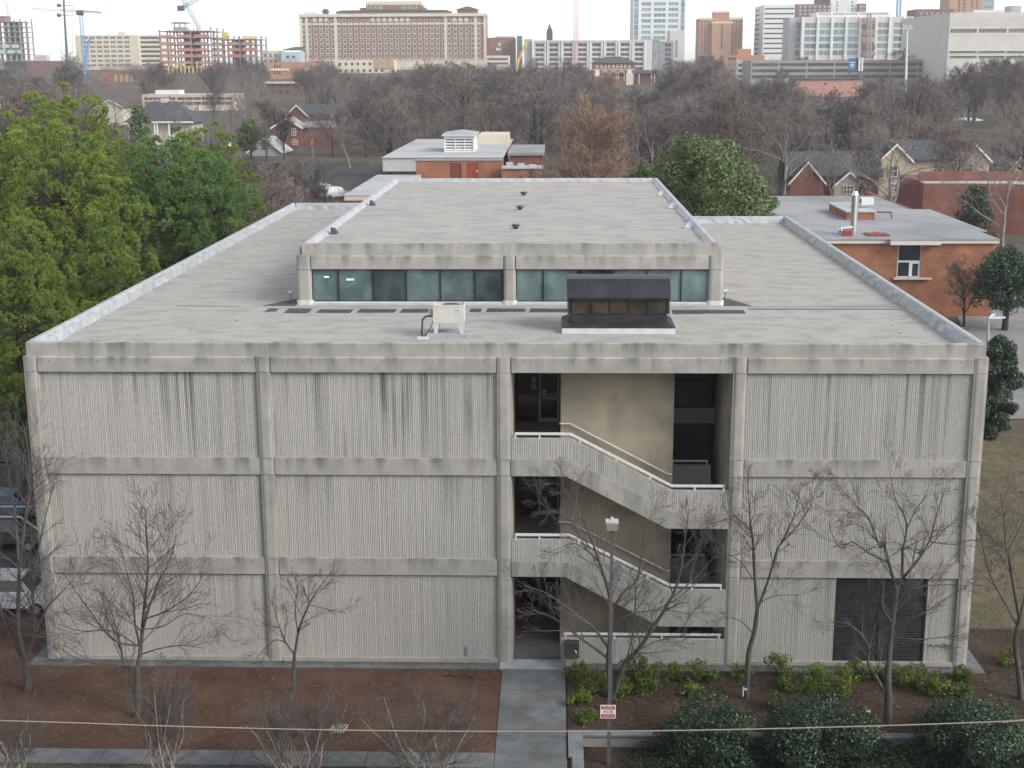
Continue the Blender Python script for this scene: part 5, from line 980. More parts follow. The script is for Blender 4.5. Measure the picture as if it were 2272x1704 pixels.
b0 = px(*C4(2028, 640), 430); t = thing('light_mast', 'white street light mast at the right before the beige hall', 'mast', (b0[0], 430, ground(0, 430))); tt_ = px(*C4(2035, 505), 430); MB().tube((b0[0], 430, ground(0, 430)), tt_, 0.22, 0.15, 8).build('pole', 'panel_white', t); MB().box(tt_[0] - 0.9, tt_[0] + 0.9, 429.8, 430.2, tt_[2], tt_[2] + 0.3).build('lamp_head', 'panel_grey', t)

# ------------------------------------------------------------------ houses in the wood
def window(parent, u0, v0, u1, v1, Y, m='far_dark', frame='trim', bars=1):
    a, b = px(u0, v1, Y), px(u1, v0, Y); w = MB().box(a[0], b[0], Y - 0.09, Y - 0.03, a[2], b[2]).build('window', m, parent); f_ = MB(); k = 0.1
    f_.box(a[0] - k, a[0], Y - 0.12, Y - 0.02, a[2] - k, b[2] + k).box(b[0], b[0] + k, Y - 0.12, Y - 0.02, a[2] - k, b[2] + k).box(a[0], b[0], Y - 0.12, Y - 0.02, b[2], b[2] + k).box(a[0], b[0], Y - 0.12, Y - 0.02, a[2] - k, a[2])
    for i in range(bars): x = a[0] + (b[0] - a[0]) * (i + 1) / (bars + 1); f_.box(x - 0.05, x + 0.05, Y - 0.11, Y - 0.091, a[2], b[2])
    f_.box(a[0], b[0], Y - 0.115, Y - 0.092, (a[2] + b[2]) / 2 - 0.05, (a[2] + b[2]) / 2 + 0.05); f_.build('frame', frame, w); return w
def gable(parent, x0, x1, Y, depth, zb, ze, zr, wallm, roofm, over=0.45, th=0.22):
    """gable end facing the viewer, ridge running back"""
    xm = (x0 + x1) / 2; MB().xz([(x0, zb), (x1, zb), (x1, ze), (xm, zr), (x0, ze)], Y, Y + depth).build('gable_wall', wallm, parent)
    sl = (zr - ze) / (xm - x0)
    for s in (-1, 1):
        xe = xm + s * (xm - x0 + over); zl = ze - sl * over
        pts = [(xe, zl), (xm, zr)]; poly = [(xe, zl + 0.02), (xe, zl + th), (xm, zr + th), (xm, zr + 0.02)]
        if s > 0: poly = poly[::-1]
        r = MB().xz(poly, Y - over, Y + depth + over).build('roof_slope', roofm, parent)
        poly = [(xe, zl - 0.12), (xe, zl + th + 0.03), (xm, zr + th + 0.03), (xm, zr - 0.12)]
        if s > 0: poly = poly[::-1]
        MB().xz(poly, Y - over - 0.06, Y - over - 0.01).build('barge_board', 'trim', r)
def hip(parent, x0, x1, y0, y1, ze, zr, m, over=0.5):
    dx = min((x1 - x0) / 2 - 0.3, (y1 - y0) / 2); MB().hexa([(x0 - over, y0 - over, ze), (x1 + over, y0 - over, ze), (x1 + over, y1 + over, ze), (x0 - over, y1 + over, ze), (x0 + dx, (y0 + y1) / 2 - .2, zr), (x1 - dx, (y0 + y1) / 2 - .2, zr), (x1 - dx, (y0 + y1) / 2 + .2, zr), (x0 + dx, (y0 + y1) / 2 + .2, zr)]).build('roof', m, parent)
S6 = lambda x, y: (500 + x / 2.765, 180 + y / 2.765); S7 = lambda x, y: (1200 + x / 2.0634, 180 + y / 2.0634); S8 = lambda x, y: (1600 + x / 3.19, 380 + y / 3.19); S5 = lambda x, y: (x / 2.91, 180 + y / 2.91)
Yb = 250; a, b = px(*S6(290, 300), Yb)[0], px(*S6(465, 300), Yb)[0]; t = thing('brick_house', 'two-storey red brick house with grey gabled roof and white windows', 'house', ((a + b) / 2, Yb, ground(a, Yb)))
ze, zr, zb = px(*S6(370, 285), Yb)[2], px(*S6(372, 232), Yb)[2], ground(a, Yb) - 1; gable(t, a, b, Yb, 8, zb, ze, zr, 'brick_red', 'roof_grey'); 
for x0, y0, x1, y1 in ((331, 292, 354, 332), (410, 292, 430, 330), (415, 362, 440, 387)): window(t, *S6(x0, y0), *S6(x1, y1), Yb)
c_ = px(*S6(640, 300), Yb)[0]; MB().box(b, c_, Yb + 1.5, Yb + 7.5, zb, ze).build('wing_wall', 'brick_red', t); MB().yz([(Yb + 1, ze - 0.1), (Yb + 1, ze + 0.1), (Yb + 4.5, zr - 0.6), (Yb + 8, ze + 0.1), (Yb + 8, ze - 0.1)], b + 0.3, c_ + 0.4).build('wing_roof', 'roof_grey', t); KEEP.append((602, 260, 735, 325, Yb))
Yb = 232; a, b = px(*S6(140, 400), Yb)[0], px(*S6(345, 400), Yb)[0]; t = thing('grey_house', 'small grey clapboard house with white double window in its gable', 'house', ((a + b) / 2, Yb, ground(a, Yb))); gable(t, a, b, Yb, 10, ground(a, Yb) - 1, px(*S6(240, 435), Yb)[2], px(*S6(240, 352), Yb)[2], 'siding_grey', 'roof_white'); window(t, *S6(220, 390), *S6(263, 422), Yb, 'far_dark', 'panel_white', 1); KEEP.append((545, 300, 640, 345, Yb))
Yb = 300; a, b = px(*S6(362, 200), Yb)[0], px(*S6(770, 200), Yb)[0]; zb = ground(a, Yb) - 1; ze = px(*S6(500, 205), Yb)[2]; t = thing('brick_house', 'long low brick house with dark blue-grey roof and red chimney', 'house', ((a + b) / 2, Yb, zb)); MB().box(a, b, Yb, Yb + 9, zb, ze).build('wall', 'brick_red', t); hip(t, a, b, Yb, Yb + 9, ze, px(*S6(560, 145), Yb)[2], 'slate'); g0 = px(*S6(375, 200), Yb - 2)[0]; g1 = px(*S6(500, 200), Yb - 2)[0]; gable(t, g0, g1, Yb - 2, 4, zb, ze - 0.2, px(*S6(440, 150), Yb - 2)[2], 'brick_red', 'slate'); q = px(*S6(415, 125), Yb); MB().box(q[0] - 0.6, q[0] + 0.6, Yb + 3, Yb + 4, ze, q[2]).build('chimney', 'brick_red', t); window(t, *S6(705, 210), *S6(735, 240), Yb, bars=1); KEEP.append((630, 228, 770, 262, Yb))
Yb = 262; a, b = px(278, 265, Yb)[0], px(430, 265, Yb)[0]; ze = px(350, 272, Yb)[2]; zb = ground(a, Yb) - 1; t = thing('cream_house', 'cream house with steep blue-grey hipped roof and chimney behind the pines', 'house', ((a + b) / 2, Yb, zb)); MB().box(a + 0.5, b - 0.5, Yb, Yb + 10, zb, ze).build('wall', 'siding', t); hip(t, a, b, Yb, Yb + 10, ze, px(345, 226, Yb)[2], 'slate'); q = px(365, 218, Yb + 5); MB().box(q[0] - 0.8, q[0] + 0.8, Yb + 4.5, Yb + 6, ze, q[2]).build('chimney', 'siding', t)
for x in (346, 352, 378): q = px(x, 285, Yb); MB().box(q[0] - 0.15, q[0] + 0.15, Yb - 1.2, Yb - 0.9, zb, ze).build('porch_post', 'trim', t)
MB().box(px(340, 272, Yb)[0], b, Yb - 1.4, Yb, ze - 0.05, ze + 0.25).build('porch_roof', 'trim', t); window(t, 388, 280, 394, 290, Yb); KEEP.append((300, 222, 432, 300, Yb))
Yb = 330; a, b = px(215, 240, Yb)[0], px(272, 240, Yb)[0]; t = thing('white_house', 'white gabled house half hidden behind the tallest pine', 'house', ((a + b) / 2, Yb, ground(a, Yb))); gable(t, a, b, Yb, 9, ground(a, Yb) - 1, px(240, 238, Yb)[2], px(236, 222, Yb)[2], 'siding', 'slate'); KEEP.append((215, 212, 275, 262, Yb))
# cream flat-roofed offices
Yb = 400; a, b = px(316, 230, Yb)[0], px(521, 230, Yb)[0]; z = lambda v: px(418, v, Yb)[2]; zb = ground(a, Yb) - 1; t = thing('flat_offices', 'two-storey cream flat-roofed offices with brown window bands', 'building', ((a + b) / 2, Yb, zb))
block(t, (a, Yb, 0), 0, b - a, zb, z(209), [(0.6, (b - a) * 0.36), ((b - a) * 0.38, (b - a) * 0.98)], [(z(233), z(226)), (z(222), z(216))][::1], 'siding', 'brown_far', 14, mull=6); q0, q1 = px(345, 209, Yb + 3), px(398, 200, Yb + 3); MB().box(q0[0], q1[0], Yb + 3, Yb + 9, q0[2], q1[2]).build('roof_house', 'panel_white', t); KEEP.append((316, 200, 521, 240, Yb))
for x in (0.02, 0.3, 0.62, 0.97): MB().box(a + (b - a) * x - 0.2, a + (b - a) * x + 0.2, Yb - 0.5, Yb - 0.1, zb, z(233)).build('column', 'trim', t)
# townhouses on the right
Yb = 160; q = lambda x, y, Y=160: px(*S7(x, y), Y); a, b = q(1548, 400)[0], q(2050, 400)[0]; zb = ground(a, Yb) - 0.5; ze = q(1700, 362)[2]; zr = q(1800, 268, Yb + 5)[2]; t = thing('townhouse', 'tan two-gabled townhouse with dark slate roof and white windows', 'house', ((a + b) / 2, Yb, zb))
MB().box(a, b, Yb + 0.3, Yb + 11, zb, ze).build('wall', 'stucco_tan', t); MB().yz([(Yb - 0.4, ze - 0.1), (Yb - 0.4, ze + 0.15), (Yb + 5.5, zr), (Yb + 11.5, ze + 0.15), (Yb + 11.5, ze - 0.1)], a - 0.6, b + 0.6).build('roof', 'slate', t)
for x0, xa, x1, yt in ((1550, 1622, 1692, 292), (1892, 1975, 2050, 284)): gable(t, q(x0, 360)[0], q(x1, 360)[0], Yb - 0.5, 5, zb, q(xa, 362)[2], q(xa, yt)[2], 'stucco_tan', 'slate', 0.35)
for x0, y0, x1, y1 in ((1592, 388, 1632, 435), (1795, 380, 1840, 420), (1933, 380, 1978, 415), (1716, 468, 1735, 500), (1600, 470, 1630, 505), (1955, 440, 1990, 480)): window(t, *S7(x0, y0), *S7(x1, y1), Yb - 0.52 if x0 < 1700 or x0 > 1890 else Yb + 0.28, 'far_glass', 'panel_white', 1)
q0 = q(1745, 315); MB().tube((q0[0], Yb + 3, q0[2] - 0.6), (q0[0], Yb + 3, q0[2] + 0.2), 0.1).build('vent_pipe', 'trim', t); KEEP.append((1945, 308, 2200, 435, Yb - 1))
Yb = 168; a, b = q(2030, 380, Yb)[0], q(2260, 380, Yb)[0]; t = thing('townhouse', 'grey-roofed townhouse beyond the tan two-gabled one', 'house', ((a + b) / 2, Yb, ground(a, Yb))); zb = ground(a, Yb) - 0.5; ze = q(2100, 410, Yb)[2]; MB().box(a, b, Yb, Yb + 10, zb, ze).build('wall', 'stucco_tan', t); MB().yz([(Yb - .4, ze), (Yb - .4, ze + .2), (Yb + 5, q(2100, 325, Yb + 5)[2]), (Yb + 10.4, ze + .2), (Yb + 10.4, ze)], a - .5, b + .5).build('roof', 'slate', t); gable(t, q(2140, 400, Yb)[0], q(2240, 400, Yb)[0], Yb - 0.6, 4, zb, q(2190, 410, Yb)[2], q(2185, 345, Yb)[2], 'stucco_tan', 'slate', 0.3)
Yb = 150; a, b = q(1345, 470, Yb)[0], q(1480, 470, Yb)[0]; t = thing('townhouse', 'lower townhouse with small pale gable among bare trunks', 'house', ((a + b) / 2, Yb, ground(a, Yb))); zb = ground(a, Yb) - 0.5; ze = q(1400, 478, Yb)[2]; gable(t, a, b, Yb, 9, zb, ze, q(1410, 418, Yb)[2], 'stucco_tan', 'slate', 0.35); window(t, *S7(1385, 480), *S7(1430, 515), Yb, 'far_dark', 'panel_white', 2)
c_, d_ = q(1140, 470, Yb)[0], a; zc_ = q(1250, 440, Yb)[2]; MB().box(c_, d_, Yb + 1.5, Yb + 9, zb, zc_).build('wing_wall', 'brick_red', t); MB().yz([(Yb + 1, zc_ - .1), (Yb + 1, zc_ + .1), (Yb + 5.2, q(1250, 330, Yb)[2]), (Yb + 9.4, zc_ + .1), (Yb + 9.4, zc_ - .1)], c_ - .4, b + 3).build('wing_roof', 'slate', t); gable(t, q(1145, 470, Yb)[0], q(1300, 470, Yb)[0], Yb + 0.6, 3, zb, q(1220, 465, Yb)[2], q(1225, 375, Yb)[2], 'brick_red', 'slate', .3); MB().box(b, q(1530, 470, Yb)[0], Yb + 2, Yb + 8, zb, q(1500, 440, Yb)[2]).build('side_wall', 'brick_red', t); MB().box(b, q(1535, 470, Yb)[0], Yb + 1.6, Yb + 8.3, q(1500, 440, Yb)[2], q(1500, 432, Yb)[2]).build('eaves', 'trim', t); KEEP.append((1755, 360, 1945, 430, Yb))
# white dome roof
q0 = px(*C4(1860, 1040), 330); R_ = (px(*C4(2085, 1030), 330)[0] - px(*C4(1655, 1030), 330)[0]) / 2; zb = ground(q0[0], 330); t = thing('dome_tent', 'low white domed roof among the trees at the right', 'building', (q0[0], 330, zb)); V_ = []; Fq = []
for i in range(6):
    for j in range(24): e_ = i / 5 * math.pi / 2; V_.append((q0[0] + R_ * math.cos(e_) * math.cos(j * math.pi / 12), 342 + R_ * math.cos(e_) * math.sin(j * math.pi / 12), q0[2] + 3.4 * math.sin(e_)))
Fq = [(i * 24 + j, i * 24 + (j + 1) % 24, (i + 1) * 24 + (j + 1) % 24, (i + 1) * 24 + j) for i in range(5) for j in range(24)]; make('dome', np.array(V_), Fq, 'tent_white', t); MB().tube((q0[0], 342, zb - 0.5), (q0[0], 342, q0[2]), R_ * 0.97, R_ * 0.97, 24).build('drum_wall', 'panel_grey', t); KEEP.append((2140, 272, 2215, 288, 330))
Yb = 300; q0, q1 = px(*C3(1420, 880), Yb), px(*C3(1750, 740), Yb + 12); t = thing('grey_house', 'house with large blue-grey roof deep among the bare trees', 'house', ((q0[0] + q1[0]) / 2, Yb, ground(0, Yb))); x1_ = px(*C3(1760, 880), Yb)[0]; MB().box(q0[0], x1_, Yb, Yb + 14, ground(0, Yb) - 1, q0[2]).build('wall', 'stucco_tan', t); hip(t, q0[0], x1_, Yb, Yb + 14, q0[2], q1[2], 'roof_grey'); 

# ------------------------------------------------------------------ back brick building with louvred cupola
Yb = 150; q = lambda x, y, Y=150: px(*S6(x, y), Y); a, b = q(1168, 470)[0], q(1695, 470)[0]; zt = q(1400, 466)[2]; zlo = q(900, 575)[2]; zb = ground(a, Yb) - 1
t = thing('brick_annex', 'orange brick building with red doors and louvred roof cupola behind the penthouse', 'building', ((a + b) / 2, Yb, zb))
mb = MB(); holed(mb, a, b, zb, zt - 0.5, [(q(1376, 500)[0], q(1447, 500)[0]), (q(1480, 500)[0], q(1551, 500)[0])], [(zlo - 0.6, q(1400, 504)[2])], Yb, 0.3); mb.box(a, b, Yb + 0.3, Yb + 48, zb, zt - 0.5); mb.build('wall', 'brick_orange', t)
MB().box(q(1376, 500)[0], q(1447, 500)[0], Yb + 0.1, Yb + 0.2, zlo - 0.6, q(1400, 504)[2]).build('shutter', 'maroon', t); dr = MB().box(q(1480, 500)[0] + 0.02, q(1551, 500)[0] - 0.02, Yb + 0.08, Yb + 0.2, zlo - 0.6, q(1400, 504)[2] - 0.02).build('door', 'red_door', t); MB().box(q(1540, 550)[0], q(1546, 550)[0], Yb, Yb + 0.08, q(1540, 560)[2], q(1540, 545)[2]).build('handle', 'trim', dr)
al = q(960, 465)[0]; MB().box(al, b + 0.25, Yb - 0.25, Yb + 52, zt - 0.12, zt).build('roof', 'roof_white', t); MB().box(a, b + 0.1, Yb - 0.15, Yb + 0.2, zt - 0.5, zt - 0.13).build('fascia', 'green_roof', t).data.materials[0] = MATS['mast_grey']
MB().box(al + 0.1, a - 0.01, Yb + 0.1, Yb + 46, q(1000, 555)[2], zt - 0.13).build('louvre_wall', 'panel_grey', t)
for k in range(16): z = q(1000, 553)[2] + k * (zt - 0.2 - q(1000, 553)[2]) / 16; MB().box(al + 0.1, a - 0.02, Yb - 0.02, Yb + 0.095, z, z + 0.12).build('louvre_slat', 'panel_grey', t)
for f_ in (0.02, 0.2, 0.36, 0.62): MB().box(al + (a - al) * f_, al + (a - al) * f_ + 0.18, Yb + 0.2, Yb + 0.4, zlo - 0.2, q(1000, 555)[2]).build('post', 'dark_frame', t)
# lower wing towards the viewer
Yw = 117; wl0 = px(*S6(742, 700), Yw)[0]; zw = px(*S6(800, 698), Yw)[2]; MB().box(wl0, a + 0.5, Yw + 0.2, Yb - 0.05, ground(0, Yw) - 1, zw - 0.7).build('wing_wall', 'brick_orange', t); MB().box(wl0 - 0.25, a + 0.7, Yw, Yb - 0.06, zw - 0.7, zw - 0.12).build('wing_fascia', 'stone_cream', t); MB().box(wl0 - 0.3, a + 0.75, Yw - 0.05, Yb - 0.04, zw - 0.12, zw).build('wing_roof', 'roof_white', t)
MB().box(al + 0.1, a, Yb - 0.04, Yb + 0.1, ground(0, 150), zlo).build('lower_wall', 'brick_orange', t)
# cupola
Yc = 162; cq = lambda x, y: px(*S6(x, y), Yc); ca, cb_ = cq(1342, 400)[0], cq(1528, 400)[0]; c0, c1_ = zt, cq(1430, 345)[2]; cu = MB(); holed(cu, ca, cb_, c0, cq(1430, 335)[2], [(ca + 0.25, ca + (cb_ - ca) / 3 + 0.05), (ca + (cb_ - ca) / 3 + 0.2, ca + 2 * (cb_ - ca) / 3 - 0.05), (ca + 2 * (cb_ - ca) / 3 + 0.1, cb_ - 0.25)], [(c0 + 0.25, cq(1430, 357)[2])], Yc, 0.25)
cu.box(ca, ca + 0.2, Yc + 0.25, Yc + 9, c0, cq(1430, 335)[2]).box(cb_ - 0.2, cb_, Yc + 0.25, Yc + 9, c0, cq(1430, 335)[2]).box(ca + 0.2, cb_ - 0.2, Yc + 8.7, Yc + 9, c0, cq(1430, 335)[2]); cu = cu.build('cupola', 'panel_white', t)
MB().box(ca + 0.25, cb_ - 0.25, Yc + 2.5, Yc + 2.6, c0, cq(1430, 338)[2]).build('cupola_back', 'dark_inside', cu)
for k in range(6): z = c0 + 0.3 + k * 0.42; MB().hexa([(ca + 0.26, Yc + 0.05, z), (cb_ - 0.26, Yc + 0.05, z), (cb_ - 0.26, Yc + 0.22, z + 0.2), (ca + 0.26, Yc + 0.22, z + 0.2), (ca + 0.26, Yc + 0.05, z + 0.06), (cb_ - 0.26, Yc + 0.05, z + 0.06), (cb_ - 0.26, Yc + 0.22, z + 0.26), (ca + 0.26, Yc + 0.22, z + 0.26)]).build('louvre_slat', 'panel_white', cu)
zr_ = cq(1430, 312)[2]; MB().xz([(ca - 0.3, cq(1430, 336)[2]), (cb_ + 0.3, cq(1430, 336)[2]), (cb_ + 0.3, cq(1430, 326)[2]), ((ca + cb_) / 2, zr_), (ca - 0.3, cq(1430, 326)[2])], Yc - 0.4, Yc + 9.3).build('cupola_roof', 'roof_white', cu)
MB().box(ca - 0.33, cb_ + 0.33, Yc - 0.46, Yc - 0.405, cq(1430, 337)[2], cq(1430, 326)[2]).build('gutter', 'crane_pale', cu)
e0, e1 = px(*S6(1550, 440), 185), px(*S6(1732, 332), 185); MB().box(e0[0], e1[0], 185, 198, e0[2] - 6, e1[2]).build('stage_block', 'stone_cream', t); KEEP.append((845, 285, 1130, 395, 115)); KEEP.append((768, 385, 930, 450, Yw))
e0, e1 = px(*S6(1745, 540), 158), px(*S6(1945, 455), 158); t = thing('brick_annex', 'lower orange brick block with pale roof edge at the far right of the cupola', 'building', (e0[0], 158, ground(0, 158))); MB().box(e0[0], e1[0], 158, 180, ground(0, 158) - 1, e1[2]).build('wall', 'brick_red', t); MB().box(e0[0] - .3, e1[0] + .3, 157.6, 180.4, e1[2], e1[2] + 0.4).build('fascia', 'roof_grey', t); KEEP.append((1131, 335, 1203, 388, 158))
e0, e1 = px(*S6(1700, 588), 130), px(*S6(1930, 550), 130); MB().box(b + 0.3, e1[0], 145, 149.5, ground(0, 130) - 1, e0[2]).build('link_wall', 'brick_orange', t); MB().box(b + 0.2, e1[0] + 0.3, 144.7, 149.6, e0[2], e0[2] + 0.2).build('link_roof', 'roof_white', t)
for k in range(3): x = e1[0] - 1.2 - k * 1.7; MB().box(x - 0.5, x + 0.5, 146 + k, 147 + k, e0[2] + 0.2, e0[2] + 0.5 + 0.1 * k).build('roof_unit', 'panel_grey', t)

# ------------------------------------------------------------------ orange brick classroom block on the right
Yb = 67.6; q = lambda x, y, Y=67.6: px(*S8(x, y), Y); a, b = q(640, 485)[0] - 4, q(1950, 485)[0]; zt = q(1300, 478)[2]; zb = ground(b, Yb) - 0.4
t = thing('brick_classrooms', 'orange brick flat-roofed classroom block with one tall white window', 'building', ((a + b) / 2, Yb, zb))
wx0, wx1 = q(1250, 600)[0], q(1418, 600)[0]; wz0, wz1 = q(1330, 752)[2], q(1330, 520)[2]
mb = MB(); holed(mb, a, b, zb, zt - 0.3, [(wx0, wx1)], [(wz0, wz1)], Yb, 0.3); mb.box(a, a + 0.3, Yb + 0.3, Yb + 50, zb, zt - 0.3).box(b - 0.3, b, Yb + 0.3, Yb + 50, zb, zt - 0.3); mb.build('wall', 'brick_orange', t)
w = MB().box(wx0 + 0.05, wx1 - 0.05, Yb + 0.18, Yb + 0.2, wz0 + 0.05, wz1).build('window', 'dark_glass', t); f_ = MB(); k = 0.09; zm = q(1330, 640)[2]; xm = q(1337, 700)[0]
f_.box(wx0, wx0 + k, Yb + 0.1, Yb + 0.28, wz0, wz1).box(wx1 - k, wx1, Yb + 0.1, Yb + 0.28, wz0, wz1).box(wx0 + k, wx1 - k, Yb + 0.1, Yb + 0.28, zm - 0.08, zm + 0.08).box(xm - 0.08, xm + 0.08, Yb + 0.1, Yb + 0.28, wz0, zm - 0.08).box(wx0 + k, wx1 - k, Yb + 0.1, Yb + 0.28, wz0, wz0 + 0.09).box(xm + 0.08, wx1 - k, Yb + 0.11, Yb + 0.27, zm - 0.2, zm - 0.081).box(xm + 0.08, xm + 0.2, Yb + 0.11, Yb + 0.27, wz0 + 0.09, zm - 0.2).box(wx1 - k - 0.12, wx1 - k, Yb + 0.11, Yb + 0.27, wz0 + 0.09, zm - 0.2); f_.build('frame', 'white_paint', w)
MB().box(q(1215, 757)[0], q(1485, 757)[0], Yb - 0.35, Yb - 0.01, wz0 - 0.14, wz0 - 0.01).build('sill', 'stone_pale', t)
ebk = pz(*S8(760, 174), zt); Yk = ebk[1]
MB().xy([(a - 0.4, Yb - 0.35), (b + 0.2, Yb - 0.35), (b + 0.2, Yb + 6), (b + 1.0, Yb + 6), (b + 1.0, Yb + 26), (b - 1.2, Yb + 26), (b - 1.2, Yk), (a - 0.4, Yk)], zt - 0.1, zt).build('roof', 'roof_grey', t)
fs = MB(); cx0, cx1 = q(1180, 490)[0], q(1535, 490)[0]
fs.box(a - 0.35, b + 0.15, Yb - 0.3, Yb - 0.01, zt - 0.38, zt - 0.101); fs.build('fascia', 'stone_pale', t); MB().box(cx0, cx1, Yb - 1.1, Yb - 0.36, zt - 0.42, zt - 0.02).build('window_canopy', 'stone_pale', t); MB().box(cx0 - .03, cx1 + .03, Yb - 1.13, Yb - 0.34, zt - 0.018, zt + 0.03).build('canopy_roof', 'roof_grey', t)
MB().box(a + 0.3, b - 0.3, Yb + 20, Yb + 20.3, zb, zt - 0.11).build('inner_wall', 'dark_inside', t); KEEP.append((1710, 430, 2240, 700, Yb - 2))
ap_ = pz(*S8(960, 345), zt); bp_ = pz(*S8(1095, 350), zt); t = thing('roof_plenum', 'low brick roof plenum box with pale lid on the classroom roof', 'roof box', (ap_[0], ap_[1], zt)); hgt = px(*S8(1020, 290), ap_[1])[2] - zt
lx0 = pz(*S8(850, 300), zt)[0]; MB().box(ap_[0] - 1.0, bp_[0], ap_[1], ap_[1] + 9, zt, zt + hgt).build('box', 'brick_orange', t); MB().box(ap_[0] - 1.15, bp_[0] + 0.15, ap_[1] - 0.15, ap_[1] + 9.15, zt + hgt, zt + hgt + 0.12).build('lid', 'roof_white', t)
t2 = thing('cooling_unit', 'white rooftop cooling unit with side fan on the brick plenum box', 'cooling unit', (bp_[0] - 1, ap_[1] + 3, zt + hgt + 0.12)); yy = ap_[1] + 3; u0, u1 = px(*S8(992, 250), yy)[0], px(*S8(1080, 250), yy)[0]; z0_, z1_ = zt + hgt + 0.12, px(*S8(1030, 190), yy)[2]
MB().box(u0, u1, yy, yy + 1.0, z0_ + 0.3, z1_).build('casing', 'panel_white', t2); MB().box(u0 - 0.02, u0 + 0.0, yy + 0.15, yy + 0.85, z0_ + 0.45, z1_ - 0.15).build('fan_guard', 'dark_frame', t2)
for x in (u0 + 0.05, u1 - 0.12):
    for y_ in (yy + 0.05, yy + 0.88): MB().box(x, x + 0.07, y_, y_ + 0.07, z0_, z0_ + 0.3).build('leg', 'mast_grey', t2)
t = thing('flue_pipe', 'shiny steel flue pipe with elbow on the classroom roof', 'pipe', pz(*S8(935, 450), zt)); p = pz(*S8(935, 445), zt); tp_ = px(*S8(935, 170), p[1])[2]
MB().tube((p[0], p[1], zt), (p[0], p[1], tp_), 0.3, 0.3, 14).build('stack', 'steel', t); MB().tube((p[0], p[1], tp_), (p[0], p[1], tp_ + 0.35), 0.33, 0.2, 14).build('cap', 'steel', t); z1_ = px(*S8(935, 395), p[1])[2]; e_ = px(*S8(850, 440), p[1]); MB().path([(p[0], p[1], z1_), (p[0] - 1.2, p[1], z1_ - 0.15), (e_[0] + 0.25, p[1], z1_ - 0.7), (e_[0], p[1], zt)], 0.27, 12).build('elbow', 'steel', t); q0 = pz(*S8(893, 458), zt); MB().box(q0[0] - 0.4, q0[0] + 0.4, q0[1] - 0.3, q0[1] + 0.3, zt, zt + 0.5).build('blower', 'skylight_red', t)
p = pz(*S8(1045, 460), zt); p2 = pz(*S8(1188, 460), zt); zz_ = px(*S8(1115, 418), p[1] + 1.8)[2]; t = thing('skylight', 'small red pyramid skylight on the classroom roof', 'skylight', (p[0], p[1], zt)); d_ = p2[0] - p[0]; MB().hexa([(p[0], p[1], zt), (p2[0], p[1], zt), (p2[0], p[1] + d_, zt), (p[0], p[1] + d_, zt), (p[0] + d_ / 2 - .05, p[1] + d_ / 2 - .05, zz_), (p[0] + d_ / 2 + .05, p[1] + d_ / 2 - .05, zz_), (p[0] + d_ / 2 + .05, p[1] + d_ / 2 + .05, zz_), (p[0] + d_ / 2 - .05, p[1] + d_ / 2 + .05, zz_)]).build('pyramid', 'skylight_red', t); MB().box(p[0] - .08, p2[0] + .08, p[1] - .08, p[1] + d_ + .08, zt, zt + 0.12).build('curb', 'maroon', t)
p = pz(*S8(1100, 312), zt); p2 = pz(*S8(1208, 335), zt); t = thing('roof_pipe', 'thin dark pipe run on the classroom roof beside the plenum', 'pipe', (p2[0], p2[1], zt)); MB().path([(p[0] - 0.6, p2[1] + 0.6, zt + 0.6), (p2[0], p2[1] + 0.3, zt + 0.6), (p2[0], p2[1], zt)], 0.09).build('pipe', 'brown_far', t)
# ---- red brick hall with curved wall, upper right
Yb = 120; q = lambda x, y, Y=120: px(*S8(x, y), Y); zt = q(1600, 15)[2]; zb = ground(60, Yb) - 0.5; t = thing('curved_brick_hall', 'windowless dark red brick hall with a curved wall on the right', 'building', (q(1600, 200)[0], Yb, zb))
x0 = q(1442, 100)[0]; MB().box(x0, x0 + 40, Yb + 3, Yb + 3.4, zb, zt).build('rear_wall', 'brick_red', t); MB().box(x0, x0 + 40, Yb + 3.4, Yb + 14, zb, zt - 1.2).build('rear_block', 'brick_red', t); pts = []
for k in range(11): u = k / 10; pts.append((x0 + u * 32, Yb + 0.5 - 7 * math.sin(u * 2.2) * u))
z2 = q(1600, 60)[2]
MB().xy(pts + [(x0 + 32, Yb + 2.9), (x0 + 0.0, Yb + 2.9)], zb, z2 - 0.5).build('curved_wall', 'brick_red', t); MB().xy([(x + 0.02, y + 0.02) for x, y in pts] + [(x0 + 32, Yb + 2.8), (x0 + 0.05, Yb + 2.8)], z2 - 0.5, z2 - 0.38).build('roof', 'roof_white', t); KEEP.append((2052, 384, 2272, 500, 110))
# ---- right foreground: street lamp, retaining wall, far lamps and poles
def lamp(label, u, v, ut, vt, z, arm, m='mast_grey'):
    b = pz(u, v, z); tp = px(ut, vt, b[1]); t = thing('street_lamp', label, 'street lamp', (b[0], b[1], ground(b[0], b[1]))); MB().tube((b[0], b[1], ground(b[0], b[1]) - 0.1), (tp[0], b[1], tp[2]), 0.13, 0.09, 8).build('pole', m, t)
    MB().hexa([(tp[0] - 0.05, b[1] - 0.2, tp[2] - 0.02), (tp[0] + arm, b[1] - 0.2, tp[2] + 0.02), (tp[0] + arm, b[1] + 0.2, tp[2] + 0.02), (tp[0] - 0.05, b[1] + 0.2, tp[2] - 0.02), (tp[0] - 0.05, b[1] - 0.15, tp[2] + 0.12), (tp[0] + arm, b[1] - 0.15, tp[2] + 0.14), (tp[0] + arm, b[1] + 0.15, tp[2] + 0.14), (tp[0] - 0.05, b[1] + 0.15, tp[2] + 0.12)]).build('lamp_head', 'crane_pale', t); MB().tube((tp[0] + 0.1, b[1], tp[2] + 0.12), (tp[0] + arm * 0.5, b[1] + 0.6, tp[2] + 0.22), 0.08).build('lamp_arm', 'crane_pale', t)
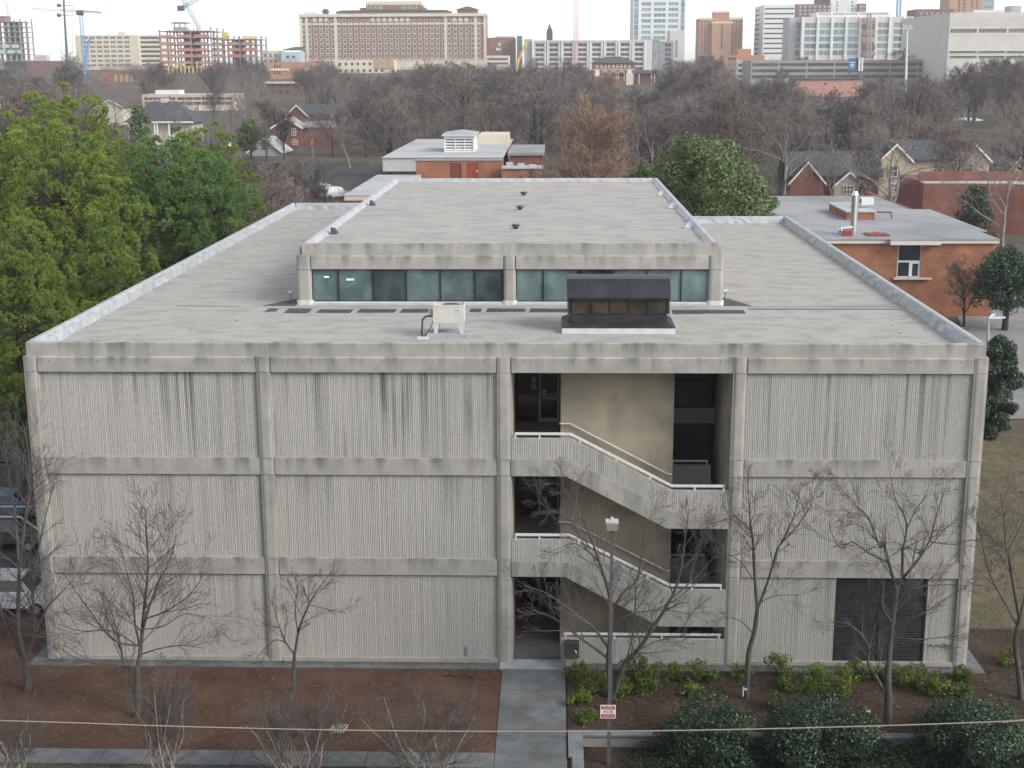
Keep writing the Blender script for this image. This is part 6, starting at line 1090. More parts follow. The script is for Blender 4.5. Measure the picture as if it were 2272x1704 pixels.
lamp('grey street lamp with twin heads beside the driveway on the right', 2191, 790, 2193, 706, 2.0, 1.3)
w0 = pz(2255, 880, 1.1); t = thing('retaining_wall', 'low concrete-capped retaining wall by the driveway', 'wall', (w0[0], w0[1], ground(w0[0], w0[1]))); gz = ground(w0[0], w0[1])
MB((w0[0], w0[1], 0), -0.9).box(-2, 14, 0, 0.35, gz - 1.5, gz + 0.55).build('wall', 'concrete_plain', t); MB((w0[0], w0[1], 0), -0.9).box(-2.05, 14.05, -0.05, 0.4, gz + 0.55, gz + 0.65).build('cap', 'slab_light', t)
for u, v, vt, Y, lb in ((517, 330, 245, 240, 'dark street light pole on the far street by the brick house'), (543, 258, 215, 330, 'pale utility pole beyond the far street'), (2, 260, 215, 190, 'pale pole at the left edge above the pines')):
    b = px(u, v, Y); t = thing('utility_pole', lb, 'pole', (b[0], Y, ground(b[0], Y))); MB().tube((b[0], Y, ground(b[0], Y) - .2), (b[0], Y, px(u, vt, Y)[2]), 0.16, 0.12, 7).build('pole', 'pole_wood' if Y == 240 else 'panel_grey', t)
    z = px(u, vt, Y)[2]; MB().box(b[0] - 0.9, b[0] + 0.9, Y - .12, Y + .12, z - 0.1, z + 0.12).build('crossarm', 'pole_wood' if Y == 240 else 'panel_grey', t)

# ------------------------------------------------------------------ the building across the street, from which the view looks out; it stands behind the viewer and shades the low sky
t = thing('concrete_block', 'tall plain concrete block across the street facing the ribbed building', 'building', (22, -66, -0.2))
MB().box(-26, 70, -76, -58.2, -0.4, 31).build('wall', 'deck_concrete', t)
for k in range(7): MB().box(-25, 69, -58.19, -58.1, 1.4 + 4.2 * k, 3.4 + 4.2 * k).build('window_band', 'far_glass', t)

# ------------------------------------------------------------------ plants: builders
def tubes_mesh(name, segs, m, k=3):
    """segs: array (n,8) x0 y0 z0 x1 y1 z1 r0 r1 -> k-sided tapered tubes, one mesh"""
    S = np.asarray(segs, float); a = S[:, 0:3]; b = S[:, 3:6]; d = b - a; d /= (np.linalg.norm(d, axis=1, keepdims=True) + 1e-9)
    t = np.where(np.abs(d[:, 2:3]) < 0.9, np.array([[0, 0, 1.0]]), np.array([[1.0, 0, 0]]))
    e = np.cross(d, t); e /= (np.linalg.norm(e, axis=1, keepdims=True) + 1e-9); h = np.cross(d, e); n = len(S)
    V = np.zeros((n, 2, k, 3))
    for j in range(k):
        w = 2 * math.pi * j / k; o = e * math.cos(w) + h * math.sin(w)
        V[:, 0, j] = a + o * S[:, 6:7]; V[:, 1, j] = b + o * S[:, 7:8]
    base = np.arange(n)[:, None] * 2 * k; Q = []
    for j in range(k):
        Q.append(np.concatenate([base + j, base + (j + 1) % k, base + k + (j + 1) % k, base + k + j], 1))
    return fast_mesh(name, V.reshape(-1, 3), np.stack(Q, 1).reshape(-1, 4), m, smooth=(k > 3))
def rv(r): return np.array([r.gauss(0, 1), r.gauss(0, 1), r.gauss(0, 1)])
def nrm(v):
    l = math.sqrt(v[0] * v[0] + v[1] * v[1] + v[2] * v[2]) + 1e-9
    return v / l
def side(r, d, ang):
    """direction leaving d at angle ang, random azimuth"""
    t = rv(r); t = t - d * float(t @ d); t = nrm(t); return nrm(d * math.cos(ang) + t * math.sin(ang))
def sprout(r, out, p, d, L, rad, lvl, cfg):
    """recursive branch; cfg: per level (step, jitter, up, n_children, length ratio, angle), minimum radius"""
    step, jit, up, nch, ratio, ang = cfg['lv'][lvl]; n = max(2, int(round(L / step))); ds = L / n; last = lvl + 1 >= len(cfg['lv'])
    rmin = cfg['rmin']; pts = []
    for i in range(n):
        d = nrm(d + rv(r) * jit + np.array([0, 0, up])); q = p + d * ds
        r0 = rad * (1 - 0.75 * i / n); r1 = rad * (1 - 0.75 * (i + 1) / n)
        out[lvl].append((*p, *q, max(r0, rmin), max(r1, rmin * 0.8))); pts.append((p, q, d, r1)); p = q
    if last: return
    for c in range(nch):
        t = cfg.get('from', 0.18) + (1 - cfg.get('from', 0.18)) * (c + r.random()) / nch; i = min(n - 1, int(t * n)); pp, qq, dd, rr = pts[i]; s = t * n - i
        sprout(r, out, pp + (qq - pp) * s, side(r, dd, ang * r.uniform(0.7, 1.3)), L * ratio * (1.15 - 0.6 * t) * r.uniform(0.7, 1.25), max(rr * 0.6, rmin), lvl + 1, cfg)
def smooth_line(pts, n):
    pts = [np.array(p, float) for p in pts]; res = []
    P = [pts[0]] + pts + [pts[-1]]
    for i in range(1, len(P) - 2):
        for k in range(n):
            t = k / n; a, b, c, d = P[i - 1], P[i], P[i + 1], P[i + 2]
            res.append(0.5 * ((2 * b) + (-a + c) * t + (2 * a - 5 * b + 4 * c - d) * t * t + (-a + 3 * b - 3 * c + d) * t ** 3))
    res.append(pts[-1]); return res
def stem_tree(name, label, cat, base, stems, seed, bark='bark_grey', twig='twig', dens=1.0, Ltw=1.7, cfg=None, group=None):
    """a bare tree whose main stems follow given 3-D lines [(points, r0, r1, share of twigs)]; twigs grow from them"""
    r = random.Random(seed); t = thing(name, label, cat, base, group); done = []
    trunk = []; out = [[], [], [], []]
    cfg = cfg or dict(rmin=0.0055, **{'from': 0.22}, lv=[(0.3, 0.06, 0.025, 7, 0.52, 0.6), (0.24, 0.075, 0.02, 4, 0.5, 0.55), (0.2, 0.09, 0.01, 0, 0, 0)])
    for pts, r0, r1, sh in stems:
        if done:                                # a limb starts on the nearest point of a stem already built
            q = np.concatenate(done); pts = [np.array(p, float) for p in pts]; w = q[np.argmin(((q - pts[0]) ** 2).sum(1))]
            if np.linalg.norm(w - pts[0]) < 1.2: pts[0] = w
        ln = smooth_line(pts, 5); n = len(ln); done.append(np.array(ln))
        for i in range(n - 1):
            a = r0 + (r1 - r0) * i / (n - 1); b = r0 + (r1 - r0) * (i + 1) / (n - 1); trunk.append((*ln[i], *ln[i + 1], a, b))
        tot = sum(np.linalg.norm(ln[i + 1] - ln[i]) for i in range(n - 1)); nb = int(tot * 3.0 * dens * sh)
        for c in range(nb):
            u = 0.22 + 0.78 * (c + r.random()) / max(1, nb); i = min(n - 2, int(u * (n - 1))); p = ln[i] + (ln[i + 1] - ln[i]) * r.random()
            d = nrm(ln[i + 1] - ln[i]); rr = r0 + (r1 - r0) * u
            sprout(r, out, p, side(r, nrm(d + np.array([0, 0, 0.25])), r.uniform(0.5, 0.95)), Ltw * 1.25 * r.uniform(0.45, 1.25) * (1.1 - 0.4 * u), max(0.011, min(rr * 0.55, 0.03)), 0, cfg)
    o = ORG[t.name]
    sh8 = np.array([*o, *o, 0, 0])
    new_obj('trunk', tubes_mesh('trunk', np.array(trunk) - sh8, bark, 8), t)
    tw = out[0] + out[1] + out[2] + out[3]
    new_obj('crown', tubes_mesh('crown', np.array(tw) - sh8, twig, 3), t)
    return t
def leaf_mesh(name, C, size, m, seed, up=0.3, aspect=0.5, nrmls=None):
    """quads of leaf size at centres C, random orientation"""
    rng = np.random.default_rng(seed); n = len(C); a = rng.normal(size=(n, 3)); a[:, 2] += up
    if nrmls is not None: a = a * 0.8 + nrmls * 1.2
    a /= np.linalg.norm(a, axis=1, keepdims=True); b = rng.normal(size=(n, 3)); b -= a * (a * b).sum(1, keepdims=True); b /= np.linalg.norm(b, axis=1, keepdims=True); c = np.cross(a, b)
    s = size * rng.uniform(0.6, 1.3, (n, 1)); h = a * s * 0.15
    V = np.stack([C - b * s, C - c * s * aspect + h, C + b * s, C + c * s * aspect + h], 1).reshape(-1, 3)
    return fast_mesh(name, V, np.arange(4 * n).reshape(n, 4), m)
def shell_points(rng, n, lobes, inner=0.55):
    """points in the outer shell of a union of ellipsoid lobes [(cx,cy,cz,rx,ry,rz)]"""
    L = np.array(lobes, float); w = (L[:, 3] * L[:, 4] * L[:, 5]) ** (2 / 3); idx = rng.choice(len(L), n, p=w / w.sum())
    d = rng.normal(size=(n, 3)); d /= np.linalg.norm(d, axis=1, keepdims=True); r = inner + (1.06 - inner) * rng.random((n, 1)) ** 0.5
    return L[idx, 0:3] + d * r * L[idx, 3:6], d
def lobed(rng, n, R, H, z0, size, flat=0.8, cone=0.0):
    out = []
    for i in range(n):
        a = rng.uniform(0, 6.283); t = rng.random(); rr = R * math.sqrt(rng.random()) * math.sin(math.pi * min(0.97, 0.12 + 0.75 * t)) ** 0.7 * (1 - cone * t)
        s = size * rng.uniform(0.65, 1.25); out.append((rr * math.cos(a), rr * math.sin(a), z0 + t * H, s, s, s * flat))
    return out
def bush(name, label, cat, x, y, z, R, H, size, nl, m, seed, group=None, stems=True, nlob=26, aspect=0.5):
    t = thing(name, label, cat, (x, y, z), group); rng = np.random.default_rng(seed); r = random.Random(seed)
    lob = lobed(rng, nlob, R * 0.85, H * 0.7, H * 0.12, R * (0.34 if nlob > 20 else 0.25))
    C, d = shell_points(rng, nl, lob); C[:, 2] = np.maximum(C[:, 2], 0.03)
    new_obj('foliage', leaf_mesh('foliage', C, size, m, seed, nrmls=d, aspect=aspect), t)
    if stems:
        sg = []
        for k in range(9):
            q = lob[k % len(lob)]; p = np.array([r.uniform(-.1, .1), r.uniform(-.1, .1), -0.05]); e = np.array(q[:3]); mid = (p + e) / 2 + np.array([0, 0, 0.15])
            sg += [(*p, *mid, 0.03, 0.022), (*mid, *e, 0.022, 0.01)]
        new_obj('stem', tubes_mesh('stem', sg, 'bark_grey', 5), t)
    return t

# ------------------------------------------------------------------ bare street trees in front of the facade, stems traced against the wall
def P3(u, v, Y): return px(u, v, Y)
def stems_px(Y, lst, seed, spread=0.55):
    """[(pixel points, r0, r1, share)] -> 3-D; each stem drifts a little in depth away from the trunk"""
    r = random.Random(seed); res = []
    for k, (pp, r0, r1, sh) in enumerate(lst):
        dy = 0 if k == 0 else r.uniform(-spread, spread); n = len(pp)
        res.append(([P3(u, v, Y + dy * (i / max(1, n - 1)) * (abs(pp[-1][1] - pp[0][1]) / 150.0)) for i, (u, v) in enumerate(pp)], r0, r1, sh))
    return res
def cc(x, y): return (x / 3.16, 1200 + y / 3.16)
def cd_(x, y): return (1600 + x / 3.2917, 1200 + y / 3.2917)
def ce(x, y): return (1600 + x / 3.2917, 740 + y / 3.2917)
def cf(x, y): return (x / 4.485, 1050 + y / 4.485)
Yt = pz(63, 1532, -0.03)[1]
stem_tree('bare_tree', 'bare tree with several upright stems by the left corner of the concrete building', 'tree', pz(63, 1534, -0.03),
  stems_px(Yt, [([(62, 1536), (60, 1500), (56, 1466)], 0.17, 0.14, 0.1), ([(56, 1468), (44, 1420), (40, 1384), (42, 1295), (45, 1246), (60, 1123), (67, 1072), (62, 1000), (52, 940)], 0.12, 0.015, 1.0),
    ([(45, 1250), (37, 1175), (30, 1110), (18, 1040), (8, 985)], 0.06, 0.012, 1.0), ([(60, 1466), (76, 1400), (72, 1310), (84, 1230), (100, 1150), (118, 1080)], 0.075, 0.012, 1.0),
    ([(54, 1470), (20, 1410), (2, 1350), (-12, 1290)], 0.07, 0.014, 1.0), ([(66, 1440), (98, 1360), (140, 1310), (160, 1290)], 0.04, 0.01, 1.0), ([(56, 1130), (80, 1080), (90, 1030)], 0.03, 0.01, 1.0)], 1), 11, dens=1.0)
Yt = pz(303, 1592, -0.03)[1]
stem_tree('bare_tree', 'spreading bare tree with low wide limbs in the red mulch bed', 'tree', pz(304, 1595, -0.03),
  stems_px(Yt, [([(305, 1597), (305, 1540), (303, 1480)], 0.14, 0.12, 0.0), ([(303, 1485), (312, 1440), (320, 1350), (328, 1262), (325, 1190), (322, 1125)], 0.10, 0.012, 1.1),
    ([(315, 1410), (332, 1345), (352, 1290), (378, 1240), (392, 1185)], 0.05, 0.01, 1.0), ([(306, 1440), (300, 1385), (296, 1325), (281, 1268), (268, 1220)], 0.05, 0.01, 1.0),
    ([(300, 1440), (262, 1425), (232, 1400), (206, 1365), (160, 1300), (140, 1270)], 0.05, 0.01, 1.0), ([(296, 1478), (250, 1474), (200, 1470), (150, 1450), (118, 1420)], 0.04, 0.01, 0.9), ([(312, 1455), (350, 1440), (400, 1432), (452, 1438)], 0.035, 0.01, 1.0),
    ([(303, 1560), (284, 1505), (268, 1440), (256, 1390), (240, 1330)], 0.07, 0.012, 0.9), ([(320, 1380), (370, 1355), (420, 1320), (455, 1270)], 0.035, 0.01, 1.0), ([(300, 1440), (250, 1400), (180, 1400), (130, 1385)], 0.03, 0.01, 1.0), ([(318, 1400), (360, 1390), (410, 1362), (470, 1372)], 0.03, 0.01, 1.0)], 2), 12, dens=1.05)
Yt = pz(650, 1535, -0.03)[1]
stem_tree('bare_tree', 'small crooked bare tree with a drooping side limb in the red mulch bed', 'tree', pz(651, 1540, -0.03),
  stems_px(Yt, [([(652, 1542), (651, 1500), (654, 1452)], 0.085, 0.07, 0.0), ([(654, 1455), (664, 1395), (682, 1350), (702, 1312), (742, 1262)], 0.06, 0.01, 1.0), ([(652, 1455), (634, 1425), (620, 1392), (604, 1335)], 0.045, 0.009, 1.0),
    ([(636, 1428), (612, 1420), (592, 1435), (568, 1462)], 0.03, 0.008, 0.7), ([(662, 1400), (655, 1350), (664, 1290)], 0.03, 0.008, 1.0), ([(622, 1395), (592, 1385), (585, 1365)], 0.02, 0.008, 1.0), ([(690, 1335), (720, 1350), (770, 1362)], 0.02, 0.008, 0.7)], 3), 13, dens=1.05, Ltw=1.0)
Yt = pz(1360, 1548, -0.02)[1]
stem_tree('bare_tree', 'wide forked bare tree standing behind the lamp post', 'tree', pz(1361, 1556, -0.02),
  stems_px(Yt, [([c3(845, 1220), c3(830, 1120), c3(815, 1000), c3(812, 900)], 0.15, 0.12, 0.0), ([c3(812, 900), c3(826, 700), c3(830, 600), c3(800, 450), c3(735, 250), c3(660, 50), c3(560, -120), c3(480, -230)], 0.10, 0.012, 1.0),
    ([c3(835, 1190), c3(880, 1060), c3(930, 950), c3(1020, 855), c3(1130, 690), c3(1240, 500), c3(1290, 330), c3(1320, 120), c3(1340, -20)], 0.12, 0.012, 0.9),
    ([c3(805, 930), c3(700, 850), c3(600, 780), c3(500, 700), c3(400, 640), c3(300, 610)], 0.07, 0.012, 0.9), ([c3(800, 860), c3(720, 740), c3(600, 640), c3(490, 560), c3(380, 490), c3(250, 450)], 0.065, 0.012, 0.9),
    ([c3(830, 600), c3(900, 500), c3(1000, 400), c3(1040, 150), c3(1060, 20)], 0.05, 0.01, 1.0), ([c3(1020, 855), c3(1130, 815), c3(1250, 790), c3(1420, 745)], 0.04, 0.01, 0.8), ([c3(930, 950), c3(965, 800), c3(990, 520), c3(970, 380)], 0.05, 0.01, 0.9),
    ([c3(1240, 500), c3(1380, 400), c3(1500, 270), c3(1560, 180)], 0.04, 0.01, 1.0), ([c3(830, 720), c3(950, 640), c3(1200, 610), c3(1400, 660)], 0.035, 0.01, 0.9), ([c3(735, 250), c3(600, 170), c3(480, 200)], 0.03, 0.01, 1.0), ([c3(700, 150), c3(560, 20), c3(420, -60), c3(330, -120)], 0.035, 0.01, 1.0), ([c3(1290, 330), c3(1420, 150), c3(1470, 30)], 0.03, 0.01, 1.0)], 4), 14, dens=0.95, Ltw=1.5)
Yt = pz(1656, 1551, -0.02)[1]
stem_tree('bare_tree', 'slender bare tree with a white band round its trunk', 'tree', pz(1656, 1553, -0.02),
  stems_px(Yt, [([cd_(185, 1160), cd_(195, 900), cd_(205, 800), cd_(245, 650), cd_(265, 500)], 0.11, 0.085, 0.15), ([cd_(265, 505), cd_(245, 250), cd_(232, 0), ce(215, 1400), ce(205, 1250), ce(195, 1090)], 0.075, 0.01, 1.0),
    ([cd_(268, 490), cd_(330, 330), cd_(400, 100), ce(400, 1600), ce(490, 1430), ce(545, 1290), ce(572, 1130)], 0.06, 0.01, 1.0), ([ce(430, 1560), ce(560, 1400), ce(660, 1250), ce(690, 1120)], 0.03, 0.009, 1.0), ([cd_(240, 680), cd_(150, 590), cd_(60, 560)], 0.03, 0.009, 0.8),
    ([cd_(300, 450), cd_(400, 400), cd_(560, 400)], 0.025, 0.009, 0.8), ([ce(220, 1450), ce(120, 1350), ce(40, 1300)], 0.025, 0.009, 1.0), ([cd_(250, 300), cd_(150, 160), cd_(60, 100)], 0.025, 0.009, 1.0)], 5), 15, dens=1.0, Ltw=1.3)
Yt = pz(1969, 1602, -0.02)[1]
stem_tree('bare_tree', 'large bare tree with a low curved side limb in front of the dark louvre', 'tree', pz(1969, 1607, -0.02),
  stems_px(Yt, [([cd_(1215, 1345), cd_(1220, 1200), cd_(1222, 1100)], 0.17, 0.15, 0.0), ([cd_(1222, 1110), cd_(1220, 950), cd_(1235, 750), cd_(1262, 500), cd_(1290, 310)], 0.14, 0.085, 0.5),
    ([cd_(1225, 1130), cd_(1180, 1080), cd_(1130, 990), cd_(1075, 890), cd_(1080, 790), cd_(1020, 680), cd_(930, 610), cd_(820, 590)], 0.09, 0.012, 0.9),
    ([cd_(1285, 320), cd_(1340, 260), cd_(1480, 80), ce(1440, 1610), ce(1520, 1520), ce(1580, 1300), ce(1640, 1130)], 0.07, 0.01, 1.0), ([cd_(1275, 400), cd_(1225, 160), cd_(1180, 0), ce(1160, 1560), ce(1080, 1350), ce(1000, 1270), ce(850, 1100)], 0.065, 0.01, 1.0),
    ([cd_(1290, 310), cd_(1325, 60), ce(1325, 1580), ce(1355, 1390), ce(1275, 1210), ce(1235, 1030)], 0.06, 0.01, 1.0), ([ce(1350, 1400), ce(1420, 1290), ce(1500, 1180)], 0.03, 0.009, 1.0), ([cd_(1265, 460), cd_(1400, 350), cd_(1620, 320), cd_(1800, 330)], 0.035, 0.01, 0.9),
    ([cd_(1250, 650), cd_(1400, 560), cd_(1560, 480), cd_(1750, 350)], 0.035, 0.01, 0.9), ([cd_(1240, 720), cd_(1450, 720), cd_(1640, 700), cd_(1840, 680)], 0.03, 0.01, 0.9), ([cd_(1190, 150), cd_(1080, 90), cd_(960, 10), ce(860, 1560), ce(780, 1380)], 0.035, 0.01, 1.0), ([cd_(1240, 620), cd_(1180, 480), cd_(1190, 300)], 0.05, 0.02, 0.6), ([ce(1520, 1520), ce(1700, 1540), ce(1850, 1500)], 0.03, 0.009, 1.0)], 6), 16, dens=0.85, Ltw=1.5)
Yt = pz(2266, 1552, -0.02)[1]
stem_tree('bare_tree', 'leaning bare tree by the right corner of the concrete building', 'tree', pz(2266, 1556, -0.02),
  stems_px(Yt, [([cd_(2195, 1170), cd_(2175, 960), cd_(2150, 750), cd_(2180, 570)], 0.14, 0.10, 0.1), ([cd_(2180, 580), cd_(2130, 300), cd_(2100, 100), ce(2080, 1560), ce(2060, 1300), ce(2040, 1180)], 0.07, 0.01, 1.0),
    ([cd_(2180, 580), cd_(2240, 300), ce(2260, 1600), ce(2290, 1400)], 0.06, 0.01, 1.0), ([cd_(2160, 640), cd_(2060, 430), cd_(1960, 240), ce(1900, 1500), ce(1880, 1380)], 0.045, 0.01, 1.0), ([cd_(2180, 980), cd_(2260, 850), cd_(2330, 600)], 0.06, 0.01, 0.8), ([ce(2080, 1560), ce(2200, 1380), ce(2250, 1200)], 0.03, 0.009, 1.0)], 7), 17, dens=0.95, Ltw=1.3)
# white tape on the slender tree
_p = px(1654, 1527, pz(1656, 1551, -0.02)[1]); tp = MB(); tp.tube((_p[0], _p[1], _p[2] - 0.03), (_p[0], _p[1], _p[2] + 0.03), 0.118, 0.118, 12)
tp.box(_p[0] - 0.12, _p[0] - 0.08, _p[1] - 0.13, _p[1] - 0.11, _p[2] - 0.3, _p[2]); tag(tp.build('trunk_tape', 'tape_white'), 'white tape tied round the slender tree trunk', 'tape')
# pale multi-stemmed shrubs along the grass strip
def myrtle(label, u, seed, H, nst, spread):
    b = pz(u, 1745, -0.05); r = random.Random(seed); st = []
    for k in range(nst):
        a = 6.283 * (k + r.random() * 0.6) / nst; e = spread * r.uniform(0.5, 1.0); ex, ey = math.cos(a) * e, math.sin(a) * e * 0.8
        pts = [b + np.array([ex * 0.06, ey * 0.06, 0]), b + np.array([ex * 0.38 + r.uniform(-.18, .18), ey * 0.35, H * 0.24]), b + np.array([ex * 0.6 + r.uniform(-.22, .22), ey * 0.5, H * 0.5]), b + np.array([ex * 0.85 + r.uniform(-.2, .2), ey * 0.8, H * 0.72]), b + np.array([ex * 1.1, ey, H * r.uniform(0.82, 1.0)])]
        st.append((pts, r.uniform(0.04, 0.058), 0.008, 1.0))
        if r.random() < 0.7:
            q = pts[1]; st.append(([q, q + np.array([r.uniform(-.3, .3), r.uniform(-.2, .2), H * 0.25]), q + np.array([r.uniform(-.6, .6), r.uniform(-.4, .4), H * 0.55])], 0.03, 0.006, 1.0))
    return stem_tree('crape_myrtle', label, 'shrub', b, st, seed, 'bark_pale', 'twig', dens=1.25, Ltw=1.15,
        cfg=dict(rmin=0.0045, lv=[(0.2, 0.1, 0.04, 6, 0.55, 0.6), (0.16, 0.12, 0.03, 4, 0.55, 0.55), (0.14, 0.13, 0.02, 0, 0, 0)]), group='pale-stemmed bare shrubs along the sidewalk')
myrtle('bare pale-stemmed shrub beside sidewalk at the far end from the path', 25, 31, 2.7, 6, 1.3)
myrtle('tall upright bare pale-stemmed shrub beside sidewalk, second from far end', 375, 32, 3.9, 6, 1.2)
myrtle('bushy bare pale-stemmed shrub beside sidewalk, second from the path', 665, 33, 3.1, 9, 2.0)
myrtle('bare pale-stemmed shrub beside sidewalk closest to the entrance path', 945, 34, 3.0, 9, 2.1)
# litter of straw and pale petals on the mulch, grass blades on the strip: countless
rng = np.random.default_rng(3)
def straw(name, n, x0, x1, y0, y1, z, m, ln, wd, seed):
    rng = np.random.default_rng(seed); C = np.stack([rng.uniform(x0, x1, n), rng.uniform(y0, y1, n), np.full(n, z) + rng.uniform(0.01, 0.04, n)], 1); a = rng.uniform(0, 6.283, n)
    d = np.stack([np.cos(a), np.sin(a), rng.uniform(-0.25, 0.25, n)], 1) * ln * rng.uniform(0.4, 1.2, (n, 1)); w = np.stack([-np.sin(a), np.cos(a), np.zeros(n)], 1) * wd
    V = np.stack([C - d - w, C + d - w, C + d + w, C - d + w], 1).reshape(-1, 3); return stuff(new_obj(name, fast_mesh(name, V, np.arange(4 * n).reshape(n, 4), m)))
tag(straw('pine_straw', 9000, -15, 19.6, -7.9, -0.65, -0.02, 'straw', 0.08, 0.008, 1), 'dry pine straw strewn over the red mulch', 'straw')
tag(straw('fallen_petals', 420, 2, 19.4, -7.8, -0.8, 0.0, 'litter', 0.016, 0.014, 2), 'pale petals scattered over the red mulch', 'petals')
tag(straw('fallen_petals', 420, 22.6, 42, -6.1, -0.8, 0.01, 'litter', 0.016, 0.014, 3), 'pale petals scattered over the planting bed by the shrubs', 'petals')
tag(straw('leaf_litter', 5000, 22.5, 57, -6.1, -0.65, 0.0, 'straw', 0.08, 0.014, 4), 'dry leaf litter on the dark planting bed', 'leaf litter')
n = 26000; rng = np.random.default_rng(9); C = np.stack([rng.uniform(-16, 19.6, n), rng.uniform(-12.5, -9.05, n), np.full(n, -0.07)], 1); a = rng.uniform(0, 6.283, n); w = np.stack([np.cos(a), np.sin(a), np.zeros(n)], 1) * 0.012
tip = C + np.stack([rng.normal(0, 0.04, n), rng.normal(0, 0.04, n), rng.uniform(0.06, 0.15, n)], 1); V = np.stack([C - w, C + w, tip], 1).reshape(-1, 3)
tag(stuff(new_obj('grass', fast_mesh('grass', V, np.arange(3 * n).reshape(n, 3), 'grass_blade'))), 'green grass on the strip along the sidewalk', 'grass')
# dormant lawn blades on the right
n = 30000; C = np.stack([rng.uniform(40.2, 62, n), rng.uniform(0.5, 34, n), np.zeros(n)], 1); C[:, 2] = [ground(x, y) + 0.05 for x, y in C[:, :2]]; a = rng.uniform(0, 6.283, n); w = np.stack([np.cos(a), np.sin(a), np.zeros(n)], 1) * 0.02
tip = C + np.stack([rng.normal(0, 0.05, n), rng.normal(0, 0.05, n), rng.uniform(0.04, 0.1, n)], 1); V = np.stack([C - w, C + w, tip], 1).reshape(-1, 3)
tag(stuff(new_obj('lawn_grass', fast_mesh('lawn_grass', V, np.arange(3 * n).reshape(n, 3), 'lawn_tan'))), 'dormant tan grass of the lawn beside the building', 'grass')

# ------------------------------------------------------------------ shrubs of the planting bed
lime = [(640 / 2.995 + 1080, 1020 / 2.995 + 1150, 0.45, 'left'),]
spots = [((600, 1050), .42, .7), ((700, 1130), .75, .8), ((985, 1060), .55, .95), ((1040, 1150), .6, .6), ((1160, 1120), .6, .9), ((1285, 1085), .42, .75), ((1430, 1065), .55, .75), ((1385, 1180), .5, .5), ((610, 1225), .45, .45), ((655, 1340), .38, .4), ((900, 1160), .5, .5)]
lbl = ['low dark green leafy plant next to the drinking-fountain block', 'broad dark green leafy plant to the left of the lamp post', 'tall leafy plant to the right of the lamp post with bright new leaves', 'low yellow-green plant at the foot of the forked tree', 'bright yellow-green leafy plant between the forked tree and the slender tree',
       'small lime plant on its own before the stair balustrade', 'compact green leafy plant before the round stair column', 'low lime plant half hidden behind the dark shrub', 'sparse low plant beside the entrance path', 'tiny lime plant just behind the low wall corner', 'green plant behind the lamp post foot']
def lime_plant(u, v, R, H, seed, label):
    b = pz(u, v, -0.02)
    return bush('leafy_plant', label, 'plant', b[0], b[1], -0.03, R * 1.4, H * 1.15, 0.064, int(1250 * R), 'leaf_lime' if seed % 3 else 'leaf_lime', seed, 'leafy plants in the planting bed', True, 13, 0.42)
for k, (((x, y), R, H), lb) in enumerate(zip(spots, lbl)): lime_plant(*c3(x, y), R, H, 200 + k, lb)
spots = [((140, 1000), .4, .5), ((430, 985), .55, .85), ((540, 1090), .7, .8), ((690, 1080), .75, .95), ((850, 1100), .7, 1.0), ((380, 1250), .45, .8), ((990, 1000), .5, .7), ((1310, 1060), .7, .9), ((1460, 1090), .7, .9), ((1560, 1120), .6, .6), ((1740, 1010), .45, .5), ((1750, 1140), .45, .6), ((2080, 900), .45, .7), ((1130, 1010), .4, .6), ((840, 1180), .4, .5)]
lbl = ['sparse small plant behind the slender tree', 'upright glossy plant just right of the slender tree', 'yellow-green plant in front of the ribbed wall right of the slender tree', 'full green plant below the ribbed wall between slender tree and louvre', 'full green plant beneath the left edge of the louvre', 'small lime plant on its own before the dark shrub', 'dark plant against the apron below the louvre',
       'yellow-tipped plant just right of the large tree trunk', 'full green plant below the right edge of the louvre', 'yellow-green plant below the wall fittings', 'thin yellowish plant close to the apron corner', 'thin yellowish plant in the mulch by the round shrub', 'plant with rusty leaves by the leaning tree', 'dark low plant behind the curved tree limb', 'low yellowish plant before the curved tree limb']
for k, (((x, y), R, H), lb) in enumerate(zip(spots, lbl)): lime_plant(*cd_(x, y), R, H, 230 + k, lb)
# large dark shrubs in front of the low wall
for k, (u, v, R, H, lb) in enumerate(((1560, 1690, 2.1, 2.5, 'large round dark green shrub with bare stems below, closest to the lamp post'), (1815, 1690, 2.15, 2.5, 'large dark green shrub before the low wall, middle one of three'), (2140, 1696, 2.1, 2.5, 'large dark green shrub before the low wall, farthest from the lamp post'))):
    b = pz(u, v, -0.42); bush('holly_shrub', lb, 'shrub', b[0], b[1], -0.46, R, H, 0.062, 16000, 'leaf_dark', 300 + k, 'dark shrubs before the low wall', True, 34, 0.5)
rng = np.random.default_rng(77); lob = []
for i in range(620):
    x = rng.uniform(24.6, 46); y = rng.uniform(-11.5, -6.95); lob.append((x, y, -0.28 + rng.uniform(-0.1, 0.3), rng.uniform(.35, .75), rng.uniform(.35, .75), rng.uniform(.22, .4)))
for i in range(120):
    x = rng.uniform(25.2, 46); lob.append((x, rng.uniform(-7.5, -6.95), -0.12 + rng.uniform(-0.1, 0.08), rng.uniform(.35, .6), rng.uniform(.25, .4), rng.uniform(.2, .34)))
C, d = shell_points(rng, 76000, lob, 0.5); C = C[(C[:, 2] > -0.45) & (C[:, 0] > 23.9)]
tag(stuff(new_obj('juniper_cover', leaf_mesh('juniper_cover', C, 0.07, 'leaf_juniper', 5, up=0.6, aspect=0.35))), 'dark low juniper ground cover below the shrubs', 'ground cover')

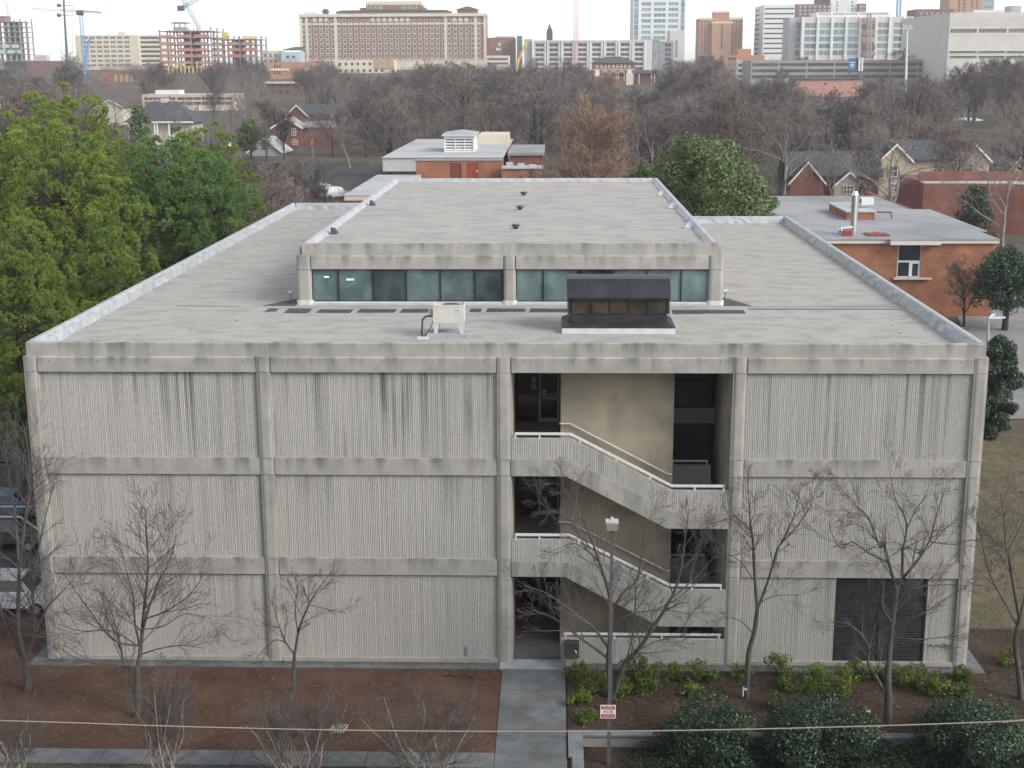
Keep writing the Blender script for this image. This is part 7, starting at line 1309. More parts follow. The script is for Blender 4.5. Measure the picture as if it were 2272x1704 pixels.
# ------------------------------------------------------------------ low walls, lamp post, sign, drinking fountain, grate, cable
wl_ = thing('low_wall', 'low pale concrete retaining wall with cap between path, bed and hedge', 'wall', (23, -6.4, -0.75))
MB().box(22.42, 58, -6.55, -6.25, -0.9, 0.0).build('wall', 'concrete_plain', wl_)
for k in range(12):
    x0 = 22.42 + k * 3.0; MB().box(x0 + 0.004, x0 + 2.996, -6.62, -6.22, 0.0, 0.075).build('cap', 'slab_light', wl_)
MB().box(22.5, 22.86, -14, -6.56, -0.9, 0.0).build('wall', 'brick_red', wl_)
for y0, y1, xa in ((-8.3, -6.625, 22.42), (-10.2, -8.305, 22.56), (-12.2, -10.205, 22.56), (-14, -12.205, 22.56)): MB().box(xa, 22.98, y0, y1, 0.0, 0.075).build('cap', 'slab_light', wl_)
lb_ = pz(1352, 1668, 0.0); LY = lb_[1] - 0.2; lx = lb_[0]
ltop = px(1358, 1155, LY)
t = thing('lamp_post', 'tall grey square lamp post with box lantern and red parking sign', 'lamp post', (lx, LY, -0.7))
MB().hexa([(lx - 0.1, LY - 0.07, -0.78), (lx + 0.045, LY - 0.07, -0.78), (lx + 0.045, LY + 0.07, -0.78), (lx - 0.1, LY + 0.07, -0.78), (ltop[0] - 0.052, LY - 0.052, ltop[2] - 0.3), (ltop[0] + 0.052, LY - 0.052, ltop[2] - 0.3), (ltop[0] + 0.052, LY + 0.052, ltop[2] - 0.3), (ltop[0] - 0.052, LY + 0.052, ltop[2] - 0.3)]).build('pole', 'lamp_metal', t)
lz = ltop[2]; hd = MB().hexa([(ltop[0] - 0.19, LY - 0.2, lz - 0.32), (ltop[0] + 0.19, LY - 0.2, lz - 0.32), (ltop[0] + 0.19, LY + 0.2, lz - 0.32), (ltop[0] - 0.19, LY + 0.2, lz - 0.32), (ltop[0] - 0.215, LY - 0.22, lz - 0.05), (ltop[0] + 0.215, LY - 0.22, lz - 0.05), (ltop[0] + 0.215, LY + 0.22, lz - 0.05), (ltop[0] - 0.215, LY + 0.22, lz - 0.05)]).build('lantern', 'lamp_lantern', t)
MB().box(ltop[0] - 0.225, ltop[0] + 0.225, LY - 0.23, LY + 0.23, lz - 0.05, lz).build('lid', 'lamp_top', hd)
MB().tube((ltop[0], LY + 0.1, lz), (ltop[0], LY + 0.1, lz + 0.1), 0.055, 0.045, 10).build('photocell', 'crane_pale', hd)
MB().box(ltop[0] - 0.16, ltop[0] + 0.16, LY - 0.17, LY + 0.17, lz - 0.335, lz - 0.322).build('lens', 'sign_white', hd)
s0, s1 = px(1332, 1564, LY - 0.12), px(1366, 1594, LY - 0.12); sy = LY - 0.13; sx0, sx1, sz0, sz1 = s0[0], s1[0], s1[2], s0[2]; sm = (sx0 + sx1) / 2; sh = sz1 - sz0
sg = MB().xz(roundrect(sx0, sx1, sz0, sz1, 0.04, 4)[:10] + [(sx1, sz1 - 0.0), (sx0, sz1 - 0.0)], sy, sy + 0.012).build('sign_plate', 'sign_white', t)
MB().box(sx0 + 0.03, sx1 - 0.03, sy - 0.004, sy - 0.001, sz0 + sh * 0.68, sz1 - 0.03).build('red_band', 'sign_red', sg); MB().box(sx0 + 0.03, sx1 - 0.03, sy - 0.004, sy - 0.001, sz0 + 0.03, sz0 + sh * 0.33).build('red_band', 'sign_red', sg)
text('lettering', 'PERMIT PARKING', 0.062, 'sign_white', sg, (sm, sy - 0.006, sz0 + sh * 0.87), 0.001); text('lettering', 'ONLY FOR', 0.062, 'sign_white', sg, (sm, sy - 0.006, sz0 + sh * 0.755), 0.001)
text('lettering', 'ADB', 0.19, 'sign_ink', sg, (sm, sy - 0.004, sz0 + sh * 0.5), 0.001)
text('lettering', 'VEHICLE PERMIT', 0.055, 'sign_white', sg, (sm, sy - 0.006, sz0 + sh * 0.24), 0.001); text('lettering', 'REQUIRED AT ALL TIMES', 0.042, 'sign_white', sg, (sm, sy - 0.006, sz0 + sh * 0.13), 0.001)
fx0, fx1 = px(1255, 1470, -0.75)[0], px(1284, 1470, -0.75)[0]
t = thing('drinking_fountain', 'dark box-shaped drinking fountain on a concrete block beside the entrance', 'fountain', ((fx0 + fx1) / 2, -0.6, 0))
MB().box(fx0, fx1, -0.75, -0.3, -0.1, 0.62).build('block', 'concrete_plain', t)
MB().hexa([(fx0 - 0.03, -0.85, 0.62), (fx1 + 0.02, -0.85, 0.62), (fx1 + 0.02, -0.03, 0.62), (fx0 - 0.03, -0.03, 0.62), (fx0 - 0.03, -0.8, 0.78), (fx1 + 0.02, -0.8, 0.78), (fx1 + 0.02, -0.03, 0.78), (fx0 - 0.03, -0.03, 0.78)]).build('basin', 'utility_dark', t)
MB().box(fx0 - 0.03, fx1 + 0.02, -0.5, -0.03, 0.78, 1.1).build('hood', 'utility_dark', t); MB().tube((fx1 - 0.1, -0.7, 0.78), (fx1 - 0.14, -0.66, 0.9), 0.015).build('spout', 'steel', t)
gb_ = pz(750, 1617, 0.0); t = thing('drain_grate', 'pale slatted dome drain grate set in the red mulch', 'grate', (gb_[0], gb_[1], -0.03))
MB().tube((gb_[0], gb_[1], -0.1), (gb_[0], gb_[1], 0.0), 0.42, 0.40, 16).build('rim', 'utility_dark', t)
for k in range(6):
    x = -0.32 + k * 0.11; h = math.sqrt(max(0, 0.38 ** 2 - x * x))
    MB().hexa([(gb_[0] + x, gb_[1] - h, 0.0), (gb_[0] + x + 0.04, gb_[1] - h, 0.0), (gb_[0] + x + 0.14, gb_[1] + h, 0.0), (gb_[0] + x + 0.1, gb_[1] + h, 0.0), (gb_[0] + x, gb_[1] - h * 0.9, 0.04), (gb_[0] + x + 0.04, gb_[1] - h * 0.9, 0.04), (gb_[0] + x + 0.14, gb_[1] + h * 0.9, 0.04), (gb_[0] + x + 0.1, gb_[1] + h * 0.9, 0.04)]).build('bar', 'panel_grey', t)
pts = [px(u, v, -33) for u, v in ((-900, 1578), (0, 1599), (400, 1612), (750, 1620), (1100, 1623), (1500, 1621), (1900, 1612), (2272, 1599), (3100, 1565))]
ln = smooth_line(pts, 6); t = thing('overhead_cable', 'thin tan cable sagging across the view above the sidewalk', 'cable', ln[0])
MB().path(ln, 0.011, 6).build('cable', 'cable', t); p2 = [px(u, v, -33) for u, v in ((2225, 1604), (2272, 1596), (2700, 1570))]; MB().path(p2, 0.009, 5).build('guy_wire', 'cable', t)
# paint marks: a white scrape on the wall and a teal survey mark on the path
_q = px(1034, 1455, 0.14); MB().box(_q[0] - 0.07, _q[0] + 0.07, 0.138, 0.149, 0.22, 0.66).build('paint_smear', 'slab_light', B)
_q = pz(1245, 1576, 0); tg = MB()
for k in range(7): tg.box(_q[0] - 0.1 + 0.03 * k, _q[0] - 0.085 + 0.03 * k, _q[1] - 0.08 + 0.03 * ((k * 3) % 4), _q[1] + 0.04 + 0.03 * ((k * 5) % 3), 0.0, 0.003)
tg.build('survey_mark', 'green_roof', pth)
t = thing('litter_cup', 'crumpled white paper cup on the mulch near the large tree', 'litter', pz(1926, 1582, 0)); _q = pz(1926, 1582, 0)
MB().tube((_q[0] - 0.08, _q[1], 0.06), (_q[0] + 0.08, _q[1] + 0.03, 0.08), 0.05, 0.08, 9).build('cup', 'tape_white', t)

# ------------------------------------------------------------------ parked cars
def car(label, x, y, z, ang, m, kind='sedan', group=None, Lc=4.6, detail=True):
    t = thing('parked_car', label, 'car', (x, y, z), group); w = 0.88
    def mk(): return MB((x, y, z), ang)
    if kind == 'sedan':
        body = [(-2.3, 0.35), (2.28, 0.35), (2.3, 0.62), (2.2, 0.78), (1.15, 0.92), (-1.75, 0.95), (-2.25, 0.88), (-2.32, 0.6)]; cab = [(-1.75, 0.94), (1.1, 0.92), (0.35, 1.4), (-1.05, 1.42)]
    elif kind == 'van':
        body = [(-2.3, 0.38), (2.3, 0.38), (2.34, 0.7), (2.2, 0.98), (1.35, 1.1), (-2.28, 1.12), (-2.35, 0.6)]; cab = [(-2.27, 1.11), (1.3, 1.1), (0.65, 1.78), (-2.0, 1.82)]
    else:
        body = [(-2.6, 0.45), (2.5, 0.45), (2.55, 0.75), (2.45, 1.02), (1.25, 1.12), (-2.6, 1.1)]; cab = [(-0.75, 1.09), (1.2, 1.11), (0.65, 1.72), (-0.6, 1.74)]
    mb = mk(); mb.xz(body, -w, w); mb.build('body', m, t)
    mb = mk(); n = len(cab); v = [(p[0], -w * (0.97 if p[1] < 1.2 else 0.76), p[1]) for p in cab] + [(p[0], w * (0.97 if p[1] < 1.2 else 0.76), p[1]) for p in cab]
    mb.add(v, [tuple(range(n)), tuple(range(2 * n - 1, n - 1, -1))] + [(i, i + n, (i + 1) % n + n, (i + 1) % n) for i in range(n)]); mb.build('cabin', m, t)
    if detail:
        (xa, za), (xb, zb_), (xc, zc_), (xd, zd) = cab
        def lerp(a, b, s): return a + (b - a) * s
        for sgn in (-1, 1):                                # side glass in two lights
            for s0, s1 in ((0.05, 0.47), (0.53, 0.93)):
                q = []
                for s, hgt in ((s0, 0.12), (s1, 0.12), (s1, 0.86), (s0, 0.86)):
                    lo = np.array([lerp(xa, xb, s), lerp(za, zb_, s)]); hi = np.array([lerp(xd, xc, s), lerp(zd, zc_, s)]); pt = lo + (hi - lo) * hgt
                    yy = w * lerp(0.97, 0.76, hgt) + 0.006; q.append((pt[0], sgn * yy, pt[1]))
                q2 = [(a, b - sgn * 0.01, c) for a, b, c in q]; mb = mk(); mb.hexa([q[0], q[1], q2[1], q2[0], q[3], q[2], q2[2], q2[3]]); mb.build('side_window', 'dark_glass', t)
        for (x0_, z0_, x1_, z1_, off, nm) in ((xb, zb_, xc, zc_, 0.01, 'windscreen'), (xa, za, xd, zd, -0.01, 'rear_window')):
            q = []
            for hgt in (0.1, 0.9):
                xx, zz_ = lerp(x0_, x1_, hgt) + off, lerp(z0_, z1_, hgt) + 0.008; yy = w * lerp(0.97, 0.76, hgt) * 0.9; q += [(xx, -yy, zz_), (xx, yy, zz_)]
            q2 = [(a - off, b, c - 0.008) for a, b, c in q]; mb = mk(); mb.hexa([q[0], q[1], q2[1], q2[0], q[2], q[3], q2[3], q2[2]]); mb.build(nm, 'dark_glass', t)
        for sgn in (-1, 1):
            mb = mk(); mb.box(2.2, 2.33, sgn * 0.62 - 0.2, sgn * 0.62 + 0.2, 0.6, 0.74); mb.build('headlight', 'sign_white', t)
            mb = mk(); mb.box(-2.36, -2.25, sgn * 0.66 - 0.16, sgn * 0.66 + 0.16, 0.65, 0.82); mb.build('tail_light', 'car_red', t)
    for xx in (-1.4, 1.42):
        for sgn in (-1, 1):
            mb = mk(); mb.tube((xx, sgn * 0.72, 0.33), (xx, sgn * 0.93, 0.33), 0.33, 0.33, 16); wh = mb.build('wheel', 'tyre', t)
            if detail: mb = mk(); mb.tube((xx, sgn * 0.9, 0.33), (xx, sgn * 0.945, 0.33), 0.2, 0.17, 12); mb.build('rim', 'hub', wh)
    return t
p = pz(86, 1362, 0.0); car('white hatchback parked beside the left corner of the concrete building', p[0] - 1.5, p[1] + 0.8, ground(p[0], p[1]) + 0.03, 0.0, 'car_white', 'van')
p = pz(70, 1205, 0.6); car('dark pickup truck with white window frame parked beyond the white hatchback', p[0] - 1.6, p[1] + 0.9, ground(p[0], p[1]) + 0.03, 0.0, 'car_dark', 'pickup')
p2_ = p; fr = MB((p[0] - 1.6, p[1] + 0.9, ground(p[0], p[1]) + 0.03)); t = thing('truck_rack', 'white tubular rack over the bed of the dark pickup truck', 'rack', (p[0] - 1.6, p[1] + 0.9, ground(p[0], p[1]) + 1.1))
fr.path([(-2.5, -0.85, 1.1), (-2.5, -0.85, 1.95), (1.1, -0.85, 1.95), (2.2, -0.85, 1.1)], 0.05).path([(-2.5, 0.85, 1.1), (-2.5, 0.85, 1.95), (1.1, 0.85, 1.95)], 0.05).path([(-0.6, -0.85, 1.1), (-0.6, -0.85, 1.95), (-0.6, 0.85, 1.95)], 0.05).path([(-2.5, -0.85, 1.95), (-2.5, 0.85, 1.95)], 0.05); fr.build('frame', 'white_paint', t)
p = pz(60, 1130, 1.0); car('blue sedan parked at the far side of the lot by the pines', p[0] - 1.4, p[1] + 1.2, ground(p[0], p[1]) + 0.03, 0.0, 'car_blue', 'sedan')
for k, (u, v, m, lb) in enumerate(((640, 425, 'car_white', 'white car in the lot behind the wood, leftmost beside the brick wing'), (690, 432, 'car_silver', 'silver car in the lot behind the wood'), (720, 424, 'car_dark', 'dark car in the lot behind the wood'), (745, 436, 'car_white', 'white van in the lot next to the low brick wing'))):
    p = pz(u, v, 5.6); car(lb, p[0], p[1], ground(p[0], p[1]) + 0.05, 0.3 + 0.1 * k, m, 'van' if k == 3 else 'sedan', detail=False)
for k, (u, v, m, lb) in enumerate(((508, 332, 'car_white', 'white car parked on the far street left of the brick house'), (490, 345, 'car_silver', 'silver car parked on the far street, next one down'), (525, 318, 'car_dark', 'dark car parked on the far street, uphill of the white one'))):
    p = pz(u, v, 7.5); car(lb, p[0], p[1], ground(p[0], p[1]) + 0.05, 1.2, m, 'sedan', detail=False)

# a dead branch and drifts of dry leaves along the wall foot
t = thing('fallen_branch', 'thin dead branch lying on the red mulch near the apron', 'branch', pz(1020, 1500, 0)); q0 = [pz(u, v, 0.03) for u, v in ((985, 1498), (1010, 1499), (1030, 1496), (1048, 1502), (1062, 1504))]
MB().path(q0, 0.022, 5).build('stick', 'bark_dark', t); MB().path([q0[2], q0[2] + np.array([0.35, 0.25, 0.02])], 0.012, 5).build('twig', 'bark_dark', t)
rng = np.random.default_rng(31); n = 2600; xx = rng.uniform(0, 39, n); xx = xx[(xx < 19.5) | (xx > 22.6)]; k = len(xx); C = np.stack([xx, -0.05 - np.abs(rng.normal(0, 0.16, k)), np.full(k, 0.012)], 1)
dr_ = new_obj('dry_leaves', leaf_mesh('dry_leaves', C, 0.035, 'straw', 8, up=3.0, aspect=0.6)); stuff(dr_); tag(dr_, 'dry leaves drifted along the foot of the ribbed wall', 'leaves')

# ------------------------------------------------------------------ pines
def pine_meshes(seed, H, R, zb, m, gaps=0.0, nlobe=9, nclump=300):
    """trunk and needle crown (base at origin): big rounded lobes carry cauliflower clumps, each clump many star-shaped needle puffs"""
    r = random.Random(seed); rng = np.random.default_rng(seed); sg = []; n = 12
    tx = lambda z: np.array([0.25 * math.sin(z * 0.35 + seed), 0.2 * math.cos(z * 0.3 + seed), z])
    for i in range(n): sg.append((*tx(H * 0.95 * i / n - (0.3 if i == 0 else 0)), *tx(H * 0.95 * (i + 1) / n), 0.27 * (1 - i / n) + 0.04, 0.27 * (1 - (i + 1) / n) + 0.04))
    big = [(0.0, 0.0, H - R * 0.72, R * 0.62, R * 0.62, R * 0.7)]
    for k in range(nlobe):
        t = (k + 0.5) / nlobe; a = 2.4 * k + r.uniform(-0.4, 0.4); z = zb + (H - zb) * (0.1 + 0.66 * t); w = R * (0.56 if t < 0.75 else 0.42) * r.uniform(0.8, 1.15); s = R * r.uniform(0.36, 0.52)
        big.append((w * math.cos(a), w * math.sin(a), z, s, s, s * r.uniform(0.6, 0.8)))
    L = np.array(big); wgt = (L[:, 3] * L[:, 4]); wgt[0] *= 1.6; idx = rng.choice(len(L), nclump, p=wgt / wgt.sum()); d = rng.normal(size=(nclump, 3)); d[:, 2] = d[:, 2] * 0.8 + 0.25; d /= np.linalg.norm(d, axis=1, keepdims=True)
    K = L[idx, :3] + d * L[idx, 3:6] * rng.uniform(0.6, 1.08, (nclump, 1)); Rk = rng.uniform(0.42, 0.72, nclump)
    for q in big: sg.append((*tx(max(0.5, q[2] - R * 0.25)), q[0], q[1], q[2] - 0.2, 0.1, 0.05))
    for k in range(nclump):
        b = L[idx[k]]; st = np.array([b[0], b[1], b[2] - b[5] * 0.35]) * 0.85 + tx(b[2]) * 0.15; sg.append((*st, *K[k], 0.035, 0.012))
    npf = 30; nn = 20
    pd = rng.normal(size=(nclump, npf, 3)) * 0.75 + d[:, None, :] * 0.8 + np.array([0, 0, 0.45]); pd /= np.linalg.norm(pd, axis=2, keepdims=True)
    P = (K[:, None, :] + pd * Rk[:, None, None] * rng.uniform(0.55, 1.05, (nclump, npf, 1))).reshape(-1, 3); D0 = pd.reshape(-1, 3)
    C = np.repeat(P, nn, 0); D = np.repeat(D0, nn, 0); nd = rng.normal(size=C.shape) * 0.6 + D * 0.6 + np.array([0, 0, 0.3]); nd /= np.linalg.norm(nd, axis=1, keepdims=True)
    w = np.cross(nd, rng.normal(size=C.shape)); w /= np.linalg.norm(w, axis=1, keepdims=True); ln = rng.uniform(0.15, 0.26, (len(C), 1)); wd = 0.028
    C = C - nd * 0.05; V = np.stack([C - w * wd, C + w * wd, C + nd * ln], 1).reshape(-1, 3)
    return tubes_mesh('trunk', sg, 'bark_dark', 5), fast_mesh('crown', V, np.arange(len(V)).reshape(-1, 3), m)
def place(name, label, cat, meshes, x, y, z, rz=0.0, s=1.0, sz=None, group=None):
    t = thing(name, label, cat, (x, y, z), group); t.rotation_euler = (0, 0, rz); t.scale = (s, s, sz or s)
    for nm, me in zip(('trunk', 'crown'), meshes):
        o = bpy.data.objects.new(nm, me); COL.objects.link(o); o.parent = t; ORG[o.name] = ORG[t.name]
    return t
PA = pine_meshes(1, 21.5, 5.6, 3.0, 'needles', nlobe=15, nclump=560); PB = pine_meshes(2, 18.0, 5.4, 7.5, 'needles_blue', nlobe=10, nclump=370); PC = PA
def pine(label, u, vt, Y, meshes, Hm, rz, sxy):
    p = px(u, vt, Y); zb = ground(p[0], Y); s = (p[2] - zb) / Hm; return place('pine_tree', label, 'pine tree', meshes, p[0], Y, zb, rz, sxy, s, 'pines beside the concrete building')
pine('broad olive-green pine tree closest to the front of the roof', 120, 262, 26, PA, 21.5, 0.3, 1.02)
pine('tall domed bright green pine behind the broad olive one', 130, 198, 44, PA, 21.5, 2.2, 1.05)
pine('blue-green pine with bare trunk showing, beside the roof edge', 392, 285, 47, PB, 18.0, 1.0, 1.13)
pine('yellow-green pine top behind the blue-green one', 462, 280, 60, PC, 21.5, 0.5, 0.85)
pine('olive pine at the left edge behind the broad one', -10, 265, 38, PC, 21.5, 1.7, 1.1)
pine('lower olive pine at the left edge close to the lot', 10, 470, 18, PC, 21.5, 4.0, 0.75)
pine('green pine filling the gap behind the broad olive one', 250, 300, 58, PC, 21.5, 3.0, 1.0)
# ------------------------------------------------------------------ magnolia, cypress, evergreens
def broadleaf(label, u, vt, Y, Rw, m, seed, nl, size, name='magnolia_tree', zb_frac=0.12):
    p = px(u, vt, Y); zb = ground(p[0], Y); Ht = p[2] - zb; t = thing(name, label, 'tree', (p[0], Y, zb)); rng = np.random.default_rng(seed); lob = []
    for i in range(90):
        tt = rng.random(); a = rng.uniform(0, 6.283); rr = Rw * 0.82 * math.sqrt(max(0.02, 1 - (max(0, tt - 0.25) / 0.75) ** 2.0)) * rng.random() ** 0.4; s = Rw * rng.uniform(0.14, 0.27); lob.append((rr * math.cos(a), rr * math.sin(a), Ht * (zb_frac + (0.95 - zb_frac) * tt) - s * 0.3, s, s, s * 0.85))
    C, d = shell_points(rng, nl, lob, 0.45); new_obj('crown', leaf_mesh('crown', C, size, m, seed, nrmls=d, aspect=0.48), t)
    sg = [(0, 0, -0.3, 0.1, 0, Ht * 0.45, 0.3, 0.2), (0.1, 0, Ht * 0.45, 0, 0.1, Ht * 0.9, 0.2, 0.05)]
    for q in lob[:40]: sg.append((0.05, 0, max(0.8, q[2] * 0.7), q[0], q[1], q[2], 0.07, 0.02))
    new_obj('trunk', tubes_mesh('trunk', sg, 'bark_dark', 6), t); return t
broadleaf('rounded dark green magnolia rising behind the right roof edge', 1560, 290, 66, 7.6, 'leaf_magnolia', 51, 46000, 0.17); KEEP.append((1420, 300, 1700, 470, 60))
broadleaf('dark green magnolia crown leaning to the classroom block', 1668, 385, 70, 3.8, 'leaf_magnolia', 60, 11000, 0.17, zb_frac=0.2)
broadleaf('lower dark green magnolia joined to the rounded one', 1436, 352, 72, 4.3, 'leaf_magnolia', 52, 9000, 0.17, zb_frac=0.3)
broadleaf('dark evergreen tree beside the driveway at the right edge', 2243, 545, 62, 3.2, 'leaf_dark', 53, 12000, 0.13, 'evergreen_tree', 0.35)
broadleaf('dense dark green conifer by the right corner of the roof', 2218, 742, 34, 2.1, 'leaf_dark', 54, 24000, 0.11, 'evergreen_tree', 0.03)
broadleaf('low clipped green hedge beyond the dense conifer', 2205, 752, 40, 1.8, 'leaf_dark', 55, 6000, 0.1, 'evergreen_tree', 0.03)
broadleaf('small dark conifer in front of the cream house', 307, 228, 215, 2.6, 'leaf_magnolia', 56, 3000, 0.3, 'evergreen_tree', 0.1)
broadleaf('small round evergreen beside the far street', 553, 262, 225, 3.0, 'leaf_magnolia', 57, 3000, 0.3, 'evergreen_tree', 0.3)
broadleaf('ivy-dark evergreen against the curved brick hall', 2165, 405, 108, 2.6, 'leaf_dark', 58, 5000, 0.16, 'evergreen_tree', 0.2)
broadleaf('shrubby evergreen at the foot of the pines by the roof edge', 268, 640, 34, 2.2, 'leaf_dark', 59, 5000, 0.12, 'evergreen_tree', 0.05)
def wood_tree(seed, H, kind, m, bark='bark_dark', rmin=0.026):
    r = random.Random(seed); out = [[], [], [], [], []]
    if kind == 'round': cfg = dict(rmin=rmin, **{'from': 0.25}, lv=[(0.9, 0.05, 0.06, 13, 0.62, 0.75), (0.7, 0.10, 0.05, 8, 0.55, 0.7), (0.5, 0.14, 0.03, 7, 0.55, 0.75), (0.4, 0.18, 0.02, 4, 0.6, 0.7), (0.35, 0.2, 0.0, 0, 0, 0)]); L = H * 0.7
    elif kind == 'vase': cfg = dict(rmin=rmin, **{'from': 0.15}, lv=[(0.9, 0.06, 0.05, 12, 0.8, 0.5), (0.7, 0.09, 0.06, 9, 0.5, 0.6), (0.5, 0.14, 0.04, 7, 0.5, 0.7), (0.4, 0.18, 0.02, 4, 0.6, 0.7), (0.35, 0.2, 0.0, 0, 0, 0)]); L = H * 0.55
    elif kind == 'cone': cfg = dict(rmin=rmin, **{'from': 0.1}, lv=[(0.9, 0.015, 0.05, 78, 0.40, 1.15), (0.5, 0.06, 0.05, 14, 0.45, 0.7), (0.35, 0.12, 0.02, 7, 0.5, 0.7), (0.3, 0.2, 0.0, 0, 0, 0)]); L = H * 0.97
    else: cfg = dict(rmin=rmin, **{'from': 0.3}, lv=[(0.9, 0.07, 0.05, 8, 0.8, 0.65), (0.7, 0.14, 0.04, 6, 0.5, 0.75), (0.5, 0.18, 0.03, 6, 0.5, 0.75), (0.4, 0.2, 0.02, 3, 0.6, 0.7), (0.35, 0.2, 0.0, 0, 0, 0)]); L = H * 0.62
    sprout(r, out, np.array([0, 0, -0.3]), np.array([0, 0, 1.0]), L, (0.016 if kind == 'open' else 0.022) * H if kind != 'cone' else 0.3, 0, cfg)
    tr = out[0] + out[1]; tw = out[2] + out[3] + out[4]
    allz = max(s[5] for s in tr + tw); k = H / allz
    f_ = lambda S: np.array(S) * np.array([k, k, k, k, k, k, 1, 1])
    return tubes_mesh('trunk', f_(tr), bark if bark != 'same' else m, 5), tubes_mesh('crown', f_(tw), m, 3)
VAR = [(wood_tree(101, 14, 'round', 'wood_grey', 'bark_dark'), 'bare grey-brown round-crowned tree in the wood', 14), (wood_tree(102, 14, 'vase', 'wood_grey', 'bark_dark'), 'bare grey vase-shaped tree in the wood', 14), (wood_tree(103, 14, 'round', 'wood_brown', 'bark_dark'), 'bare reddish-brown tree in the wood', 14),
       (wood_tree(104, 14, 'vase', 'wood_brown', 'bark_grey'), 'bare brown vase-shaped tree in the wood', 14), (wood_tree(105, 14, 'round', 'wood_dark', 'bark_dark'), 'bare dark dense-crowned tree in the wood', 14), (wood_tree(106, 15, 'open', 'wood_grey', 'bark_sycamore', 0.022), 'bare tree with pale open limbs in the wood', 15), (wood_tree(107, 14, 'vase', 'wood_dark', 'bark_dark'), 'bare dark fan-shaped tree in the wood', 14)]
CY = wood_tree(120, 17, 'cone', 'wood_cypress', 'same', 0.024)
p = px(1307, 205, 112); place('cypress_tree', 'conical rust-brown bald cypress behind the roof', 'tree', CY, p[0], 112, ground(p[0], 112), 0, 1.15, (p[2] - ground(p[0], 112)) / 17); KEEP.append((1255, 215, 1360, 385, 108))
p = px(1345, 150, 330); place('cypress_tree', 'distant rust-brown conical tree left of the brick hall', 'tree', CY, p[0], 330, ground(p[0], 330), 1.0, 0.8, (p[2] - ground(p[0], 330)) / 17)
BIG = wood_tree(131, 20, 'open', 'wood_grey', 'bark_sycamore', 0.02)
for k, (u, vt, Y, s, lb) in enumerate(((1995, 228, 104, 1.05, 'large pale-limbed sycamore in front of the tan townhouse'), (2248, 255, 98, 0.9, 'large pale-limbed sycamore before the curved brick hall'), (1440, 235, 130, 0.9, 'pale-limbed sycamore behind the magnolia'), (1745, 215, 128, 1.0, 'spreading pale-limbed sycamore left of the townhouses'), (250, 170, 300, 0.8, 'pale sycamore above the white house'))):
    p = px(u, vt, Y); place('sycamore_tree', lb, 'tree', BIG, p[0], Y, ground(p[0], Y), 1.3 * k, s, (p[2] - ground(p[0], Y)) / 20, 'pale-limbed sycamores')
SM = wood_tree(141, 8, 'round', 'twig', 'bark_dark', 0.012)
for k, (u, v, z, vt, lb) in enumerate(((2138, 730, 2.7, 560, 'small bare tree against the orange classroom wall'), (2010, 700, 2.7, 590, 'thin bare tree under the classroom window'), (722, 470, 4, 350, 'bare tree left of the low brick wing'), (655, 480, 3.6, 340, 'bare tree between pines and the brick wing'), (240, 700, 1.4, 560, 'bare twiggy tree beneath the blue-green pine'))):
    b = pz(u, v, z); tpz = px(u, vt, b[1])[2]; g_ = ground(b[0], b[1]); place('small_bare_tree', lb, 'tree', SM, b[0], b[1], g_, k * 1.1, max(0.8, (tpz - g_) / 8 * 0.95), (tpz - g_) / 8)
# the wood: individual bare trees over the rising ground
def clear(x, Y, g_, hgt, rad, r, soft=0.12):
    """False where a crown would stand on a building or in front of what the photo shows of one"""
    if 30 < x < 80 and Y < 135: return False
    if 0 < x < 42 and Y < 160 and (x > 8 or Y < 100): return False
    if -6 < x < 30 and 105 < Y < 212: return False
    if x < 2 and 0 < Y < 72: return False
    if -52 < x < -8 and 165 < Y < 205: return False
    u0, vt_ = proj((x - rad, Y, g_ + hgt)); u1, vb_ = proj((x + rad, Y, g_))
    for (a0, b0, a1, b1, Yk) in KEEP:
        if Y < Yk + 8 and u1 > a0 and u0 < a1 and vt_ < b1 and vb_ > b0:
            ov = (min(u1, a1) - max(u0, a0)) * (min(vb_, b1) - max(vt_, b0)) / max(1.0, min((a1 - a0) * (b1 - b0), (u1 - u0) * (vb_ - vt_)))
            if ov > soft + 0.25 * r.random() ** 3: return False
    return not (vt_ < 118 and r.random() < 0.85)
LMK = [(n_, px(u_, 200, Y_)[0], Y_) for n_, u_, Y_ in (('the two-storey brick house', 650, 250), ('the small grey house', 590, 232), ('the long low brick house', 700, 300), ('the cream hipped house', 350, 262), ('the flat cream offices', 418, 400), ('the white gabled house', 240, 330),
    ('the two-gabled townhouse', 2050, 160), ('the low brick-winged townhouse', 1830, 150), ('the louvred cupola', 1000, 170), ('the rust-brown cypress', 1307, 112), ('the white dome', 2175, 342), ('the salmon building', 1840, 480), ('the arched brick hall', 1362, 600), ('the long parking deck', 1900, 600), ('the brick warehouse', 260, 640),
    ('the white-banded brick walk-up', 650, 700), ('the brown brick walk-up', 630, 520), ('the blue-grey roofed house', 1540, 300), ('the foot of the hotel', 870, 700), ('the foot of the grid-fronted office', 1250, 660), ('the far parking lot', 700, 185), ('the pines', 200, 80), ('the curved brick hall', 2170, 125), ('the beige hall', 2150, 540), ('the far street', 520, 300), ('the slope above the cupola', 950, 330), ('the slope above the cypress', 1330, 400), ('the slope above the magnolia', 1640, 250), ('the left pole', 10, 190), ('the hollow above the penthouse', 1120, 240))]
r = random.Random(42); count = 0; tries = 0; placed = []
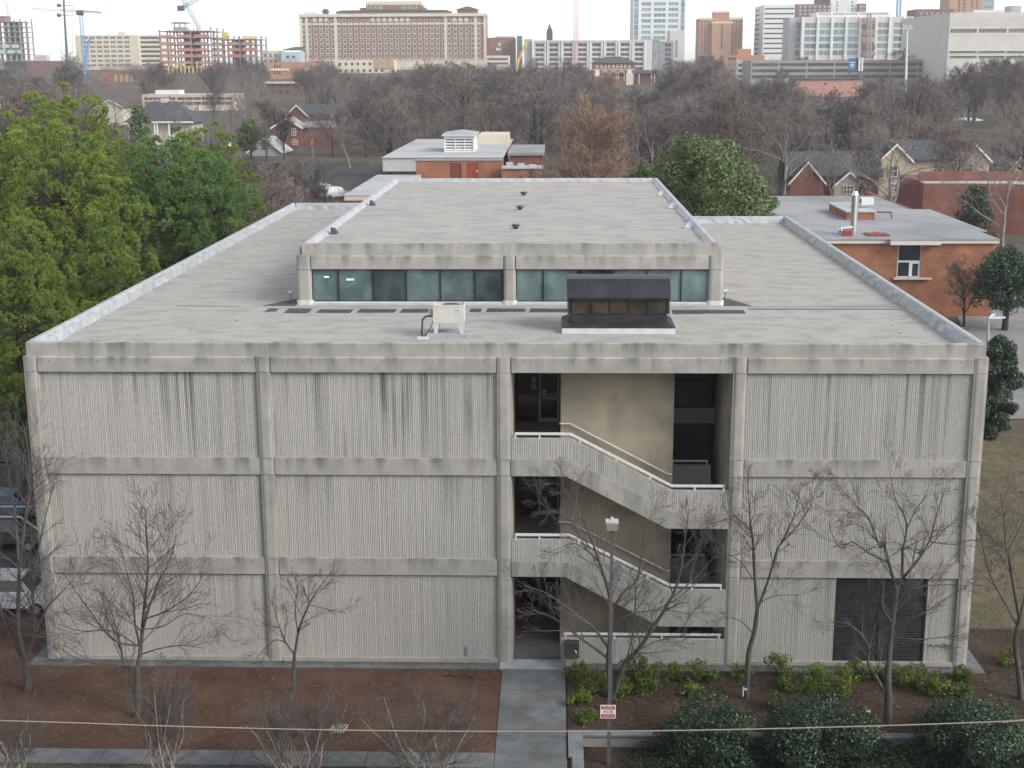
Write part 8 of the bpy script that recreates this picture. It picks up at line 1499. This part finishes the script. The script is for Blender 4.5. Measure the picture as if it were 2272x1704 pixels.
while count < 295 and tries < 60000:
    tries += 1
    f_ = r.random(); Y = 78 + 560 * f_ ** 1.3; u = r.uniform(-60, 2330)
    x = px(u, 150, Y)[0]; g_ = ground(x, Y); hgt = r.uniform(10.5, 18.5) * (1.0 if Y > 120 else 0.85)
    if not clear(x, Y, g_, hgt, hgt * 0.42, r): continue
    if any((x - q[0]) ** 2 + (Y - q[1]) ** 2 < (0.22 * hgt + 0.003 * Y) ** 2 * 1.6 for q in placed): continue
    placed.append((x, Y)); k = r.choices(range(7), (5, 3, 4, 3, 3, 2, 2))[0]; me, lb, H0 = VAR[k]; s = hgt / H0
    lm = min(LMK, key=lambda q: (q[1] - x) ** 2 + (q[2] - Y) ** 2)[0]; lb2 = lb.replace(' in the wood', '') + ' in the wood nearest ' + lm
    place('bare_wood_tree', lb2, 'tree', me, x, Y, g_, r.uniform(0, 6.28), s * r.uniform(1.1, 1.5), s, lb2); count += 1
# the wood behind and between them reads as one mass: twig domes and brush joined into two stuff meshes
def brush(name, label, n, Y0, Y1, h0, h1, ns, rr, m, seed, soft):
    r = random.Random(seed); rng = np.random.default_rng(seed); S = []; k = 0; tries = 0
    while k < n and tries < n * 60:
        tries += 1; Y = Y0 + (Y1 - Y0) * r.random() ** 1.15; u = r.uniform(-60, 2330); x = px(u, 150, Y)[0]; g_ = ground(x, Y); h = r.uniform(h0, h1); R = h * r.uniform(0.36, 0.5)
        if not clear(x, Y, g_, h, R, r, soft): continue
        k += 1; d = rng.normal(size=(ns, 3)); d[:, 2] = np.abs(d[:, 2]); d /= np.linalg.norm(d, axis=1, keepdims=True); f = rng.random((ns, 1)) ** 0.45
        a = np.array([x, Y, g_ + h * 0.42]) + d * f * np.array([R, R, h * 0.5]) * 0.8; e = d * 0.8 + rng.normal(size=(ns, 3)) * 0.45 + np.array([0, 0, 0.45]); e /= np.linalg.norm(e, axis=1, keepdims=True); ln = rng.uniform(0.9, 2.1, (ns, 1)) * h / 11
        S.append(np.concatenate([a, a + e * ln, np.full((ns, 1), rr), np.full((ns, 1), rr * 0.5)], 1))
        b = np.array([x, Y, g_ - 0.2]); nl = 6; q = np.array([x, Y, g_ + h * 0.45]) + rng.normal(size=(nl, 3)) * np.array([R * 0.45, R * 0.45, h * 0.12]); S.append(np.concatenate([np.tile(b, (nl, 1)), q, np.full((nl, 1), rr * 3.5), np.full((nl, 1), rr * 1.5)], 1))
    o = new_obj(name, tubes_mesh(name, np.concatenate(S), m, 3)); stuff(o); tag(o, label, 'wood'); print(name, k, tries)
brush('distant_wood', 'far-off mass of bare grey-brown trees below the skyline', 520, 230, 760, 9, 14, 110, 0.045, 'wood_far', 7, 0.14)
brush('undergrowth', 'low bare brush between the trunks behind the roofs', 420, 80, 330, 3.5, 7, 64, 0.02, 'wood_far', 8, 0.05)
for k, (u, vt, Y, v_, lb) in enumerate(((1850, 300, 138, 5, 'open bare tree before the small pale townhouse gable'), (1912, 285, 142, 1, 'bare tree between the two townhouses'), (2068, 270, 145, 5, 'open bare tree before the two-gabled townhouse'), (2140, 262, 142, 3, 'bare tree before the right townhouse gable'), (588, 262, 220, 1, 'bare tree before the small grey house'), (690, 235, 228, 5, 'open bare tree before the brick house wing'), (735, 225, 230, 0, 'bare tree at the end of the brick house wing'), (405, 210, 238, 5, 'open bare tree before the cream hipped house'), (470, 190, 330, 3, 'bare tree before the flat cream offices'), (625, 240, 222, 6, 'bare dark tree before the brick house gable'))):
    p = px(u, vt, Y); g_ = ground(p[0], Y); me, _, H0 = VAR[v_]; s_ = (p[2] - g_) / H0; place('bare_yard_tree', lb, 'tree', me, p[0], Y, g_, 0.7 * k, s_ * 0.85, s_)
# undergrowth thicket along the back of the site
for k, (u, Y, vt) in enumerate(((560, 100, 395), (610, 112, 388), (660, 104, 400), (705, 122, 385), (590, 135, 372), (540, 150, 362), (650, 140, 368), (1380, 105, 385), (1225, 118, 370), (1170, 128, 372))):
    p = px(u, vt, Y); g_ = ground(p[0], Y); me, lb, H0 = VAR[(0, 4, 2, 6)[k % 4]]; s = max(0.4, (p[2] - g_) / H0); place('thicket_tree', 'low dense bare tree in the thicket behind the roofs', 'tree', me, p[0], Y, g_, k, s * 1.1, s, 'low dense bare trees in the thicket behind the roofs')
print('trees', count, 'tries', tries, 'objects', len(bpy.data.objects))

# ------------------------------------------------------------------ haze: thin even air round the whole place
hz = MB().box(-2000, 2000, -120, 2500, -3, 95); hm = bpy.data.materials.new('haze_air'); hm.use_nodes = True; nt = hm.node_tree; nt.nodes.remove(nt.nodes['Principled BSDF'])
pv = nt.nodes.new('ShaderNodeVolumePrincipled'); pv.inputs['Color'].default_value = (0.93, 0.96, 1.0, 1); pv.inputs['Density'].default_value = 0.00019; pv.inputs['Anisotropy'].default_value = 0.0
nt.links.new(pv.outputs[0], nt.nodes['Material Output'].inputs['Volume']); MATS['haze_air'] = hm
stuff(tag(hz.build('haze', 'haze_air'), 'thin pale winter haze lying over the whole place', 'haze'))
